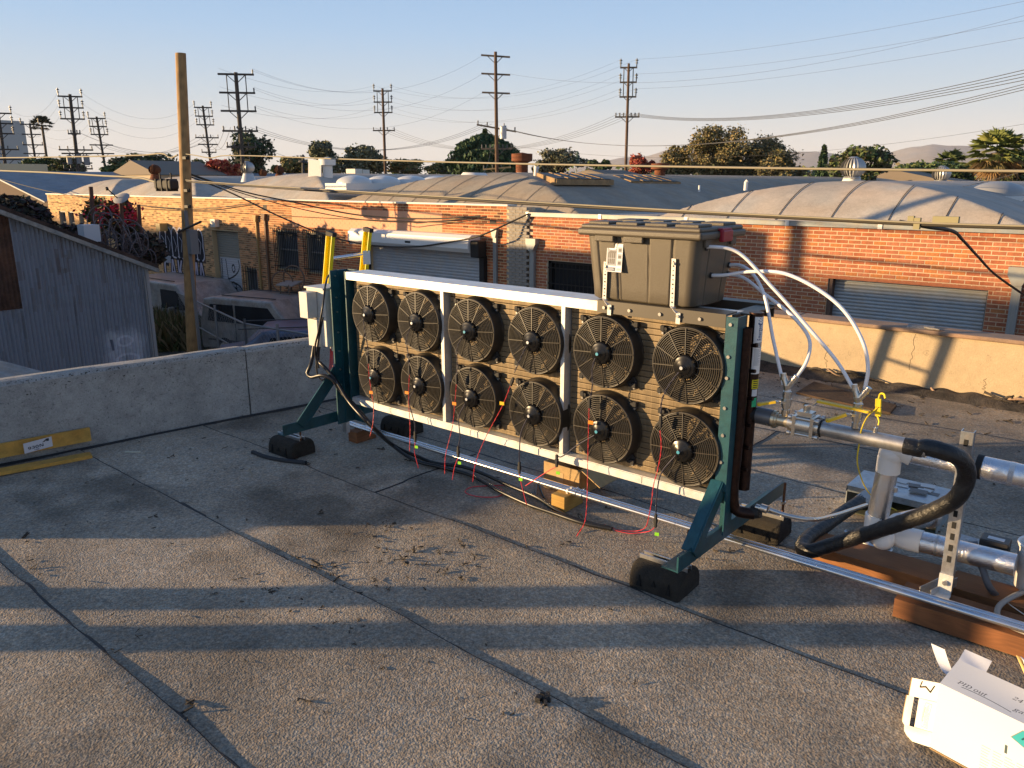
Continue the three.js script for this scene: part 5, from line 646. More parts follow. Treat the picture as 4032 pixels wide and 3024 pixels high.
// left building: one long wall, bricks joined, paint and graffiti in the wall's own colours
{
  const x0 = -39.4, x1 = -12.03, yTop = 1.17;
  const t = thing('brick_building', 'weathered brick warehouse with graffiti, barred windows and white shutter', 'building', [-20, GY, BZ]);
  const pxm = 72, W = 2048, H = 336, X = (x) => (x - x0) * W / (x1 - x0), Y = (y) => (yTop - y) * H / (yTop - GY);
  const wallTex = (mortar) => canvasTex(W, H, (c) => {
    c.fillStyle = '#a08462'; c.fillRect(0, 0, W, H); reseed(341);
    const n = Math.floor((yTop - GY) / CH);
    for (let r = 0; r < n; r++) for (let k = -1; k < (x1 - x0) / BL + 1; k++) { const x = x0 + k * BL + (r % 2) * BL / 2, y = yTop - r * CH, f = Math.min(1, Math.max(0, (x + 26) / 7)), v = 0.8 + 0.4 * R(), dk = R() < 0.16 ? 0.72 : 1, a = [188, 146, 100], b = [168, 98, 62]; c.fillStyle = 'rgb(' + [0, 1, 2].map((i) => Math.round((a[i] + (b[i] - a[i]) * f) * v * dk)).join(',') + ')'; if (!mortar) c.fillRect(X(x), Y(y), BL * pxm * 1.04, CH * pxm * 1.1); }
    if (mortar) { c.globalAlpha = 0.9; c.fillStyle = '#cdb389'; c.fillRect(0, 0, W, H); c.globalAlpha = 1; }
    c.fillStyle = '#d6a483'; c.fillRect(X(-20.6), Y(0.98), X(-14.2) - X(-20.6), Y(0.42) - Y(0.98)); // buffed patch
    c.globalAlpha = 0.5; c.fillStyle = '#cf9f7e'; c.fillRect(X(-14.2), Y(0.55), 0.5 * pxm, 0.2 * pxm); c.globalAlpha = 1;
    // graffiti: two rows of bubble letters
    const bub = (px, py, w, h, fill, line) => { c.fillStyle = fill; c.strokeStyle = line; c.lineWidth = 5; c.beginPath(); c.ellipse(px, py, w, h, 0, 0, 7); c.fill(); c.stroke(); };
    const gx = X(-29.1), gw = X(-26.0) - gx; c.fillStyle = '#5d4a3c'; c.fillRect(gx - 8, Y(-0.1), gw + 14, Y(-1.05) - Y(-0.1));
    c.lineJoin = 'round'; for (let k = 0; k < 7; k++) { c.fillStyle = '#22222a'; c.strokeStyle = '#cfccd6'; c.lineWidth = 4; c.beginPath(); const px = gx + gw * (k + 0.5) / 7, w = gw / 13; c.moveTo(px - w, Y(-0.95)); c.quadraticCurveTo(px - w * 1.3, Y(0.1), px, Y(0.12)); c.quadraticCurveTo(px + w * 1.3, Y(0.05), px + w * 0.8, Y(-0.5)); c.quadraticCurveTo(px + w * 1.4, Y(-0.9), px + w * 0.2, Y(-0.98)); c.closePath(); c.fill(); c.stroke(); c.lineWidth = 2; c.beginPath(); c.moveTo(px - w * 0.4, Y(-0.2)); c.lineTo(px + w * 0.3, Y(-0.35 - 0.1 * (k % 3))); c.lineTo(px - w * 0.2, Y(-0.75)); c.stroke(); }
    for (const [k, L] of [...'CAKOMA'].entries()) { c.save(); c.translate(gx + gw * (k + 0.5) / 6, Y(-1.8)); c.font = 'bold 78px sans-serif'; c.textAlign = 'center'; c.lineWidth = 16; c.strokeStyle = '#1c1a22'; c.scale(0.62, 1); c.strokeText(L, 0, 0); c.fillStyle = '#b9b3c4'; c.fillText(L, 0, 0); c.restore(); }
    for (let k = 0; k < 0; k++) { bub(gx + gw * (k + 0.5) / 6, Y(-1.55), gw / 11, 40, '#b9b3c4', '#1c1a22'); c.strokeStyle = '#1c1a22'; c.lineWidth = 4; c.beginPath(); c.arc(gx + gw * (k + 0.5) / 6, Y(-1.5), 10, 0.3 * k, 0.3 * k + 4); c.stroke(); } 
    c.fillStyle = '#9da0a8'; c.fillRect(gx + 4, Y(-0.95), 44, 18);
  });
  const tx = wallTex(false), tm = wallTex(true); const wm = new THREE.MeshStandardMaterial({ map: tx, roughness: 0.92 }), mm = new THREE.MeshStandardMaterial({ map: tm, roughness: 0.95 });
  const wuv = (g) => { const p = g.attributes.position, u = g.attributes.uv; for (let i = 0; i < p.count; i++) u.setXY(i, (p.getX(i) - x0) / (x1 - x0), (p.getY(i) - GY) / (yTop - GY)); return g; };
  const doorA = [-25.35, -23.7, GY, 0.13], winA = [-21.5, -20.4, -0.9, 0.28], winB = [-19.95, -18.9, -0.9, 0.26], shut = [-17.0, -12.85, GY, 0.08], doorB = [-23.4, -22.75, -2.5, -1.0], s1 = [-38.3, -37.6, -0.5, 0.47], s2 = [-37.3, -36.7, -0.5, 0.47], s3 = [-36.2, -35.7, -0.5, 0.45];
  const holes = [doorA, winA, winB, shut, doorB, s1, s2, s3];
  // backing wall cut by the openings, in vertical strips
  const xs = [...new Set([x0, x1, ...holes.flatMap((h) => [h[0], h[1]])])].sort((a, b) => a - b), back = [];
  for (let i = 0; i < xs.length - 1; i++) { const m = (xs[i] + xs[i + 1]) / 2, hs = holes.filter((h) => m > h[0] && m < h[1]); if (!hs.length) back.push(bb(xs[i], xs[i + 1], GY, yTop, BZ - 0.3, BZ - 0.0025)); else { const h = hs[0]; back.push(bb(xs[i], xs[i + 1], h[3], yTop, BZ - 0.3, BZ - 0.0025)); if (h[2] > GY) back.push(bb(xs[i], xs[i + 1], GY, h[2], BZ - 0.3, BZ - 0.0025)); } }
  mesh('mortar', [wuv(merge(back))], mm, t);
  const bricks = []; reseed(345); const full = prep(new THREE.BoxGeometry(BL - 0.014, CH - 0.015, 0.04));
  for (let r = 0; r < Math.floor((yTop - GY) / CH); r++) { const y = yTop - (r + 0.5) * CH; for (let x = x0 + (r % 2) * BL / 2 + BL / 2; x < x1; x += BL) { if (y < -2.4 && x < -16) continue; const pcs = clip(x, y, holes, 0.014); if (!pcs) continue; const z = BZ - 0.02 + rr(-0.002, 0.002); if (pcs === true) bricks.push(full.clone().translate(x, y, z)); else for (const [m, f] of pcs) bricks.push(full.clone().scale(f, 1, 1).translate(m, y, z)); } }
  mesh('brickwork', [wuv(merge(bricks))], wm, t).userData.kind = 'stuff';
  mesh('coping', [bb(x0 - 0.05, x1, yTop + 0.002, yTop + 0.04, BZ - 0.32, BZ + 0.03)], creamM, t, { uv: 1 });
  // white hooded shutter
  const sh = mesh('shutter', [bb(shut[0], shut[1], GY, shut[3], BZ - 0.12, BZ - 0.1)], slatPaint, t); const sg = slat(shut[1] - shut[0], 0.075); for (let k = 0; k < 40; k++) mesh('slat', sg.clone().translate((shut[0] + shut[1]) / 2, shut[3] - 0.04 - 0.075 * (k + 1), BZ - 0.08), slatPaint, sh, { uv: 1 });
  const hood = xf(extr([[0, 0.27], [0.3, 0.27], [0.42, 0.2], [0.44, -0.04], [0.36, -0.14], [0, -0.14]], 4.5), 0, 0, 0); hood.rotateY(-Math.PI / 2); hood.scale(1, 1, 1); hood.translate(-12.9, 0.22, BZ + 0.012); mesh('shutter_hood', hood, new THREE.MeshStandardMaterial({ color: lin(0.74, 0.72, 0.68), roughness: 0.45 }), t); mesh('hood_badge', [bb(-15.1, -14.9, 0.22, 0.27, BZ + 0.44, BZ + 0.45)], blackMatte, t);
  mesh('door_motor', [rbox(0.26, 0.4, 0.3, 0.03, -12.75, 0.18, BZ + 0.25), bb(-12.83, -12.68, GY, 0.0, BZ + 0.02, BZ + 0.14)], ironM, t);
  mesh('shutter_guide', [bb(shut[0] - 0.06, shut[0], GY, 0.07, BZ + 0.002, BZ + 0.06), bb(shut[1], shut[1] + 0.015, GY, 0.07, BZ + 0.002, BZ + 0.06)], ironM, t);
  // graffitied roller door on the left
  const rdTex = canvasTex(256, 384, (c) => { c.fillStyle = '#8f8a7c'; c.fillRect(0, 0, 256, 384); c.fillStyle = '#bcbcc0'; c.fillRect(16, 105, 224, 150); c.strokeStyle = '#17161b'; c.lineWidth = 6; c.beginPath(); c.moveTo(30, 110); c.lineTo(20, 250); c.moveTo(70, 110); c.lineTo(80, 190); c.moveTo(80, 190); c.quadraticCurveTo(230, 160, 190, 110); c.moveTo(150, 140); c.arc(140, 145, 14, 0, 7); c.moveTo(90, 200); c.quadraticCurveTo(240, 200, 210, 260); c.moveTo(100, 215); c.arc(130, 225, 26, 0, 7); c.stroke(); });
  const rd = mesh('roller_door', [bb(doorA[0], doorA[1], GY, doorA[3], BZ - 0.22, BZ - 0.2)], slatM, t); const rm = new THREE.MeshStandardMaterial({ map: rdTex, roughness: 0.6 });
  for (let k = 0; k < 40; k++) { const y1 = doorA[3] - 0.03 - 0.078 * k, y0 = y1 - 0.074; const g = prep(slat(doorA[1] - doorA[0], 0.074)); g.translate((doorA[0] + doorA[1]) / 2, y0, BZ - 0.18); const p = g.attributes.position, u = g.attributes.uv; for (let i = 0; i < p.count; i++) u.setXY(i, (p.getX(i) - doorA[0]) / (doorA[1] - doorA[0]), Math.max(0, (p.getY(i) - (GY + 0.1)) / (doorA[3] - GY - 0.1))); mesh('slat', g, rm, rd); }
  // barred windows
  const win = (w, bars, lab) => { const m = mesh('window', [bb(w[0], w[1], w[2], w[3], BZ - 0.2, BZ - 0.18)], new THREE.MeshStandardMaterial({ color: lin(0.10, 0.11, 0.12), roughness: 0.12 }), t); mesh('frame', [bb(w[0], w[1], w[3] - 0.05, w[3], BZ - 0.18, BZ - 0.05), bb(w[0], w[0] + 0.05, w[2], w[3], BZ - 0.18, BZ - 0.05), bb(w[1] - 0.05, w[1], w[2], w[3], BZ - 0.18, BZ - 0.05), bb(w[0], w[1], w[2], w[2] + 0.04, BZ - 0.18, BZ - 0.05), bb(w[0] + 0.02, w[1], (w[2] + w[3]) / 2 - 0.02, (w[2] + w[3]) / 2 + 0.02, BZ - 0.18, BZ - 0.1)], mat(0.25, 0.24, 0.22, 0.6), m); if (bars) for (let k = 0; k <= bars; k++) { const x = w[0] - 0.04 + (w[1] - w[0] + 0.08) * k / bars; mesh('bar', [rod([x, w[2] - 0.08, BZ + 0.08], [x, w[3] + 0.06, BZ + 0.08], 0.011, 0.011, 5)], ironM, m); } if (bars) for (const y of [w[2] + 0.1, w[3] - 0.12]) mesh('bar', [bb(w[0] - 0.12, w[1] + 0.12, y - 0.012, y + 0.012, BZ + 0.06, BZ + 0.075)], ironM, m); };
  win(winA, 13); win(winB, 12); win(doorB, 5); for (const s of [s1, s2, s3]) win(s, 0);
  const pipe = (x, y, m, r = 0.06) => mesh('downspout', [bb(x - r, x + r, GY, y, BZ + 0.01, BZ + 0.07), xf(extr([[-0.1, 0.2], [0.1, 0.2], [0.05, 0], [-0.05, 0]], 0.1), x, y, BZ + 0.005)], m, t);
  pipe(-22.0, 0.55, mat(0.16, 0.085, 0.045, 0.7), 0.04); pipe(-22.5, 0.5, mat(0.4, 0.26, 0.1, 0.7), 0.025); pipe(-12.4, 0.45, gutterM, 0.05);
  mesh('overflow_hole', [bb(-12.6, -12.4, 0.75, 0.85, BZ - 0.012, BZ + 0.004), bb(-22.1, -21.9, 0.85, 1.02, BZ - 0.012, BZ + 0.004)], blackMatte, t);
  mesh('conduit_line', [sagWire([-39, 0.85, BZ + 0.04], [-24, 0.75, BZ + 0.04], 0.06, 0.012), sagWire([-24, 0.75, BZ + 0.04], [-12.1, 0.78, BZ + 0.04], 0.05, 0.01)], mat(0.12, 0.08, 0.05, 0.8), t);
  mesh('meter_box', [bb(-25.1, -24.8, 0.25, 0.5, BZ + 0.005, BZ + 0.16)], creamM, t); mesh('wall_lamp', [bb(-28.7, -28.4, -0.02, 0.25, BZ + 0.005, BZ + 0.3)], mat(0.4, 0.3, 0.12, 0.6), t);
}
// ---------- bowed roofs behind the walls ----------
const roofLit = (base, sd) => new THREE.MeshStandardMaterial({ map: rep(mottle(base, 0.22, 0.2, sd), 0.35), roughness: 0.9, bumpMap: rep(grainBump, 1.5), bumpScale: 0.004 });
function bowRoof(name, label, xc, hw, yb, Hc, dHip, len, m, ribs, opt = {}, z0 = BZ - 0.3) {
  const t = thing(name, label, 'roof', [xc, GY, z0]);
  const f = (x, d) => { const u = (x - xc) / hw, a = Hc * Math.max(0, 1 - u * u), e = Math.min(1, d / dHip), h = Hc * (1 - (1 - e) * (1 - e)); return yb + Math.min(a, h); };
  const nx = 60, nz = 70, pos = [], uv = [], idx = []; for (let i = 0; i <= nx; i++) for (let j = 0; j <= nz; j++) { const x = xc - hw + 2 * hw * i / nx, d = j <= 46 ? dHip * 1.05 * j / 46 : dHip * 1.05 + (len - dHip * 1.05) * (j - 46) / 24; pos.push(x, f(x, d), z0 - d); uv.push(x, d); }
  for (let i = 0; i < nx; i++) for (let j = 0; j < nz; j++) { const k = i * (nz + 1) + j; idx.push(k, k + nz + 1, k + 1, k + 1, k + nz + 1, k + nz + 2); }
  const g = new THREE.BufferGeometry(); g.setAttribute('position', new THREE.Float32BufferAttribute(pos, 3)); g.setAttribute('uv', new THREE.Float32BufferAttribute(uv, 2)); g.setIndex(idx); g.computeVertexNormals(); mesh('roof_sheet', g, m, t);
  mesh('body', [bb(xc - hw, xc + hw, GY, yb - 0.05, z0 - len, z0 - 0.02)], mat(0.3, 0.2, 0.15, 0.9), t);
  if (ribs) for (const [k, dx] of ribs.map((r, i) => [r, 0])) { const p = []; for (let q = 0; q <= 24; q++) { const d = 0.03 + (dHip * 1.04) * q / 24, x = xc + k * hw, y = f(x, d); p.push([x, y + 0.012, z0 - d]); if (y >= yb + Hc * (1 - k * k) - 0.002) break; } if (p.length > 2) mesh('roof_seam', tube(p, opt.r, 5, p.length * 2), opt.m, t); }
  return { t, f };
}
const rGrey = roofLit([0.41, 0.37, 0.32], 351), rBrown = roofLit([0.31, 0.265, 0.205], 352), rPale = roofLit([0.46, 0.405, 0.34], 353);
const roofR = bowRoof('bowed_roof', 'pale grey bowed roof nearest on the right with sealed seams', -5.2, 3.95, 0.72, 1.02, 2.7, 30, rPale, [-0.7, -0.45, -0.2, 0.05, 0.3, 0.52, 0.72, 0.88], { r: 0.007, m: tarMat });
const roofM = bowRoof('bowed_roof', 'brown bowed roof with raised battens in the middle of the row', -14.9, 4.85, 0.87, 1.1, 2.9, 34, rBrown, [-0.85, -0.65, -0.45, -0.25, -0.05, 0.15, 0.35, 0.55, 0.72, 0.88], { r: 0.006, m: rBrown });
const roofL = bowRoof('bowed_roof', 'grey bowed roof carrying a white barrel skylight', -23.0, 4.0, 0.92, 1.08, 2.2, 36, rGrey, null);
bowRoof('bowed_roof', 'grey bowed roof behind the graffiti wall, left of the wooden pole', -30.6, 3.85, 0.9, 1.05, 2.1, 36, rGrey, null);
bowRoof('bowed_roof', 'smooth grey bowed roof at the far left end of the brick wall', -36.7, 2.75, 0.9, 0.95, 2.1, 36, rGrey, null);
structure('flat_roof', [bb(-11.4, -9.0, 0.9, 1.0, -44, BZ - 0.3)], rPale, { uv: 1 });
{ // left-most building with a gabled metal roof turned away from the sun
  const t = thing('gabled_shed', 'long gabled building with blue-grey roof at the far left', 'building', [-47, GY, -14]); const met = mot([0.2, 0.215, 0.235], 0.3, 0.1, 361, 0.6, 0.2, 0, 0.6);
  const g = extr([[-7.5, 0.86], [0, 2.25], [7.5, 0.86], [7.5, 0.8], [0, 2.18], [-7.5, 0.8]], 40); g.translate(-47, 0, -53.9); mesh('roof', g, met, t, { uv: 1 });
  const w = extr([[-7.3, GY], [-7.3, 0.82], [0, 2.1], [7.3, 0.82], [7.3, GY]], 39.6); w.translate(-47, 0, -53.8); mesh('wall', w, mat(0.09, 0.06, 0.045, 0.9), t);
}
// ---------- things on the roofs ----------
const rust = mot([0.17, 0.055, 0.022], 0.7, 0.4, 371, 0.85, 0.2, 0.003, 2), whiteP = mat(0.7, 0.69, 0.66, 0.6), galvD = mat(0.46, 0.46, 0.45, 0.4, 0.6);
function turbine(label, p, r, m, base) {
  const t = thing('turbine_vent', label, 'roof vent', p, 'spinning roof vents'); const blades = [];
  const n = 22; for (let k = 0; k < n; k++) { const a0 = k / n * 2 * Math.PI, pos = [], idx = []; for (let j = 0; j <= 10; j++) { const th = 0.12 * Math.PI + j / 10 * 0.76 * Math.PI, y = r * 1.05 + Math.cos(th) * r * 0.86, q = Math.sin(th) * r; for (const s of [0, 1]) { const a = a0 + s * 0.24, rr2 = q * (s ? 0.86 : 1); pos.push(Math.cos(a) * rr2, y, Math.sin(a) * rr2); } if (j) { const b = (j - 1) * 2; idx.push(b, b + 1, b + 2, b + 1, b + 3, b + 2); } } const g = new THREE.BufferGeometry(); g.setAttribute('position', new THREE.Float32BufferAttribute(pos, 3)); g.setIndex(idx); g.computeVertexNormals(); const mm = m.clone ? m : m; mesh('fin', g, m, t, { local: true }); }
  mesh('cap', [rod([0, r * 1.82, 0], [0, r * 1.93, 0], r * 0.45, r * 0.2, 16), rod([0, r * 0.22, 0], [0, r * 0.34, 0], r * 0.72, r * 0.62, 18)], m, t, { local: true }); mesh('core', [rod([0, r * 0.3, 0], [0, r * 1.8, 0], r * 0.55, r * 0.5, 12)], mat(0.02, 0.02, 0.02, 0.9), t, { local: true });
  mesh('base', [rod([0, -r * 0.95, 0], [0, r * 0.25, 0], r * 1.12, r * 0.68, base === 4 ? 4 : 18)], base ? whiteP : m, t, { local: true });
}
const dsM = (m) => { const c = m.clone(); c.side = THREE.DoubleSide; return c; };
const rustD = dsM(rust), galvT = dsM(galvD);
turbine('large galvanised turbine vent on a white base atop the right roof', [-5.385, 1.737, -16.966], 0.245, galvT, 4);
turbine('smaller white-based turbine vent behind the right roof', [-5.612, 1.674, -25.387], 0.25, galvT, 4);
turbine('rusty turbine vent left of the wooden pole', [-32.405, 1.935, -15.681], 0.24, rustD, 0);
turbine('shiny galvanised turbine vent beside the red bush', [-27.271, 1.955, -16.742], 0.26, galvT, 0);
turbine('small rusty turbine vent right of the shiny one', [-33.736, 1.9, -21.491], 0.2, rustD, 0);
turbine('dark turbine vent farther right of the shiny one', [-29.997, 1.967, -19.904], 0.22, rustD, 0);
const capVent = (label, p, r, h, m) => { const t = thing('cap_vent', label, 'roof vent', p, 'capped roof vents'); mesh('stack', [rod([0, 0, 0], [0, h, 0], r * 0.58, r * 0.58, 20)], m, t, { local: true }); mesh('flashing', [rod([0, -0.25, 0], [0, h * 0.18, 0], r * 0.62, r * 0.6, 20)], whiteP, t, { local: true }); mesh('hood', [rod([0, h * 0.85, 0], [0, h * 0.98, 0], r * 0.6, r, 22), rod([0, h * 0.95, 0], [0, h * 1.45, 0], r, r, 22), rod([0, h * 1.45, 0], [0, h * 1.54, 0], r * 0.7, 0.02, 22)], m, t, { local: true }); };
capVent('big rusty capped vent stack right of the tallest pole', [-15.33, 1.906, -18.466], 0.31, 0.42, rust);
capVent('big rusty capped vent stack in front of the brown tree', [-14.024, 1.791, -24.235], 0.31, 0.36, rust);
capVent('white mushroom vent beside the leaning white panel', [-21.621, 1.844, -16.171], 0.27, 0.42, whiteP);
solo('sheet_metal_screen', 'leaning white sheet metal screen beside the mushroom vent', 'screen', [box(0.5, 0.62, 0.03, ...[-21.86, 2.098, -15.848], 0.3, 0, -0.08)], whiteP);
solo('roof_unit', 'small cream rooftop box behind the barrel skylight', 'roof box', [box(0.42, 0.3, 0.4, ...[-23.451, 2.019, -18.709], 0.2), box(0.42, 0.28, 0.38, ...[-23.514, 2.005, -19.11], 0.2)], creamM);
{ // barrel skylight of four domes on a white kerb
  const a = V(...[-19.459, 1.585, -14.886]), t = thing('barrel_skylight', 'white barrel skylight of four domes on the grey roof', 'skylight', [a.x, a.y, a.z]); t.rotation.y = -0.1;
  mesh('kerb', [box(1.15, 0.18, 4.4, 0.2, 0.0, -2)], whiteP, t, { local: true }); const dome = (z) => { const g = new THREE.SphereGeometry(0.55, 16, 8, 0, 6.3, 0, 1.57); g.scale(1, 0.42, 0.98); g.translate(0.2, 0.09, z); return g; }; for (let k = 0; k < 4; k++) mesh('dome', dome(-0.45 - k * 1.04), new THREE.MeshStandardMaterial({ color: lin(0.62, 0.61, 0.58), roughness: 0.3 }), t, { local: true });
}
{ const p = V(...[-24.708, 1.653, -23.357]); const t = thing('dome_skylight', 'small white dome skylight behind the brown roof', 'skylight', [p.x, p.y, p.z]); mesh('kerb', [box(0.8, 0.16, 0.9, 0, 0, 0)], whiteP, t, { local: true }); const g = new THREE.SphereGeometry(0.42, 14, 7, 0, 6.3, 0, 1.57); g.scale(1, 0.5, 1); g.translate(0, 0.08, 0); mesh('dome', g, whiteP, t, { local: true }); }
const glassSky = (label, a, b, w) => { const A = v3(a), B = v3(b), t = thing('glazed_skylight', label, 'skylight', [A.x, A.y, A.z], 'old glazed skylights'); const tim = wood([0.34, 0.23, 0.12], 381); const C = A.clone().add(w), Dd = B.clone().add(w);
  mesh('kerb', [bar(A, B, 0.06, 0.16), bar(C, Dd, 0.06, 0.14), bar(A, C, 0.06, 0.14), bar(B, Dd, 0.06, 0.14)], tim, t, { uv: 1 });
  for (let k = 0; k < 5; k++) { const p0 = A.clone().lerp(C, (k + 0.04) / 5), p1 = A.clone().lerp(C, (k + 0.96) / 5), q0 = B.clone().lerp(Dd, (k + 0.04) / 5), q1 = B.clone().lerp(Dd, (k + 0.96) / 5); const g = new THREE.BufferGeometry(); const y = 0.085; g.setAttribute('position', new THREE.Float32BufferAttribute([p0, p1, q0, q1].flatMap((p) => [p.x, p.y + y, p.z]), 3)); g.setIndex([0, 1, 2, 1, 3, 2]); g.computeVertexNormals(); mesh('pane', g, new THREE.MeshStandardMaterial({ color: lin(0.03, 0.03, 0.028), roughness: 0.55, side: THREE.DoubleSide }), t); if (k) mesh('glazing_bar', [bar(p0.clone().add(V(0, 0.09, 0)), q0.clone().add(V(0, 0.09, 0)), 0.03, 0.03)], tim, t); } };
glassSky('first glazed skylight beside the white pipe on the brown roof', [-13.42, 1.873, -16.798], [-12.121, 1.717, -15.908], V(0.1, -0.02, -2.4));
glassSky('second glazed skylight, in front of the right-hand pole', [-13.692, 1.837, -20.917], [-12.425, 1.66, -19.947], V(0.1, -0.02, -2.6));
glassSky('third glazed skylight farthest right on the brown roof', [-13.966, 1.784, -25.415], [-12.71, 1.585, -24.386], V(0.1, -0.02, -2.6));
solo('vent_pipe', 'white flue pipe with a cap by the first skylight', 'pipe', [rod([-13.456, 1.743, -16.769], [-13.437, 2.081, -16.784], 0.06), rod([-13.436, 2.049, -16.784], [-13.432, 2.114, -16.788], 0.075)], whiteP);
solo('vent_pipe', 'thin white pipe on the brown roof by the third skylight', 'pipe', [rod([-11.014, 1.438, -21.323], [-11.017, 1.616, -21.322], 0.03)], whiteP);
solo('vent_pipe', 'white pipe standing at the left foot of the right roof', 'pipe', [rod([-9.034, 1.497, -20.059], [-9.032, 1.723, -20.061], 0.05), rod([-9.03, 1.704, -20.061], [-8.998, 1.742, -20.076], 0.05)], whiteP);
solo('vent_pipe', 'low round white vent cap on the crest of the brown roof', 'roof vent', [rod([-13.655, 1.874, -14.613], [-13.654, 1.935, -14.614], 0.34, 0.28, 18)], whiteP);
{ const p = V(...[-3.434, 1.327, -19.703]); const t = thing('kerb_skylight', 'white kerbed skylight with grey dome at the right edge', 'skylight', [p.x, p.y, p.z]); mesh('kerb', [box(1.1, 0.2, 1.9, 0.1, 0, -0.4, 0.1)], whiteP, t, { local: true }); const g = new THREE.SphereGeometry(0.75, 18, 8, 0, 6.3, 0, 1.57); g.scale(0.75, 0.4, 1.2); g.translate(0.15, 0.1, -0.4); mesh('dome', g, mat(0.3, 0.3, 0.29, 0.4), t, { local: true }); }
// ---------- far hills ----------
{
  const hillM = (c, sd) => mot(c, 0.3, 0.1, sd, 0.95, 0, 0, 0.002);
  const ridge = (name, pts, dist, c, sd) => { // pts: azimuth px and height px above the horizon line -> a range with real depth
    const n = 90, m = 10, pos = [], idx = []; for (let i = 0; i <= n; i++) for (let j = 0; j <= m; j++) { const f = i / n * (pts.length - 1), k = Math.min(pts.length - 2, Math.floor(f)), t = f - k, az = pts[k][0] * (1 - t) + pts[k + 1][0] * t, h = pts[k][1] * (1 - t) + pts[k + 1][1] * t, s = j / m, prof = Math.sin(Math.min(1, s * 1.35) * Math.PI / 2), dd = dist * (0.86 + 0.28 * s) * (1 + 0.05 * (und1(az * 11, s * 9) - 0.5)), y = h * dist * prof * (s > 0.75 ? 1 - (s - 0.75) * 1.2 : 1) * (1 + 0.22 * (und2(az * 26, s * 12) - 0.5)); pos.push(Math.sin(az) * dd, GY - 8 + y, -Math.cos(az) * dd); if (i && j) { const b = i * (m + 1) + j; idx.push(b, b - 1, b - m - 1, b - 1, b - m - 2, b - m - 1); } }
    const g = new THREE.BufferGeometry(); g.setAttribute('position', new THREE.Float32BufferAttribute(pos, 3)); g.setIndex(idx); g.computeVertexNormals(); const q = g.toNonIndexed(); q.setAttribute('uv', new THREE.Float32BufferAttribute(new Float32Array(q.attributes.position.count * 2), 2)); structure(name, q, hillM(c, sd), { uv: 1 }); };
  // azimuth (radians, 0 = straight across the alley, negative left) and height as a tangent
  ridge('hills', [[-0.74, 0.0], [-0.66, 0.014], [-0.60, 0.025], [-0.57, 0.031], [-0.545, 0.034], [-0.515, 0.043], [-0.48, 0.042], [-0.42, 0.04], [-0.38, 0.038], [-0.343, 0.0365], [-0.315, 0.032], [-0.295, 0.030], [-0.275, 0.034], [-0.25, 0.042], [-0.23, 0.0445], [-0.2, 0.0415], [-0.175, 0.0385], [-0.15, 0.0415], [-0.12, 0.042], [-0.05, 0.038], [0.1, 0.03], [0.2, 0.02]], 5200, [0.24, 0.225, 0.225], 431);
}
// ---------- trees ----------
const leafMat = new THREE.MeshStandardMaterial({ vertexColors: true, roughness: 0.75, side: THREE.DoubleSide });
const barkM = wood([0.1, 0.075, 0.05], 441, 1);
function leaves(n, place, size, cols, flat = 0.55) { // n bent leaf faces placed by a function returning [x, y, z]
  const pos = new Float32Array(n * 18), col = new Float32Array(n * 18), nrm = new Float32Array(n * 18); const a = V(), b = V(), c = V(), nn = V();
  for (let i = 0; i < n; i++) { const [x, y, z, k = 1] = place(i), s = size * rr(0.6, 1.35) * k; const th = rr(0, 6.283), ph = Math.acos(rr(-1, 1)); a.set(Math.sin(ph) * Math.cos(th), Math.cos(ph) * flat, Math.sin(ph) * Math.sin(th)).normalize(); b.set(R() - 0.5, R() - 0.5, R() - 0.5).cross(a).normalize(); c.crossVectors(a, b); const P = V(x, y, z), p0 = P.clone().addScaledVector(a, -s * 0.6), p1 = P.clone().addScaledVector(b, s * 0.36).addScaledVector(c, s * 0.1), p2 = P.clone().addScaledVector(a, s * 0.6), p3 = P.clone().addScaledVector(b, -s * 0.36).addScaledVector(c, s * 0.1);
    const q = cols[Math.floor(R() * cols.length)], v = rr(0.75, 1.25); [p0, p1, p2, p0, p2, p3].forEach((p, j) => { pos.set([p.x, p.y, p.z], i * 18 + j * 3); col.set([q[0] * v, q[1] * v, q[2] * v], i * 18 + j * 3); }); }
  const g = new THREE.BufferGeometry(); g.setAttribute('position', new THREE.BufferAttribute(pos, 3)); g.setAttribute('color', new THREE.BufferAttribute(col, 3)); g.computeVertexNormals(); return g;
}
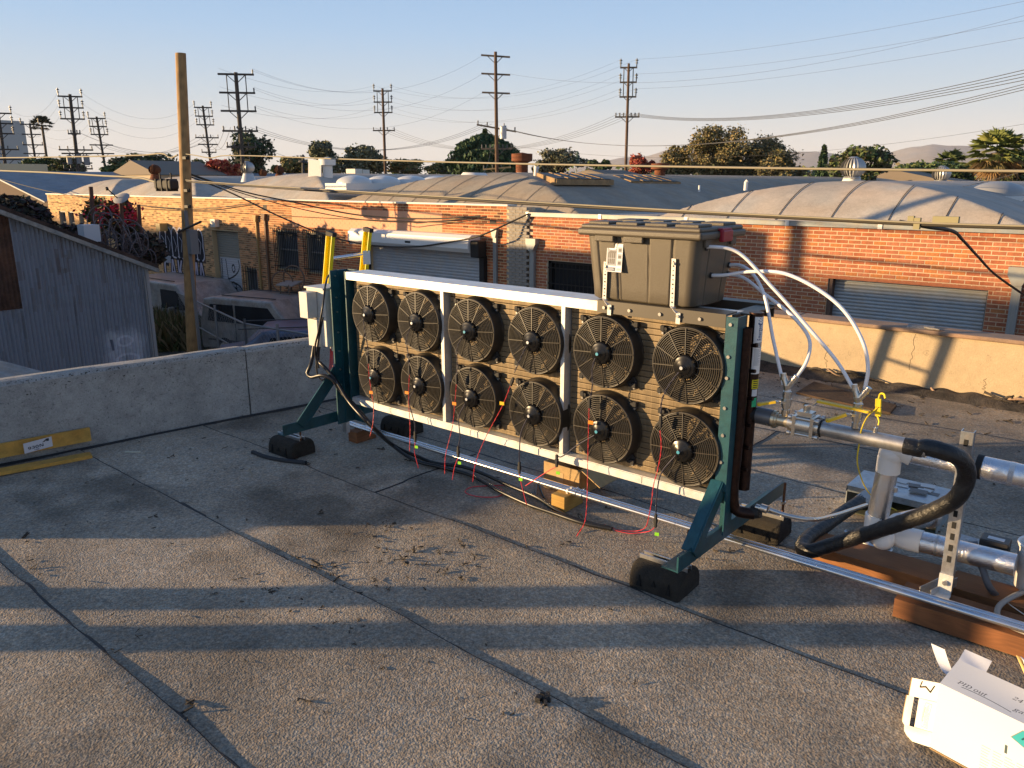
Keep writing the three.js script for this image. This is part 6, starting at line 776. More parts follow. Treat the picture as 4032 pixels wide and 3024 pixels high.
// a broad tree: limbs reach into clumps, leaves fill shells round the clump centres
function tree(name, label, c, w, h, dist, cols, opt = {}) {
  const k = dist / 3080 * 1.0, rx = w * k / 2, ry = h * k / 2, C = v3(c), t = thing(name, label, opt.cat || 'tree', [C.x, GY, C.z], opt.group || 'trees on the skyline');
  reseed(opt.seed || Math.round(w * 7 + h * 13 + dist)); const nC = opt.clumps || 16, cl = [];
  for (let i = 0; i < nC; i++) { const a = rr(0, 6.283), r = Math.sqrt(R()), yy = rr(-0.8, 0.9), lim = Math.sqrt(Math.max(0.1, 1 - yy * yy)); cl.push([C.x + Math.cos(a) * r * lim * rx * 0.86, C.y + yy * ry * 0.85, C.z + Math.sin(a) * r * lim * rx * 0.86, rr(0.2, 0.4)]); }
  const n = opt.n || 2600, size = opt.size || 0.3;
  const place = () => { const q = cl[Math.floor(R() * nC)], a = rr(0, 6.283), u = rr(-1, 1), s = Math.sqrt(1 - u * u), rad = (0.3 + 0.7 * Math.sqrt(R())) * q[3] * (R() < 0.16 ? rr(1.1, 1.6) : 1); return [q[0] + Math.cos(a) * s * rad * rx, q[1] + u * rad * ry * 1.05, q[2] + Math.sin(a) * s * rad * rx]; };
  const m = mesh('crown', leaves(n, place, size, cols), leafMat, t);
  const trunkTop = V(C.x, C.y - ry * 0.2, C.z), tg = [rod([C.x, GY, C.z], trunkTop, Math.max(0.12, rx * 0.09), Math.max(0.07, rx * 0.05), 8)]; for (const q of cl.slice(0, 9)) tg.push(rod(trunkTop.clone().lerp(V(C.x, GY, C.z), 0.15), [q[0], q[1], q[2]], 0.09, 0.025, 5)); mesh('trunk', tg, barkM, t, { uv: 1 });
  return t;
}
const olive = [[0.1445, 0.136, 0.051], [0.204, 0.17, 0.068], [0.255, 0.1955, 0.0765], [0.102, 0.1105, 0.0476], [0.26, 0.185, 0.075]], gum = [[0.1275, 0.1445, 0.085], [0.17, 0.1785, 0.102], [0.221, 0.2125, 0.1105], [0.085, 0.102, 0.0595]], dark = [[0.027, 0.06, 0.024], [0.0375, 0.0825, 0.033], [0.0525, 0.0975, 0.0375]], green = [[0.06, 0.105, 0.03], [0.09, 0.135, 0.042], [0.1275, 0.1575, 0.045]], redL = [[0.364, 0.065, 0.0455], [0.468, 0.0975, 0.065], [0.286, 0.052, 0.039], [0.39, 0.156, 0.065]], sparse = [[0.072, 0.081, 0.054], [0.108, 0.108, 0.063], [0.162, 0.135, 0.072]];
tree('broad_tree', 'tallest brown-green broad tree right of the slender pole', [-27.886, 3.784, -57.605], 250, 200, 64, olive, { n: 15000, clumps: 36, size: 0.16, seed: 11 });
tree('broad_tree', 'brown-green broad tree joined to the right of the tallest one', [-26.299, 3.313, -60.534], 240, 165, 66, olive.concat(sparse), { n: 12000, clumps: 33, size: 0.16, seed: 111 });
tree('broad_tree', 'left shoulder of brown-green foliage beside the red tree', [-31.659, 2.903, -57.911], 190, 150, 66, olive, { n: 5500, clumps: 22, size: 0.2, seed: 12 });
tree('broad_tree', 'right-hand brown tree trailing off toward the cypress', [-23.201, 2.62, -57.495], 190, 120, 62, sparse.concat(olive), { n: 3900, clumps: 19, size: 0.22, seed: 13 });
tree('maple_tree', 'small red autumn tree between the slender pole and the brown tree', [-36.26, 3.089, -59.876], 115, 95, 70, redL, { n: 3300, clumps: 19, size: 0.21, seed: 14 });
tree('maple_tree', 'low red autumn bush left of the big dark pole', [-43.354, 2.298, -24.909], 160, 72, 50, redL, { n: 2600, clumps: 22, size: 0.24, seed: 15 });
tree('maple_tree', 'small patch of red leaves left of the wooden pole', [-62.719, 2.646, -31.085], 45, 26, 70, redL, { n: 600, clumps: 8, size: 0.21, seed: 16 });
tree('gum_tree', 'rounded grey-green gum tree, left crown of the pair', [-62.496, 3.913, -46.672], 150, 125, 78, gum, { n: 5100, clumps: 22, size: 0.27, seed: 17 });
tree('gum_tree', 'wide grey-green gum tree, right crown of the pair', [-62.279, 3.514, -50.212], 190, 125, 80, gum, { n: 5700, clumps: 25, size: 0.27, seed: 18 });
tree('broad_tree', 'dull brown tree behind the rusty capped vent', [-50.68, 3.634, -66.989], 220, 95, 84, sparse.concat(gum), { n: 4800, clumps: 25, size: 0.27, seed: 19 });
tree('broad_tree', 'small dark green tree under the far hill', [-45.029, 3.009, -66.124], 100, 62, 80, green.concat(dark), { n: 2250, clumps: 14, size: 0.24, seed: 20 });
tree('bush', 'low green bushes right of the slim pole', [-60.423, 3.087, -55.435], 210, 60, 82, green.concat(olive), { n: 3600, clumps: 22, size: 0.24, seed: 21 });
tree('bush', 'low bushes beside the dark conifer', [-61.076, 3.031, -60.545], 130, 50, 86, sparse.concat(green), { n: 2100, clumps: 16, size: 0.24, seed: 22 });
tree('broad_tree', 'tall airy dark tree behind the big dark pole', [-49.31, 3.312, -30.537], 165, 170, 58, sparse.concat(dark), { n: 3900, clumps: 28, size: 0.24, seed: 23 });
tree('bush', 'green bushes between the airy tree and the gum trees', [-61.033, 2.92, -41.845], 150, 75, 74, green.concat(olive), { n: 3000, clumps: 19, size: 0.24, seed: 24 });
tree('bush', 'dark bushes left of the wooden pole', [-65.111, 3.02, -30.733], 200, 85, 72, sparse.concat(dark), { n: 3900, clumps: 25, size: 0.26, seed: 25 });
tree('bush', 'green bush in front of the leaning left pole', [-54.921, 2.301, -24.16], 120, 60, 60, green.concat(dark), { n: 2250, clumps: 16, size: 0.24, seed: 26 });
tree('bush', 'ragged green bushes under the transformer pole', [-65.374, 2.752, -25.024], 150, 75, 70, green.concat(sparse), { n: 3000, clumps: 22, size: 0.24, seed: 27 });
tree('bush', 'low bushes at the foot of the skinny palm', [-80.078, 3.068, -28.504], 130, 60, 85, green.concat(dark), { n: 2250, clumps: 16, size: 0.26, seed: 28 });
tree('bush', 'dark bushes just right of the wooden pole', [-70.394, 2.861, -38.009], 130, 60, 80, sparse.concat(green), { n: 2250, clumps: 16, size: 0.26, seed: 29 });
tree('broad_tree', 'young broadleaf tree behind the large turbine vent', [-13.556, 2.494, -43.957], 215, 140, 46, green.concat(sparse), { n: 3000, clumps: 30, size: 0.21, seed: 30 });
tree('bush', 'round green bush right of the young broadleaf tree', [-14.656, 2.299, -58.182], 170, 75, 60, green, { n: 3300, clumps: 19, size: 0.22, seed: 31 });
tree('bush', 'dark green bushes beside the big fan palm', [-11.788, 2.191, -56.79], 190, 80, 58, green.concat(dark), { n: 3600, clumps: 19, size: 0.22, seed: 32 });
tree('bush', 'dark tree mass at the right edge behind the fan palm', [-7.617, 2.395, -51.439], 130, 120, 52, dark.concat(green), { n: 3000, clumps: 19, size: 0.22, seed: 33 });
// thin far belt of trees along the horizon
{ reseed(51); const cl = []; for (let k = 0; k < 150; k++) { const az = -1.35 + 1.5 * k / 150 + rr(-0.006, 0.006), d = rr(110, 210); cl.push([Math.sin(az) * d, GY + rr(2.6, 5.6), -Math.cos(az) * d, rr(3, 7), rr(1.8, 3.6)]); } solo('tree_belt', 'low far belt of trees and hedges along the horizon', 'trees', [leaves(22000, () => { const q = cl[Math.floor(R() * cl.length)], a = rr(0, 6.283), r = Math.sqrt(R()); return [q[0] + Math.cos(a) * r * q[3], q[1] + rr(-1, 1) * q[4] * Math.sqrt(1 - r * r * 0.8), q[2] + Math.sin(a) * r * q[3]]; }, 0.95, sparse.concat(green, dark))], leafMat, { kind: 'stuff' }); }
// conifer and cypress: upright sprays
function conifer(name, label, c, w, h, dist, round, n, cols, sd) { const k = dist / 3080, rx = w * k / 2, hh = h * k, C = v3(c), t = thing(name, label, 'tree', [C.x, GY, C.z], 'trees on the skyline'); reseed(sd); const y0 = C.y - hh / 2; mesh('crown', leaves(n, () => { const f = Math.pow(R(), 0.8), prof = round ? Math.pow(Math.sin(Math.min(1, f * 0.92 + 0.16) * Math.PI), 0.55) : Math.pow(1 - f, 0.6) * Math.min(1, f * 6 + 0.3), a = rr(0, 6.283), lob = 1 + 0.16 * Math.sin(a * 5 + f * 9) + 0.1 * Math.sin(a * 11 + f * 23), r = prof * rx * lob * (0.72 + 0.32 * R()); return [C.x + Math.cos(a) * r, y0 + f * hh, C.z + Math.sin(a) * r]; }, round ? 0.34 : 0.24, cols, 2.2), leafMat, t); mesh('trunk', [rod([C.x, GY, C.z], [C.x, y0 + hh * 0.7, C.z], 0.2, 0.06, 7)], barkM, t, { uv: 1 }); }
conifer('conifer', 'dense dark green conifer behind the tall transformer pole', [-41.721, 3.655, -45.862], 240, 175, 62, true, 7000, dark, 61);
conifer('cypress', 'slim dark cypress left of the large turbine vent', [-19.992, 2.746, -56.572], 42, 140, 60, false, 1800, dark, 62);
// fan palms
function palm(label, c, dist, R0, nF, trunkR, cols, skirt) {
  const C = v3(c), t = thing('fan_palm', label, 'palm', [C.x, GY, C.z], 'fan palms'); reseed(Math.round(dist * 3)); mesh('trunk', [rod([C.x, GY, C.z], [C.x, C.y - 0.05, C.z], trunkR * 1.2, trunkR, 9)], wood([0.16, 0.12, 0.08], 445, 1), t, { uv: 1 });
  const frond = (az, el, L, col) => { const pos = [], cl = [], d = V(Math.cos(az) * Math.cos(el), Math.sin(el), Math.sin(az) * Math.cos(el)), hub = C.clone().addScaledVector(d, L * 0.55); hub.y -= L * 0.06; const s = V(-Math.sin(az), 0, Math.cos(az)), up = V().crossVectors(s, d); const tri = (a, b, c2) => { for (const p of [a, b, c2]) { pos.push(p.x, p.y, p.z); cl.push(...col); } }; tri(C.clone().addScaledVector(s, 0.03), C.clone().addScaledVector(s, -0.03), hub); for (let k = 0; k < 13; k++) { const a = -1.35 + 2.7 * k / 12, q = d.clone().multiplyScalar(Math.cos(a)).addScaledVector(s, Math.sin(a)).addScaledVector(up, 0.12 * Math.abs(Math.sin(k * 2))), tip = hub.clone().addScaledVector(q, L * 0.5 * rr(0.85, 1.1)); tip.y -= L * 0.14; const w = V().crossVectors(q, up).normalize().multiplyScalar(L * 0.035), mid = hub.clone().addScaledVector(q, L * 0.25); tri(hub, mid.clone().add(w), tip); tri(hub, tip, mid.clone().sub(w)); } const g = new THREE.BufferGeometry(); g.setAttribute('position', new THREE.Float32BufferAttribute(pos, 3)); g.setAttribute('color', new THREE.Float32BufferAttribute(cl, 3)); g.computeVertexNormals(); return g; };
  for (let k = 0; k < nF; k++) { const f = k / nF, el = 1.35 - f * (skirt ? 2.4 : 1.75) + rr(-0.15, 0.15), col = el < -0.35 ? [0.22 * rr(0.8, 1.2), 0.15, 0.06] : cols[Math.floor(R() * cols.length)]; mesh('frond', frond(k * 2.39996, el, R0 * rr(0.85, 1.1), col), leafMat, t); }
}
palm('big fan palm with a dry skirt at the right edge', [-6.689, 2.937, -39.437], 40, 1.2, 64, 0.24, [[0.13, 0.16, 0.035], [0.18, 0.19, 0.045], [0.09, 0.12, 0.03]], 1);
palm('skinny tall fan palm between the poles at left', [-82.775, 6.87, -29.872], 88, 1.05, 34, 0.11, [[0.035, 0.045, 0.025], [0.05, 0.055, 0.03]], 0);
palm('small green fan palm poking over the bushes at right', [-12.964, 2.802, -60.629], 62, 1.3, 26, 0.14, [[0.07, 0.1, 0.025]], 0);
// far blocks
solo('far_building', 'pale windowless high block at the far left edge', 'building', [bb(-5, 5, 0, 14, -5, 5)].map((g) => g.translate(...[[-143.823, 2.692, -42.604][0], GY, [-143.823, 2.692, -42.604][2]])), mat(0.5, 0.48, 0.45, 0.9));
solo('far_building', 'low cream block beside the dark roof at far left', 'building', [box(3, 1.1, 3, ...[-57.07, 2.239, -18.519])], mat(0.6, 0.5, 0.32, 0.9));
for (const [lab, p, s] of [['tan flat-roofed house right of the cypress', [-13.749, 1.425, -53.254], [9, 1.6, 5]], ['brown low roof under the far hill', [-27.743, 1.878, -41.597], [5, 0.9, 4]], ['grey low roof behind the skylights at right', [-10.353, 1.377, -46.87], [8, 0.9, 5]], ['small brown house behind the rusty turbine', [-44.725, 2.076, -22.354], [6, 1.3, 4]]]) { const t = thing('far_house', lab, 'house', p, 'far low houses'); const g = extr([[-s[0] / 2, 0], [0, s[1] * 0.6], [s[0] / 2, 0]], s[2]); g.translate(0, 0, -s[2] / 2); mesh('roof', g, mat(0.2, 0.165, 0.13, 0.9), t, { local: true }); mesh('wall', [box(s[0] * 0.94, 4, s[2] * 0.96, 0, -2.02, 0)], mat(0.42, 0.34, 0.24, 0.9), t, { local: true }); }
// ---------- utility poles ----------
const poleM = wood([0.13, 0.075, 0.045], 401, 0.5), poleDk = wood([0.07, 0.06, 0.052], 404, 0.5), armM = wood([0.16, 0.13, 0.1], 407, 1), insM = mat(0.07, 0.075, 0.08, 0.35), trM = mat(0.45, 0.46, 0.47, 0.45, 0.2);
const xdir = V(1, 0, 0).applyAxisAngle(V(0, 1, 0), 40.4 * Math.PI / 180); // roughly across the view
const armDir = (a) => V(Math.cos(a), 0, -Math.sin(a));
// arms: [fraction from top in metres below the top, half width, direction angle, insulators, extras]
function utilityPole(label, top, base, r, arms, extra) {
  const A = v3(base), B = v3(top); const d = A.clone().sub(B), k = (GY - B.y) / d.y; const foot = B.clone().addScaledVector(d, k);
  const t = thing('utility_pole', label, 'utility pole', [foot.x, foot.y, foot.z], 'utility poles on the skyline');
  const m = extra.dark ? poleDk : poleM; mesh('pole', [rod(foot, B, r * 0.95, r * 0.62, 10)], m, t, { uv: 0.5 });
  const at = (dy) => B.clone().addScaledVector(d.clone().normalize(), dy);
  for (const [dy, hw, ang, ins, tilt = 0, light] of arms) {
    const c = at(dy), u = armDir(ang), L = c.clone().addScaledVector(u, -hw), Rr = c.clone().addScaledVector(u, hw); L.y += tilt; Rr.y -= tilt;
    const a = mesh('crossarm', [bar(L, Rr, 0.09, 0.1), ...[-1, 1].map((s) => bar(c.clone().addScaledVector(u, s * hw * 0.55), c.clone().add(V(0, -hw * 0.5, 0)), 0.04, 0.04))], light ? wood([0.42, 0.3, 0.14], 411, 1) : extra.dark ? poleDk : armM, t, { uv: 1 });
    for (let q = 0; q < Math.abs(ins); q++) { const f = Math.abs(ins) === 2 ? (q ? 1 : -1) * 0.94 : ins === 1 ? 0.94 : -0.94 + 1.88 * q / (Math.abs(ins) - 1), p = L.clone().lerp(Rr, (f + 1) / 2); const big = ins === 2; mesh('insulator', big ? [rod(p, p.clone().add(V(0, 0.55, 0)), 0.035, 0.035, 6), rod(p.clone().add(V(0, 0.25, 0)), p.clone().add(V(0, 0.3, 0)), 0.09, 0.09, 8), rod(p.clone().add(V(0, 0.4, 0)), p.clone().add(V(0, 0.46, 0)), 0.1, 0.1, 8)] : [rod(p, p.clone().add(V(0, 0.26, 0)), 0.035, 0.045, 6)], insM, a); }
  }
  const fr = extra.frame; if (fr) for (const s of [-1, 1]) mesh('arm_strut', [rod(at(fr[0]).addScaledVector(armDir(fr[2]), s * fr[3]), at(fr[1]).addScaledVector(armDir(fr[2]), s * fr[3]), 0.03, 0.03, 6)], extra.dark ? poleDk : armM, t);
  for (const [dy, off, ang, s] of extra.cans || []) { const c = at(dy).addScaledVector(armDir(ang), off); const q = mesh('transformer', [rod(c, c.clone().add(V(0, s, 0)), s * 0.3, s * 0.3, 14), rod(c.clone().add(V(0, s, 0)), c.clone().add(V(0, s * 1.05, 0)), s * 0.32, s * 0.25, 14)], extra.grey ? mat(0.2, 0.21, 0.22, 0.5) : trM, t); mesh('bushing', [rod(c.clone().add(V(s * 0.12, s, 0)), c.clone().add(V(s * 0.12, s * 1.3, 0)), 0.04, 0.03, 6)], insM, q); }
  return at;
}
const a0 = 0.62; // arm bearing: square to the line of sight for most poles
const P8 = utilityPole('tall brown pole with five crossarms and a white transformer in the middle', [-34.473, 9.499, -38.931], [-34.429, 2.232, -38.97], 0.155, [[0.25, 0.9, a0, 0, 0.07], [1.3, 0.9, a0, 0, 0.05], [2.4, 0.88, a0, 0, 0.04], [4.5, 1.25, a0, 5, 0.22], [5.75, 1.0, a0, 8], [6.95, 0.9, a0, 4, -0.07, 1], [8.0, 0.5, a0, 0]], { cans: [[5.15, 0.45, a0 - 0.3, 0.72]] });
const P9 = utilityPole('slender brown pole with stacked insulators left of the brown tree', [-29.519, 9.163, -46.407], [-29.481, 2.026, -46.431], 0.13, [[0.25, 0.55, a0, 2], [1.15, 0.55, a0, 2], [2.05, 0.55, a0, 2], [3.3, 0.8, a0, 7], [8.0, 0.9, a0, 3]], { frame: [0.25, 2.05, a0, 0.3] });
const P7 = utilityPole('slim pole with three framed crossarms right of the gum trees', [-51.519, 9.022, -44.383], [-51.537, 2.239, -44.361], 0.15, [[0.2, 0.75, 0.7, 2], [1.05, 0.75, 0.7, 2], [1.85, 0.75, 0.7, 2], [3.25, 0.9, 0.7, 4]], { frame: [0.2, 1.85, 0.7, 0.45] });
const P6 = utilityPole('large dark pole with lamp-like end fittings at left of centre', [-41.016, 7.494, -24.934], [-41.026, 2.417, -24.917], 0.16, [[0.1, 0.95, 0.85, 1], [1.05, 0.95, 0.85, 1], [2.0, 0.95, 0.85, 1], [3.05, 0.95, 0.85, 4], [3.9, 0.8, 0.85, 5], [4.6, 0.4, 0.85, 3, 0, 1]], { dark: 1, frame: [0.1, 2.0, 0.85, 0.5], cans: [] });
const P5 = utilityPole('thin leaning pole just right of the near wooden pole', [-65.538, 7.974, -36.466], [-65.431, 3.008, -36.657], 0.14, [[0.15, 0.72, 0.95, 2], [0.85, 0.72, 0.95, 2], [1.55, 0.72, 0.95, 2], [2.6, 0.95, 0.95, 4], [3.15, 0.8, 0.95, 0], [3.8, 0.6, 0.95, 3]], { dark: 1, frame: [0.15, 1.55, 0.95, 0.42] });
const P4 = utilityPole('leaning dark pole right of the transformer pole at left', [-71.88, 7.048, -30.287], [-71.811, 2.639, -30.451], 0.14, [[0.15, 0.68, 1.0, 2], [0.8, 0.68, 1.0, 2], [1.45, 0.68, 1.0, 2], [2.3, 0.9, 1.0, 0], [3.0, 0.9, 1.0, 0]], { dark: 1, frame: [0.15, 1.45, 1.0, 0.4] });
const P3 = utilityPole('dark pole carrying three transformers at left', [-61.386, 7.665, -24.244], [-61.425, 2.17, -24.145], 0.17, [[0.15, 0.78, 1.0, 2], [0.9, 0.78, 1.0, 2], [1.65, 0.78, 1.0, 2], [2.65, 0.4, 1.0, 5], [3.75, 1.1, 1.0, 5], [4.0, 0.95, 1.0, 0], [4.65, 0.95, 1.0, 0], [5.05, 0.95, 1.0, 5], [5.65, 0.55, 1.0, 4], [6.2, 0.6, 1.0, 0]], { dark: 1, grey: 1, frame: [0.15, 1.65, 1.0, 0.45], cans: [[4.75, -0.5, 1.0, 0.6], [4.7, 0.12, 1.0, 0.62], [4.8, 0.62, 1.0, 0.66]] });
const P2 = utilityPole('thin dark pole left of the skinny palm', [-80.263, 6.771, -27.978], [-80.254, 2.509, -28.004], 0.14, [[0.1, 0.75, 1.05, 2], [0.95, 0.75, 1.05, 0], [1.85, 0.8, 1.05, 3], [2.6, 0.85, 1.05, 0], [3.1, 0.85, 1.05, 0]], { dark: 1 });
const P1 = utilityPole('dark pole cut by the left edge of the frame', [-66.69, 6.595, -21.27], [-66.71, 2.503, -21.207], 0.16, [[0.1, 0.85, 1.1, 2], [0.8, 0.85, 1.1, 2], [1.5, 0.85, 1.1, 2], [2.6, 1.0, 1.1, 4], [3.3, 1.1, 1.1, 0]], { dark: 1 });
// small cut-out poles far off
solo('finial_post', 'green post with a turned finial above the brown tree', 'post', [rod([-35.068, 2.725, -48.685], [-35.083, 3.588, -48.674], 0.1, 0.08, 8), new THREE.SphereGeometry(0.17, 8, 6).translate(...[-35.081, 3.48, -48.675]), rod([-35.084, 3.659, -48.673], [-35.088, 3.892, -48.67], 0.15, 0.02, 8)], mat(0.05, 0.09, 0.07, 0.7));
solo('finial_post', 'dark post with a finial beside the mushroom vent', 'post', [rod([-40.887, 2.094, -28.779], [-40.856, 3.145, -28.823], 0.09, 0.07, 8), rod([-40.868, 2.825, -28.806], [-40.864, 2.942, -28.812], 0.3, 0.25, 8), rod([-40.856, 3.145, -28.823], [-40.851, 3.291, -28.83], 0.14, 0.03, 8)], mat(0.05, 0.05, 0.05, 0.7));

// ---------- the near wooden pole in the yard ----------
const NP = [-20.3, -10.4];
{
  const wd = wood([0.42, 0.26, 0.115], 421, 0.8), top = V(...[-19.502, 4.762, -10.4]), ft = V(top.x - 0.9, GY, -10.35);
  const t = thing('wood_pole', 'tall bare wooden pole standing in the yard, golden on its sunlit side', 'utility pole', [ft.x, GY, ft.z]);
  const g = new THREE.CylinderGeometry(0.125, 0.16, 1, 18, 40), p = g.attributes.position; for (let i = 0; i < p.count; i++) { const f = p.getY(i) + 0.5, a = Math.atan2(p.getZ(i), p.getX(i)), q = ft.clone().lerp(top, f), k = 1 + 0.03 * (und1(a * 3 + 9, f * 40) - 0.5); p.setXYZ(i, q.x + p.getX(i) * k, q.y, q.z + p.getZ(i) * k); } g.computeVertexNormals(); const u = g.attributes.uv; for (let i = 0; i < u.count; i++) u.setXY(i, u.getY(i) * 9, u.getX(i) * 0.9); mesh('pole', g, wd, t);
  const at = (y) => ft.clone().lerp(top, (y - GY) / (top.y - GY));
  const bx = at(0.35); mesh('service_box', [rbox(0.2, 0.62, 0.22, 0.01, bx.x + 0.3, 0.2, bx.z + 0.05), bb(bx.x + 0.14, bx.x + 0.2, GY, 1.0, bx.z + 0.05, bx.z + 0.12)], mat(0.16, 0.16, 0.16, 0.6), t);
  mesh('pole_arm', [rod([bx.x - 0.1, 0.45, bx.z + 0.2], [bx.x + 1.1, 0.75, bx.z + 0.2], 0.03, 0.03, 6)], poleDk, t); for (const y of [2.3, 1.5, 1.1]) { const q = at(y); mesh('cable_bracket', [rbox(0.18, 0.08, 0.1, 0.01, q.x + 0.2, y, q.z + 0.08), rod([q.x, y, q.z], [q.x + 0.35, y + 0.03, q.z + 0.1], 0.025)], ironM, t); }
}
// ---------- overhead cables ----------
const wireM = mat(0.05, 0.05, 0.05, 0.6), beigeM = mat(0.27, 0.24, 0.17, 0.7), dkCable = mat(0.05, 0.042, 0.032, 0.7);
const wire = (label, pts, r, m, n) => solo('overhead_cable', label, 'cable', [tube(pts, r, 6, n || 60)], m, { group: 'overhead cables' });
wire('upper tan cable crossing the frame right of the wooden pole', [[-19.887, 2.413, -10.4], [-18.852, 2.344, -10.18], [-17.665, 2.256, -9.91], [-16.897, 2.282, -9.73], [-15.514, 2.254, -9.46], [-10.729, 2.077, -8.6], [-6.964, 1.951, -8.1], [-4.541, 1.883, -7.85], [-2.573, 1.833, -7.69], [-0.968, 1.799, -7.6]], 0.012, beigeM, 160);
wire('upper tan cable left of the wooden pole', [[-33.922, 2.564, -10.4], [-26.48, 2.466, -10.4], [-22.116, 2.422, -10.4], [-20.824, 2.421, -10.4], [-20.573, 2.32, -10.4], [-20.155, 2.388, -10.4]], 0.022, beigeM, 80);
wire('lower dark cable bundle crossing the frame above the brick walls', [[-20.029, 1.742, -10.4], [-18.979, 1.704, -10.18], [-16.459, 1.657, -9.6], [-12.627, 1.571, -8.9], [-9.18, 1.508, -8.3], [-6.965, 1.45, -8.1], [-4.515, 1.404, -7.85], [-2.767, 1.375, -7.7], [-1.773, 1.357, -7.65], [-0.905, 1.359, -7.6]], 0.017, dkCable, 160);
wire('tan messenger strand along the lower cable bundle', [[-19.966, 1.767, -10.37], [-16.403, 1.684, -9.57], [-9.146, 1.531, -8.27], [-4.498, 1.422, -7.82], [-2.758, 1.39, -7.67], [-1.767, 1.372, -7.62], [-0.903, 1.374, -7.57]], 0.01, beigeM, 160);
wire('lower tan cable left of the wooden pole ending in a splice', [[-34.134, 2.125, -10.4], [-28.652, 2.005, -10.4], [-24.845, 1.891, -10.4], [-22.272, 1.811, -10.4], [-21.556, 1.716, -10.4]], 0.03, beigeM, 60);
{ const c = V(...[-20.933, 1.644, -10.4]); const t = thing('splice_case', 'black cable splice case hanging left of the wooden pole', 'cable box', [c.x, c.y, c.z]); mesh('case', [rbox(0.95, 0.28, 0.26, 0.08, 0, 0, 0)], blackMatte, t, { local: true }); mesh('rib', [box(0.04, 0.32, 0.3, -0.3, -0.01, 0), box(0.04, 0.32, 0.3, 0.3, -0.01, 0), box(0.04, 0.32, 0.3, 0, -0.01, 0)], blackMatte, t, { local: true }); mesh('hanger', [rod([-0.3, 0.1, 0], [-0.3, 0.3, 0], 0.02), rod([0.3, 0.1, 0], [0.3, 0.3, 0], 0.02)], ironM, t, { local: true }); }
wire('service drop from the wooden pole to the white shutter', [[-19.994, 1.882, -10.5], [-18.89, 1.471, -11], [-17.915, 0.855, -11.8], [-16.902, 0.342, -12.6], [-16.017, 0.137, -13.2], [-14.805, 0.136, -13.5], [-13.542, 0.304, -13.5], [-12.368, 0.521, -13.4], [-11.781, 0.803, -13.7], [-11.351, 1.022, -13.9]], 0.02, dkCable, 90);
wire('upper service drop running over the buffed pink patch', [[-19.98, 1.945, -10.5], [-18.954, 1.486, -11.4], [-17.897, 1.211, -12.2], [-16.325, 0.904, -13], [-15.07, 0.825, -13.6], [-13.826, 0.854, -13.8], [-12.823, 0.938, -13.9]], 0.018, dkCable, 70);
wire('lower service drop running over the buffed pink patch', [[-19.986, 1.92, -10.5], [-18.962, 1.435, -11.4], [-17.913, 1.082, -12.2], [-16.333, 0.796, -13], [-15.074, 0.73, -13.6], [-13.827, 0.805, -13.8], [-12.823, 0.926, -13.9]], 0.012, dkCable, 70);
wire('drop cable from the lower bundle slanting to the right downspout', [[-1.985, 1.377, -7.66], [-1.782, 1.338, -7.7], [-1.69, 1.279, -8.3], [-1.775, 1.134, -9.3], [-1.91, 0.838, -11], [-1.937, 0.428, -12.8], [-1.633, 0.011, -13.9]], 0.017, dkCable, 50);
wire('cable running left from the wooden pole to the brick wall', [[-43.131, 1.841, -13.4], [-37.212, 1.306, -13.4], [-31.424, 0.973, -13.5], [-28.414, 0.839, -13.7], [-25.395, 0.838, -13.8], [-22.438, 1.069, -13.9]], 0.015, dkCable, 60);
solo('cable_tap', 'beige tap connector block on the lower cable bundle at right', 'cable box', [box(0.2, 0.06, 0.06, ...[-1.606, 1.402, -7.64]), box(0.05, 0.1, 0.05, ...[-1.831, 1.364, -7.65]), box(0.05, 0.05, 0.05, ...[-1.887, 1.402, -7.66])], mat(0.3, 0.27, 0.15, 0.7));
// skyline spans
const span = (label, a, b, sag, r = 0.02) => solo('power_line', label, 'power line', [sagWire(a, b, sag, r * (r < 0.0145 ? 0.4 : 0.55), 30)], wireM, { group: 'power lines between the skyline poles' });
const off = (p, a, d, y = 0) => p.clone().addScaledVector(armDir(a), d).add(V(0, y, 0));
let wl = 0; const spanNames = ['top', 'second', 'third', 'fourth', 'fifth', 'sixth', 'seventh', 'eighth', 'ninth', 'tenth', 'eleventh', 'twelfth'];
const FAR = V(...[-3.04, 5.513, -29.846]), FAR2 = V(...[-3.31, 6.214, -31.828]), FAR3 = V(...[-3.6, 7.046, -33.809]), FAR4 = V(...[-3.694, 7.672, -33.799]);
for (const s of [-1, 1]) for (const [k, dy] of [[0, 0.2], [1, 1.05], [2, 1.85]]) span(`${spanNames[k]} ${s < 0 ? 'rear' : 'front'} wire between the dark left pole and the slim pole`, off(P6([0.1, 1.05, 2.0][k]), 0.85, s * 0.9, 0.3), off(P7(dy), 0.7, s * 0.7, 0.4), 0.8, 0.012);
for (const s of [-1, 1]) for (const [k, dy] of [[0, 0.2], [1, 1.05], [2, 1.85]]) span(`${spanNames[k]} ${s < 0 ? 'rear' : 'front'} wire between the slim pole and the slender insulator pole`, off(P7(dy), 0.7, s * 0.7, 0.4), off(P9([0.25, 1.15, 2.05][k]), a0, s * 0.5, 0.5), 1.6, 0.011);
for (const s of [1]) for (const k of [0, 1, 2]) span(`${spanNames[k]} ${s < 0 ? 'rear' : 'front'} wire leaving the slender pole to the right`, off(P9([0.25, 1.15, 2.05][k]), a0, s * 0.5, 0.5), [FAR4, FAR3, FAR2][k].clone().add(V(0, s * 0.25, 0)), 0.4, 0.012);
for (const k of [1]) span(`${spanNames[k]} wire leaving the tall transformer pole to the right`, off(P8([0.25, 1.3, 2.4][k]), a0, 0.9, 0), [FAR4, FAR3, FAR2][k].clone().add(V(0, 0.5 + k * 0.1, 0)), 1.4, 0.012);
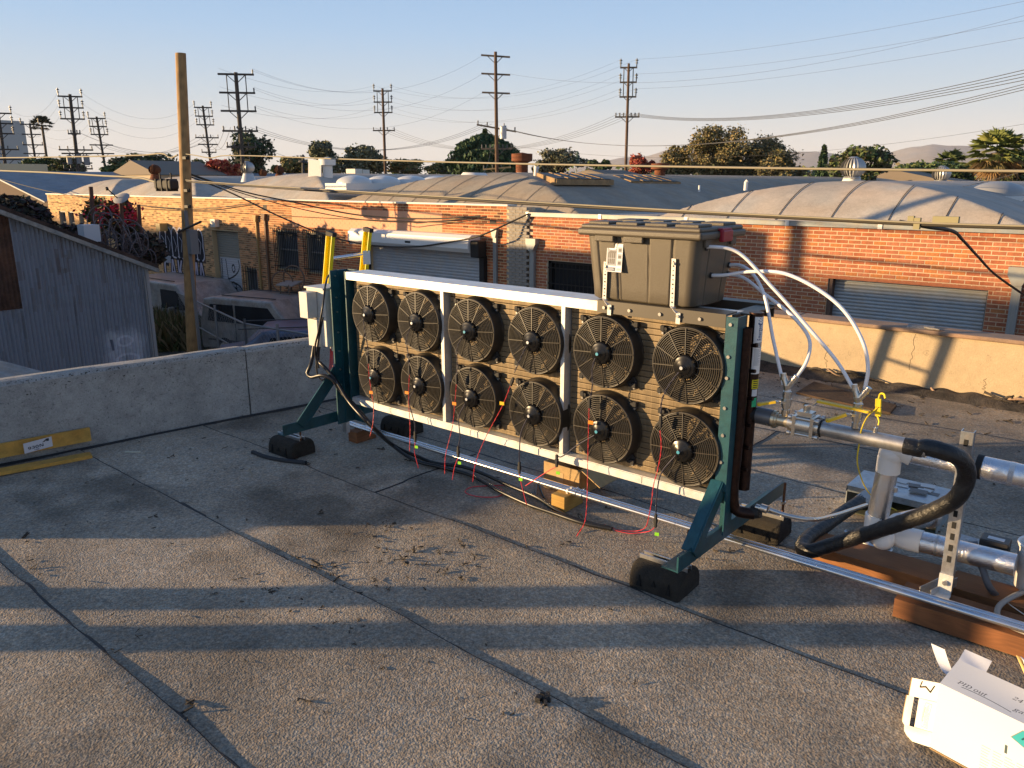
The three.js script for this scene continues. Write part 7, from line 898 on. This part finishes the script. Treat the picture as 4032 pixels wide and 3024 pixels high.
for (const k of [0, 1, 2]) span(`${spanNames[k]} wire from the tall transformer pole to the dark left pole`, off(P8([0.25, 1.3, 2.4][k]), a0, -0.9, 0), off(P6([0.1, 1.05, 2.0][k]), 0.85, 0.9, 0.2), 1.6, 0.011);
for (let k = 0; k < 4; k++) { span(`${spanNames[k]} low cable from the slender pole to the right edge`, off(P9(3.3), a0, -0.6 + 0.4 * k, 0.2), FAR.clone().add(V(0, -0.5 + 0.12 * k, 0)), 0.9, 0.022); span(`${spanNames[k]} low cable from the slender pole back to the slim pole`, off(P9(3.3), a0, -0.6 + 0.4 * k, 0.2), off(P7(3.25), 0.7, -0.7 + 0.45 * k, 0.2), 2.0, 0.016); }
for (let k = 0; k < 3; k++) { span(`${spanNames[k]} cable from the tilted arm of the tall pole past the slender pole`, off(P8(4.6), a0, 0.3 + 0.4 * k, 0.1 - 0.07 * k), FAR.clone().add(V(-0.2, -0.75 + 0.1 * k, 0)), 1.5, 0.02); span(`${spanNames[k]} cable from the dark left pole to the tall transformer pole`, off(P6(3.05), 0.85, 0.2 + 0.35 * k, 0.2), off(P8(4.5), a0, -0.9 + 0.3 * k, 0.25), 1.4, 0.016); span(`${spanNames[k]} cable from the dark left pole to the leaning pole`, off(P6(3.05), 0.85, -0.8 + 0.3 * k, 0.2), off(P5(2.6), 0.95, -0.5 + 0.5 * k, 0.2), 1.2, 0.018); span(`${spanNames[k]} cable from the leaning pole to the next pole left`, off(P5(2.6), 0.95, -0.5 + 0.5 * k, 0.2), off(P4(2.3), 1.0, -0.5 + 0.5 * k, 0.1), 1.2, 0.018); }
for (const [k, dy] of [[0, 0.15], [1, 0.85], [2, 1.55]]) { span(`${spanNames[k]} wire between the leaning pole and the transformer-pole line`, off(P5(dy), 0.95, -0.6, 0.3), off(P3([0.15, 0.9, 1.65][k]), 1.0, 0.7, 0.3), 1.5, 0.013); span(`${spanNames[k]} wire from the transformer pole to the far left`, off(P3([0.15, 0.9, 1.65][k]), 1.0, -0.7, 0.3), off(P1([0.1, 0.8, 1.5][k]), 1.1, 0.7, 0.3), 1.0, 0.013); span(`${spanNames[k]} wire from the leaning left pole to the thin pole`, off(P4([0.15, 0.8, 1.45][k]), 1.0, -0.6, 0.3), off(P2([0.1, 0.95, 1.85][k]), 1.05, 0.6, 0.2), 1.0, 0.013); }
span('single cable sagging from the transformer pole to the leaning pole', off(P3(2.65), 1.0, 0.3, 0.1), off(P5(3.15), 0.95, -0.6, 0), 1.0, 0.026);
span('long low cable from the tall pole toward the right edge', off(P8(5.75), a0, 0.9, 0.2), V(...[-3.698, 4.405, -39.829]), 1.2, 0.014);
span('long low cable from the dark left pole to the tall pole', off(P6(3.9), 0.85, 0.6, 0.2), off(P8(5.75), a0, -0.9, 0.2), 1.6, 0.016);
span('guy cable slanting from the tall pole down to the brown roof', off(P8(5.9), a0, -0.4, 0), V(...[-16.374, 1.978, -17.547]), 0.5, 0.016);
span('pale drop wire slanting at the far right', V(...[-6.118, 1.591, -23.207]), V(...[-1.714, 2.141, -15.908]), 0.25, 0.014);

{ // service pole just outside the frame at left, whose shadow falls on the right-hand brick wall
  const t = thing('service_pole', 'service pole with a meter cabinet standing in the yard beyond the left edge', 'utility pole', [-17.45, GY, -3.5]);
  mesh('pole', [rod([-17.45, GY, -3.5], [-17.45, 4.6, -3.5], 0.13, 0.11, 12)], poleM, t, { uv: 0.5 }); mesh('meter_cabinet', [rbox(0.5, 1.5, 0.4, 0.02, -17.95, 2.15, -3.9)], mat(0.3, 0.3, 0.3, 0.6), t); mesh('cabinet_bracket', [bar([-17.45, 2.3, -3.5], [-17.9, 2.3, -3.9], 0.06, 0.06), bar([-17.45, 1.8, -3.5], [-17.9, 1.8, -3.9], 0.06, 0.06)], ironM, t);
}
// ---------- corrugated shed at left ----------
{
  const XS = -19.2, t = thing('corrugated_shed', 'weathered corrugated metal shed with spray paint, in the yard at left', 'shed', [XS, GY, -6.5]);
  const zr = -8.78, zl = -3.2, top = (z) => -0.27 + (z + 8.78) * 0.466;
  const tex = canvasTex(1024, 1024, (c) => { reseed(511); c.fillStyle = '#80858f'; c.fillRect(0, 0, 1024, 1024); for (let k = 0; k < 900; k++) { const x = R() * 1024, y = R() * 1024, h = 30 + R() * 220; c.fillStyle = R() < 0.45 ? 'rgba(48,42,38,' + 0.16 * R() + ')' : 'rgba(150,155,165,' + 0.14 * R() + ')'; c.fillRect(x, y, 2 + R() * 7, h); } for (let k = 0; k < 160; k++) { c.fillStyle = 'rgba(62,38,24,' + 0.25 * R() + ')'; c.fillRect(R() * 1024, R() * 420, 3 + R() * 16, 20 + R() * 120); }
    // white spray-painted patch near the right foot
    const sx = 820, sy = 690; for (let k = 0; k < 260; k++) { c.fillStyle = 'rgba(196,198,208,' + 0.12 * R() + ')'; c.beginPath(); c.ellipse(sx + 75 + (R() - 0.5) * 150, sy + 150 + (R() - 0.5) * 300, 10 + R() * 26, 14 + R() * 40, 0, 0, 7); c.fill(); } c.lineWidth = 12; c.strokeStyle = 'rgba(205,207,216,0.55)'; c.beginPath(); c.ellipse(sx + 78, sy + 48, 32, 26, 0, 0, 7); c.stroke(); c.beginPath(); c.ellipse(sx + 80, sy + 150, 48, 30, 0, 0, 7); c.stroke(); c.strokeStyle = 'rgba(70,74,88,0.8)'; c.lineWidth = 9; c.beginPath(); c.moveTo(sx + 20, sy + 30); c.lineTo(sx + 24, sy + 90); c.moveTo(sx + 30, sy + 215); c.lineTo(sx + 34, sy + 270); c.moveTo(sx + 70, sy + 215); c.lineTo(sx + 72, sy + 270); c.moveTo(sx + 110, sy + 212); c.lineTo(sx + 112, sy + 268); c.stroke(); c.strokeStyle = 'rgba(190,195,210,0.7)'; c.lineWidth = 12; c.beginPath(); c.moveTo(420, 1010); c.quadraticCurveTo(540, 880, 640, 985); c.quadraticCurveTo(730, 890, 790, 960); c.stroke(); });
  const sm = new THREE.MeshStandardMaterial({ map: tex, roughness: 0.65, metalness: 0.25, side: THREE.DoubleSide }), rustSheet = mot([0.09, 0.045, 0.028], 0.6, 0.3, 513, 0.9, 0.1, 0, 2, { side: THREE.DoubleSide });
  const sheet = (z0, z1, y0, yTop, dx) => { const n = Math.round((z1 - z0) / 0.0112), pos = [], uv = [], idx = []; for (let i = 0; i <= n; i++) { const z = z0 + (z1 - z0) * i / n, x = XS + dx + 0.02 * Math.sin(z / 0.085 * 2 * Math.PI), yt = yTop === null ? top(z) : Math.min(yTop, top(z)); for (const y of [y0, yt]) { pos.push(x, y, z); uv.push(1 - (z - zr) / 5.58, (y - GY) / 4.6); } if (i) { const b = (i - 1) * 2; idx.push(b, b + 1, b + 2, b + 1, b + 3, b + 2); } } const g = new THREE.BufferGeometry(); g.setAttribute('position', new THREE.Float32BufferAttribute(pos, 3)); g.setAttribute('uv', new THREE.Float32BufferAttribute(uv, 2)); g.setIndex(idx); g.computeVertexNormals(); return g; };
  for (let k = 0; k < 8; k++) { const z0 = zr + k * 0.69, z1 = z0 + 0.71; mesh('metal_sheet', sheet(z0, z1, GY, -0.92, 0.004 * (k % 2)), sm, t); if (top(z1) > -0.9) mesh('metal_sheet', sheet(z0, z1, -0.97, null, 0.012 + 0.004 * (k % 2)), k === 4 ? rustSheet : sm, t); }
  mesh('corner_trim', [bb(XS - 0.02, XS + 0.06, GY, -0.3, zr - 0.05, zr + 0.03), bb(XS - 0.02, XS + 0.07, GY, -0.5, zr + 0.05, zr + 0.075)], mat(0.3, 0.3, 0.3, 0.6, 0.3), t);
  const e = (dy, dx, w, th, m, n) => mesh(n, [bar([XS + dx, top(zr - 0.25) + dy, zr - 0.25], [XS + dx, top(zl) + dy, zl], w, th)], m, t, { uv: 1 });
  e(0.0, 0.1, 0.22, 0.09, mot([0.26, 0.25, 0.23], 0.5, 0.2, 515, 0.8, 0.1, 0, 1), 'fascia'); e(0.09, 0.02, 0.32, 0.1, mot([0.05, 0.03, 0.022], 0.9, 0.4, 516, 0.95, 0, 0.006, 0.8), 'roof_edge');
  const rg = new THREE.BufferGeometry(); rg.setAttribute('position', new THREE.Float32BufferAttribute([XS, top(zr - 0.3) + 0.12, zr - 0.3, XS, top(zl) + 0.12, zl, XS - 9, top(zr - 0.3) + 0.12, zr - 0.3, XS - 9, top(zl) + 0.12, zl], 3)); rg.setIndex([0, 1, 2, 1, 3, 2]); rg.computeVertexNormals(); mesh('roof_sheet', rg, new THREE.MeshStandardMaterial({ color: lin(0.07, 0.05, 0.04), roughness: 0.9, side: THREE.DoubleSide }), t);
}
{ // low roof below our left parapet
  const t = thing('lean_to_roof', 'low ribbed grey metal roof just beyond the left parapet', 'roof', [-9.5, GY, -3.2]); const m = mot([0.33, 0.3, 0.26], 0.3, 0.2, 521, 0.75, 0.2, 0, 0.7);
  const A = V(...[-14.845, -0.75, -3.323]), B = V(...[-13.82, -1.35, -4.637]), C = V(...[-11.748, -1.1, -2.496]), D2 = V(...[-12.447, -1.6, -3.774]); const N = 14; for (let k = 0; k < N; k++) { const a = A.clone().lerp(C, k / N), b = B.clone().lerp(D2, k / N), a2 = A.clone().lerp(C, (k + 0.94) / N), b2 = B.clone().lerp(D2, (k + 0.94) / N); const g = new THREE.BufferGeometry(); g.setAttribute('position', new THREE.Float32BufferAttribute([a, b, a2, b2].flatMap((p) => [p.x, p.y, p.z]).concat([a, b, a2, b2].flatMap((p) => [p.x, p.y - 0.02, p.z])), 3)); g.setIndex([0, 2, 1, 1, 2, 3, 2, 6, 3, 3, 6, 7]); g.computeVertexNormals(); const q = g.toNonIndexed(); q.setAttribute('uv', new THREE.Float32BufferAttribute(new Float32Array(q.attributes.position.count * 2), 2)); mesh('roof_panel', q, dsM(m), t, { uv: 1 }); }
}
// ---------- things between shed and brick wall ----------
{ const p = V(...[-21.014, -0.047, -8.318]); const t = thing('white_flue', 'two-tier white flue box rising behind the shed roof', 'flue', [p.x, GY, p.z]); const wm = mat(0.55, 0.56, 0.58, 0.6); mesh('lower_box', [bb(p.x - 0.13, p.x + 0.13, GY, 0.26, p.z - 0.13, p.z + 0.13)], wm, t); mesh('upper_box', [bb(p.x - 0.19, p.x + 0.19, 0.262, 0.68, p.z - 0.19, p.z + 0.19)], wm, t); }
for (const [a, b, l] of [[[-21.785, 1.596, -8.812], [-21.852, 0.342, -8.645], 'rusty steel post by the white flue'], [[-22.271, 1.11, -10.211], [-22.342, -0.17, -10.055], 'rusty steel post right of the satellite dish'], [[-21.989, 1.161, -9.616], [-22.054, 0.495, -9.468], 'rusty steel post holding the satellite dish']]) { const B = v3(b); solo('steel_post', l, 'post', [rod([B.x, GY, B.z], a, 0.06, 0.055, 8)], mat(0.1, 0.05, 0.035, 0.8)); }
{ const c = V(...[-21.795, 1.297, -9.56]); const t = thing('satellite_dish', 'grey satellite dish above the razor wire', 'satellite dish', [c.x, c.y, c.z]); const g = new THREE.SphereGeometry(0.62, 20, 8, 0, 6.3, 0, 0.42); g.scale(0.88, 1, 0.88); g.translate(0, -0.57, 0); g.rotateX(0.55); g.rotateZ(-0.35); mesh('reflector', g, mat(0.33, 0.32, 0.31, 0.6, 0, { side: THREE.DoubleSide }), t, { local: true }); mesh('feed_arm', [rod([0, -0.1, 0], [-0.1, 0.25, 0.3], 0.015), rod([-0.12, 0.27, 0.3], [-0.08, 0.22, 0.3], 0.04)], ironM, t, { local: true }); }
{ reseed(531); const gs = []; const c0 = V(...[-21.295, 0.364, -8.691]), c1 = V(...[-20.405, 0.007, -9.48]); for (let k = 0; k < 26; k++) { const q = c0.clone().lerp(c1, R()); q.y += rr(-0.3, 0.5); gs.push(xf(new THREE.TorusGeometry(rr(0.25, 0.42), 0.014, 4, 22), q.x, q.y, q.z, rr(-0.9, 0.9), rr(-0.4, 0.4))); } solo('razor_wire', 'tangled coils of razor wire above the shed roof edge', 'razor wire', gs, mat(0.16, 0.13, 0.13, 0.6, 0.4)); }
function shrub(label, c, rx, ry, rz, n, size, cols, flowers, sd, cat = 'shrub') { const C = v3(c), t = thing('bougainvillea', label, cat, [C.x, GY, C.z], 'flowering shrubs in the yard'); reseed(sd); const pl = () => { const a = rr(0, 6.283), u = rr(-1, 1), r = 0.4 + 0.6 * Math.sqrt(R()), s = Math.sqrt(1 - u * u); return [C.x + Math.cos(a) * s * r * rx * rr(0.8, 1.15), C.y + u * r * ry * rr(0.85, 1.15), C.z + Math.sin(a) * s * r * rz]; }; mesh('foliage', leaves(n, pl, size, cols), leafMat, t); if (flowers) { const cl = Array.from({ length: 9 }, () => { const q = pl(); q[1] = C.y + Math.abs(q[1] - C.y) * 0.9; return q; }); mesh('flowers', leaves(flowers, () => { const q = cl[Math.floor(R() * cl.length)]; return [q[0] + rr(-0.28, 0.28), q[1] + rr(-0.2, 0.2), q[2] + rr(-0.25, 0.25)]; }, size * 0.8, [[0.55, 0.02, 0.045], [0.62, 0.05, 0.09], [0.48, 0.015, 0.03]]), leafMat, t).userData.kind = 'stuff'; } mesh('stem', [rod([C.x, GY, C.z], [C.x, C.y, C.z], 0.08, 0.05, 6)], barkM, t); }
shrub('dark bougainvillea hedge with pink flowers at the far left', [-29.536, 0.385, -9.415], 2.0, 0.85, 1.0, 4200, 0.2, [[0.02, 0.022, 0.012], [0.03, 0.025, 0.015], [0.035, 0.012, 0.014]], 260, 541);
shrub('reddish bougainvillea behind the white flue', [-25.265, -0.073, -9.521], 1.2, 0.55, 0.7, 1900, 0.17, [[0.035, 0.018, 0.016], [0.05, 0.02, 0.02], [0.025, 0.03, 0.014]], 60, 542);
shrub('bright red bougainvillea below the satellite dish', [-23.376, 0.629, -10.189], 0.5, 0.65, 0.5, 800, 0.13, [[0.05, 0.06, 0.02], [0.08, 0.075, 0.025], [0.06, 0.03, 0.02]], 420, 543);
shrub('thin green vine on the brick by the small windows', [-24.966, 0.838, -10.28], 0.8, 0.4, 0.4, 420, 0.14, [[0.07, 0.085, 0.025], [0.1, 0.1, 0.03]], 60, 544);
shrub('dull undergrowth between the razor wire and the brick wall', [-22.287, -0.14, -10.175], 0.8, 0.5, 0.6, 1300, 0.15, [[0.05, 0.04, 0.03], [0.035, 0.035, 0.02], [0.07, 0.045, 0.04]], 0, 545);
// tall grass
{ reseed(551); const base = new THREE.BufferGeometry(); base.setAttribute('position', new THREE.Float32BufferAttribute([-0.018, 0, 0, 0.018, 0, 0, 0.0, 0.6, 0.05, 0.018, 0, 0, 0.06, 1.1, 0.2, 0.0, 0.6, 0.05], 3)); base.computeVertexNormals(); const gm = new THREE.MeshStandardMaterial({ color: lin(1, 1, 1), roughness: 0.8, side: THREE.DoubleSide }); const N = 9000, im = new THREE.InstancedMesh(base, gm, N), M = new THREE.Matrix4(), q = new THREE.Quaternion(); const A = V(...[-23.297, -3.3, -10.58]), B = V(...[-21.863, -3.3, -12.782]), C = V(...[-28.258, -3.3, -12.958]), E2 = V(...[-25.162, -3.3, -14.582]); for (let k = 0; k < N; k++) { const u = R(), v = R(), p = A.clone().lerp(B, u).lerp(C.clone().lerp(E2, u), v); q.setFromEuler(new THREE.Euler(rr(-0.4, 0.4), rr(0, 6.3), rr(-0.4, 0.4))); M.compose(V(p.x, GY, p.z), q, V(1.3, rr(0.35, 1.15), 1.3)); im.setMatrixAt(k, M); im.setColorAt(k, R() < 0.7 ? lin(0.1 * rr(0.7, 1.3), 0.11 * rr(0.7, 1.2), 0.035) : lin(0.28, 0.22, 0.12)); } im.name = 'tall_grass'; tag(im, 'tall unkempt grass round the foot of the wooden pole', 'grass', null, 'stuff'); scene.add(im); }
// chain-link fence
{ const a = V(...[-25.076, -3.3, -12.202]), b = V(...[-17.402, -1.776, -10.256]), c = V(...[-14.894, -1.565, -10.46]); for (const p of [a, b, c]) p.y = GY; const t = thing('chain_fence', 'grey chain-link fence with pipe rails along the parked cars', 'fence', [b.x, GY, b.z]); const fm = mat(0.2, 0.21, 0.22, 0.5, 0.5); const seg = (p, q, n) => { for (let k = 0; k <= n; k++) { const m = p.clone().lerp(q, k / n); mesh('post', [rod(m, m.clone().add(V(0, 1.75, 0)), 0.035, 0.035, 8)], fm, t); } mesh('rail', [rod(p.clone().add(V(0, 1.62, 0)), q.clone().add(V(0, 1.62, 0)), 0.025)], fm, t); mesh('rail', [rod(p.clone().add(V(0, 0.85, 0)), q.clone().add(V(0, 0.85, 0)), 0.022)], fm, t); const L = p.distanceTo(q), g = []; for (let s = -1.6; s < L; s += 0.16) { const f0 = Math.max(0, s) / L, f1 = Math.min(L, s + 1.6) / L, y0 = s < 0 ? -s : 0, y1 = s + 1.6 > L ? L - s : 1.6; g.push(rod(p.clone().lerp(q, f0).add(V(0, y0, 0)), p.clone().lerp(q, f1).add(V(0, y1, 0)), 0.0035, 0.0035, 3), rod(p.clone().lerp(q, f0).add(V(0, 1.6 - y0, 0)), p.clone().lerp(q, f1).add(V(0, 1.6 - y1, 0)), 0.0035, 0.0035, 3)); } mesh('wire_mesh', g, fm, t).userData.kind = 'stuff'; }; seg(a, b, 3); seg(b, c, 2); }
// parked vehicles, seen over the fence
function vehicle(name, label, cat, x, z, ry, L, W, H2, prof, glassProf, col, box0) {
  const t = thing(name, label, cat, [x, GY, z], 'vehicles parked in the yard'); t.rotation.y = ry; const bm = new THREE.MeshPhysicalMaterial({ map: rep(mottle(col, 0.5, 0.25, Math.round(L * 100)), 0.8), roughness: 0.5, clearcoat: 0.4, clearcoatRoughness: 0.35 }), gm = new THREE.MeshStandardMaterial({ color: lin(0.015, 0.018, 0.022), roughness: 0.08 });
  const P = (pts) => pts.map(([a, b]) => [(a - 0.5) * L, b * H2]); const body = new THREE.ExtrudeGeometry(new THREE.Shape(P(prof).map((p) => new THREE.Vector2(...p))), { depth: W - 0.22, bevelEnabled: true, bevelSize: 0.07, bevelThickness: 0.11, bevelSegments: 3 }); body.translate(0, 0, -(W - 0.22) / 2); mesh('body', body, bm, t, { local: true, uv: 1 }); const seam = mat(0.01, 0.01, 0.01, 0.9), trim = mat(0.05, 0.05, 0.05, 0.6); for (const s of [-1, 1]) { for (const a of [0.29, 0.49, 0.68]) mesh('door_seam', [box(0.012, H2 * 0.42, 0.01, (a - 0.5) * L, H2 * 0.42, s * (W / 2 + 0.004))], seam, t, { local: true }); for (const a of [0.34, 0.54]) mesh('door_handle', [rbox(0.14, 0.03, 0.03, 0.01, (a - 0.5) * L, H2 * 0.55, s * (W / 2 + 0.012))], trim, t, { local: true }); mesh('roof_rail', [rod([-L * 0.36, H2 + 0.1, s * W * 0.36], [L * 0.08, H2 + 0.1, s * W * 0.36], 0.016)], trim, t, { local: true }); mesh('side_trim', [box(L * 0.9, 0.05, 0.02, 0, H2 * 0.33, s * (W / 2 + 0.006))], trim, t, { local: true }); } for (const s of [-1, 1]) mesh('bumper', [rbox(0.14, 0.2, W * 0.96, 0.05, s * (L / 2 + 0.05), H2 * 0.26, 0)], trim, t, { local: true }); mesh('number_plate', [box(0.012, 0.11, 0.32, -L / 2 - 0.125, H2 * 0.3, 0)], mat(0.6, 0.6, 0.58, 0.5), t, { local: true });
  for (const gp of glassProf) for (const s of [-1, 1]) { const g = extr(P(gp), 0.02); g.translate(0, 0, s > 0 ? W / 2 - 0.002 : -W / 2 - 0.018); mesh('side_window', g, gm, t, { local: true }); }
  const [ws, we, bs, be] = box0; const pane = (p, q) => { const g = bar([(p[0] - 0.5) * L, p[1] * H2 + 0.02, 0], [(q[0] - 0.5) * L, q[1] * H2 + 0.02, 0], W * 0.8, 0.03, V(0, 1, 0)); return g; }; mesh('windscreen', [pane(ws, we)], gm, t, { local: true }); mesh('rear_window', [pane(bs, be)], gm, t, { local: true });
  for (const a of [0.19, 0.81]) for (const s of [-1, 1]) { const w = mesh('wheel', [disc([(a - 0.5) * L, 0.33, s * (W / 2 - 0.08)], [0, 0, 1], 0.33, 0.2, 22)], blackMatte, t, { local: true }); mesh('rim', [disc([(a - 0.5) * L, 0.33, s * (W / 2 + 0.02)], [0, 0, 1], 0.2, 0.02, 14)], galvD, w, { local: true }); }
  for (const s of [-1, 1]) { mesh('headlight', [rbox(0.06, 0.12, 0.28, 0.02, L * 0.49, H2 * 0.42, s * W * 0.33)], mat(0.7, 0.7, 0.7, 0.15), t, { local: true }); mesh('tail_light', [rbox(0.06, 0.2, 0.12, 0.02, -L * 0.49, H2 * 0.45, s * W * 0.4)], mat(0.3, 0.01, 0.01, 0.3), t, { local: true }); mesh('mirror', [rbox(0.12, 0.12, 0.18, 0.03, L * 0.14, H2 * 0.6, s * (W / 2 + 0.1))], bm, t, { local: true }); }
}
const suvP = [[0, 0.2], [0, 0.6], [0.04, 0.97], [0.12, 1], [0.58, 1], [0.72, 0.62], [0.97, 0.54], [1, 0.45], [1, 0.2]], vanP = [[0, 0.16], [0, 0.96], [0.03, 1], [0.68, 1], [0.82, 0.62], [0.98, 0.5], [1, 0.4], [1, 0.16]], carP = [[0, 0.22], [0, 0.58], [0.14, 0.64], [0.28, 0.98], [0.36, 1], [0.56, 0.99], [0.72, 0.66], [0.97, 0.54], [1, 0.4], [1, 0.22]];
{ const a = [-19.356, -1.55, -12.466], b = [-25.158, -1.75, -12.679], c = [-16.906, -1.9, -11.57];
  vehicle('parked_suv', 'pale dusty four-wheel-drive wagon parked behind the fence', 'car', a[0] - 0.2, a[2] - 0.3, 0.25, 4.6, 1.8, 1.75, suvP, [[[0.06, 0.64], [0.09, 0.92], [0.28, 0.93], [0.28, 0.64]], [[0.3, 0.64], [0.3, 0.93], [0.56, 0.93], [0.66, 0.64]]], [0.24, 0.225, 0.205], [[0.6, 0.96], [0.71, 0.66], [0.005, 0.64], [0.035, 0.92]]);
  vehicle('parked_van', 'pale grey van parked along the graffiti wall', 'van', b[0], b[2] - 0.2, 0.05, 5.2, 1.95, 1.8, vanP, [[[0.5, 0.58], [0.5, 0.92], [0.68, 0.92], [0.79, 0.6]]], [0.27, 0.265, 0.255], [[0.69, 0.96], [0.81, 0.65], [-0.003, 0.6], [-0.003, 0.9]]);
  vehicle('parked_car', 'small blue car just behind the end of the left parapet', 'car', c[0], c[2], 0.9, 4.1, 1.7, 1.42, carP, [[[0.27, 0.66], [0.33, 0.93], [0.45, 0.94], [0.45, 0.66]], [[0.47, 0.66], [0.47, 0.94], [0.56, 0.93], [0.68, 0.67]]], [0.05, 0.08, 0.14], [[0.58, 0.97], [0.71, 0.68], [0.16, 0.68], [0.28, 0.97]]);
}
{ // chairs and junk
  const p = V(...[-19.821, -1.5, -13.293]); const t = thing('garden_chair', 'round-backed cane chair standing on the wagon roof', 'chair', [p.x, GY + 1.76, p.z]); const cm = mat(0.14, 0.1, 0.07, 0.8); mesh('back_hoop', [xf(new THREE.TorusGeometry(0.38, 0.025, 5, 22), 0, 0.5, -0.1, 0.3)], cm, t, { local: true }); mesh('arm_hoop', [xf(new THREE.TorusGeometry(0.3, 0.02, 5, 20), -0.3, 0.4, 0.1, 0.8)], cm, t, { local: true }); mesh('seat', [rbox(0.6, 0.05, 0.5, 0.02, -0.1, 0.36, 0, 0.3, 0.15)], mat(0.3, 0.27, 0.24, 0.8), t, { local: true }); for (const [x, z] of [[-0.3, 0.2], [0.15, 0.2], [-0.3, -0.2], [0.15, -0.2]]) mesh('leg', [rod([x, 0, z], [x * 0.9, 0.36, z * 0.9], 0.02)], cm, t, { local: true });
  const q = V(...[-22.163, -3.3, -14.116]); const u = thing('wooden_chair', 'worn wooden chair with crossed back by the fence', 'chair', [q.x, GY, q.z]); u.rotation.y = 0.5; const wm = mat(0.26, 0.19, 0.09, 0.8); for (const [x, z, h] of [[-0.2, -0.2, 1], [0.2, -0.2, 1], [-0.2, 0.2, 0.45], [0.2, 0.2, 0.45]]) mesh('leg', [rod([x, 0, z], [x, h, z], 0.022)], wm, u, { local: true }); mesh('seat', [rbox(0.46, 0.04, 0.44, 0.01, 0, 0.45, 0)], wm, u, { local: true }); mesh('back_cross', [bar([-0.2, 0.55, -0.2], [0.2, 0.95, -0.2], 0.03, 0.03), bar([0.2, 0.55, -0.2], [-0.2, 0.95, -0.2], 0.03, 0.03), bar([-0.22, 0.97, -0.2], [0.22, 0.97, -0.2], 0.03, 0.06)], wm, u, { local: true });
  const r = V(...[-22.821, -2.6, -13.659]); const w = thing('covered_heap', 'white tarp draped over junk beside the fence', 'tarp', [r.x, GY, r.z]); const g = new THREE.SphereGeometry(0.8, 18, 10, 0, 6.3, 0, 1.7), pp = g.attributes.position; for (let i = 0; i < pp.count; i++) pp.setY(i, Math.max(-0.05, pp.getY(i) * 0.7 + 0.25 * (und2(pp.getX(i) * 3 + 9, pp.getZ(i) * 3 + 9) - 0.5))); g.translate(0, 0.6, 0); g.computeVertexNormals(); mesh('tarp', g, mat(0.36, 0.36, 0.37, 0.8, 0, { side: THREE.DoubleSide }), w, { local: true }); mesh('junk', [rbox(1.0, 0.62, 0.9, 0.05, 0, 0.31, 0)], mat(0.08, 0.07, 0.06, 0.9), w, { local: true });
}
scene.fog = new THREE.FogExp2(new THREE.Color().setRGB(0.80, 0.80, 0.83), 0.00007); // thin valley haze
scene.traverse((o) => { if (o.isMesh) { o.castShadow = true; o.receiveShadow = true; } });
renderer.render(scene, camera);
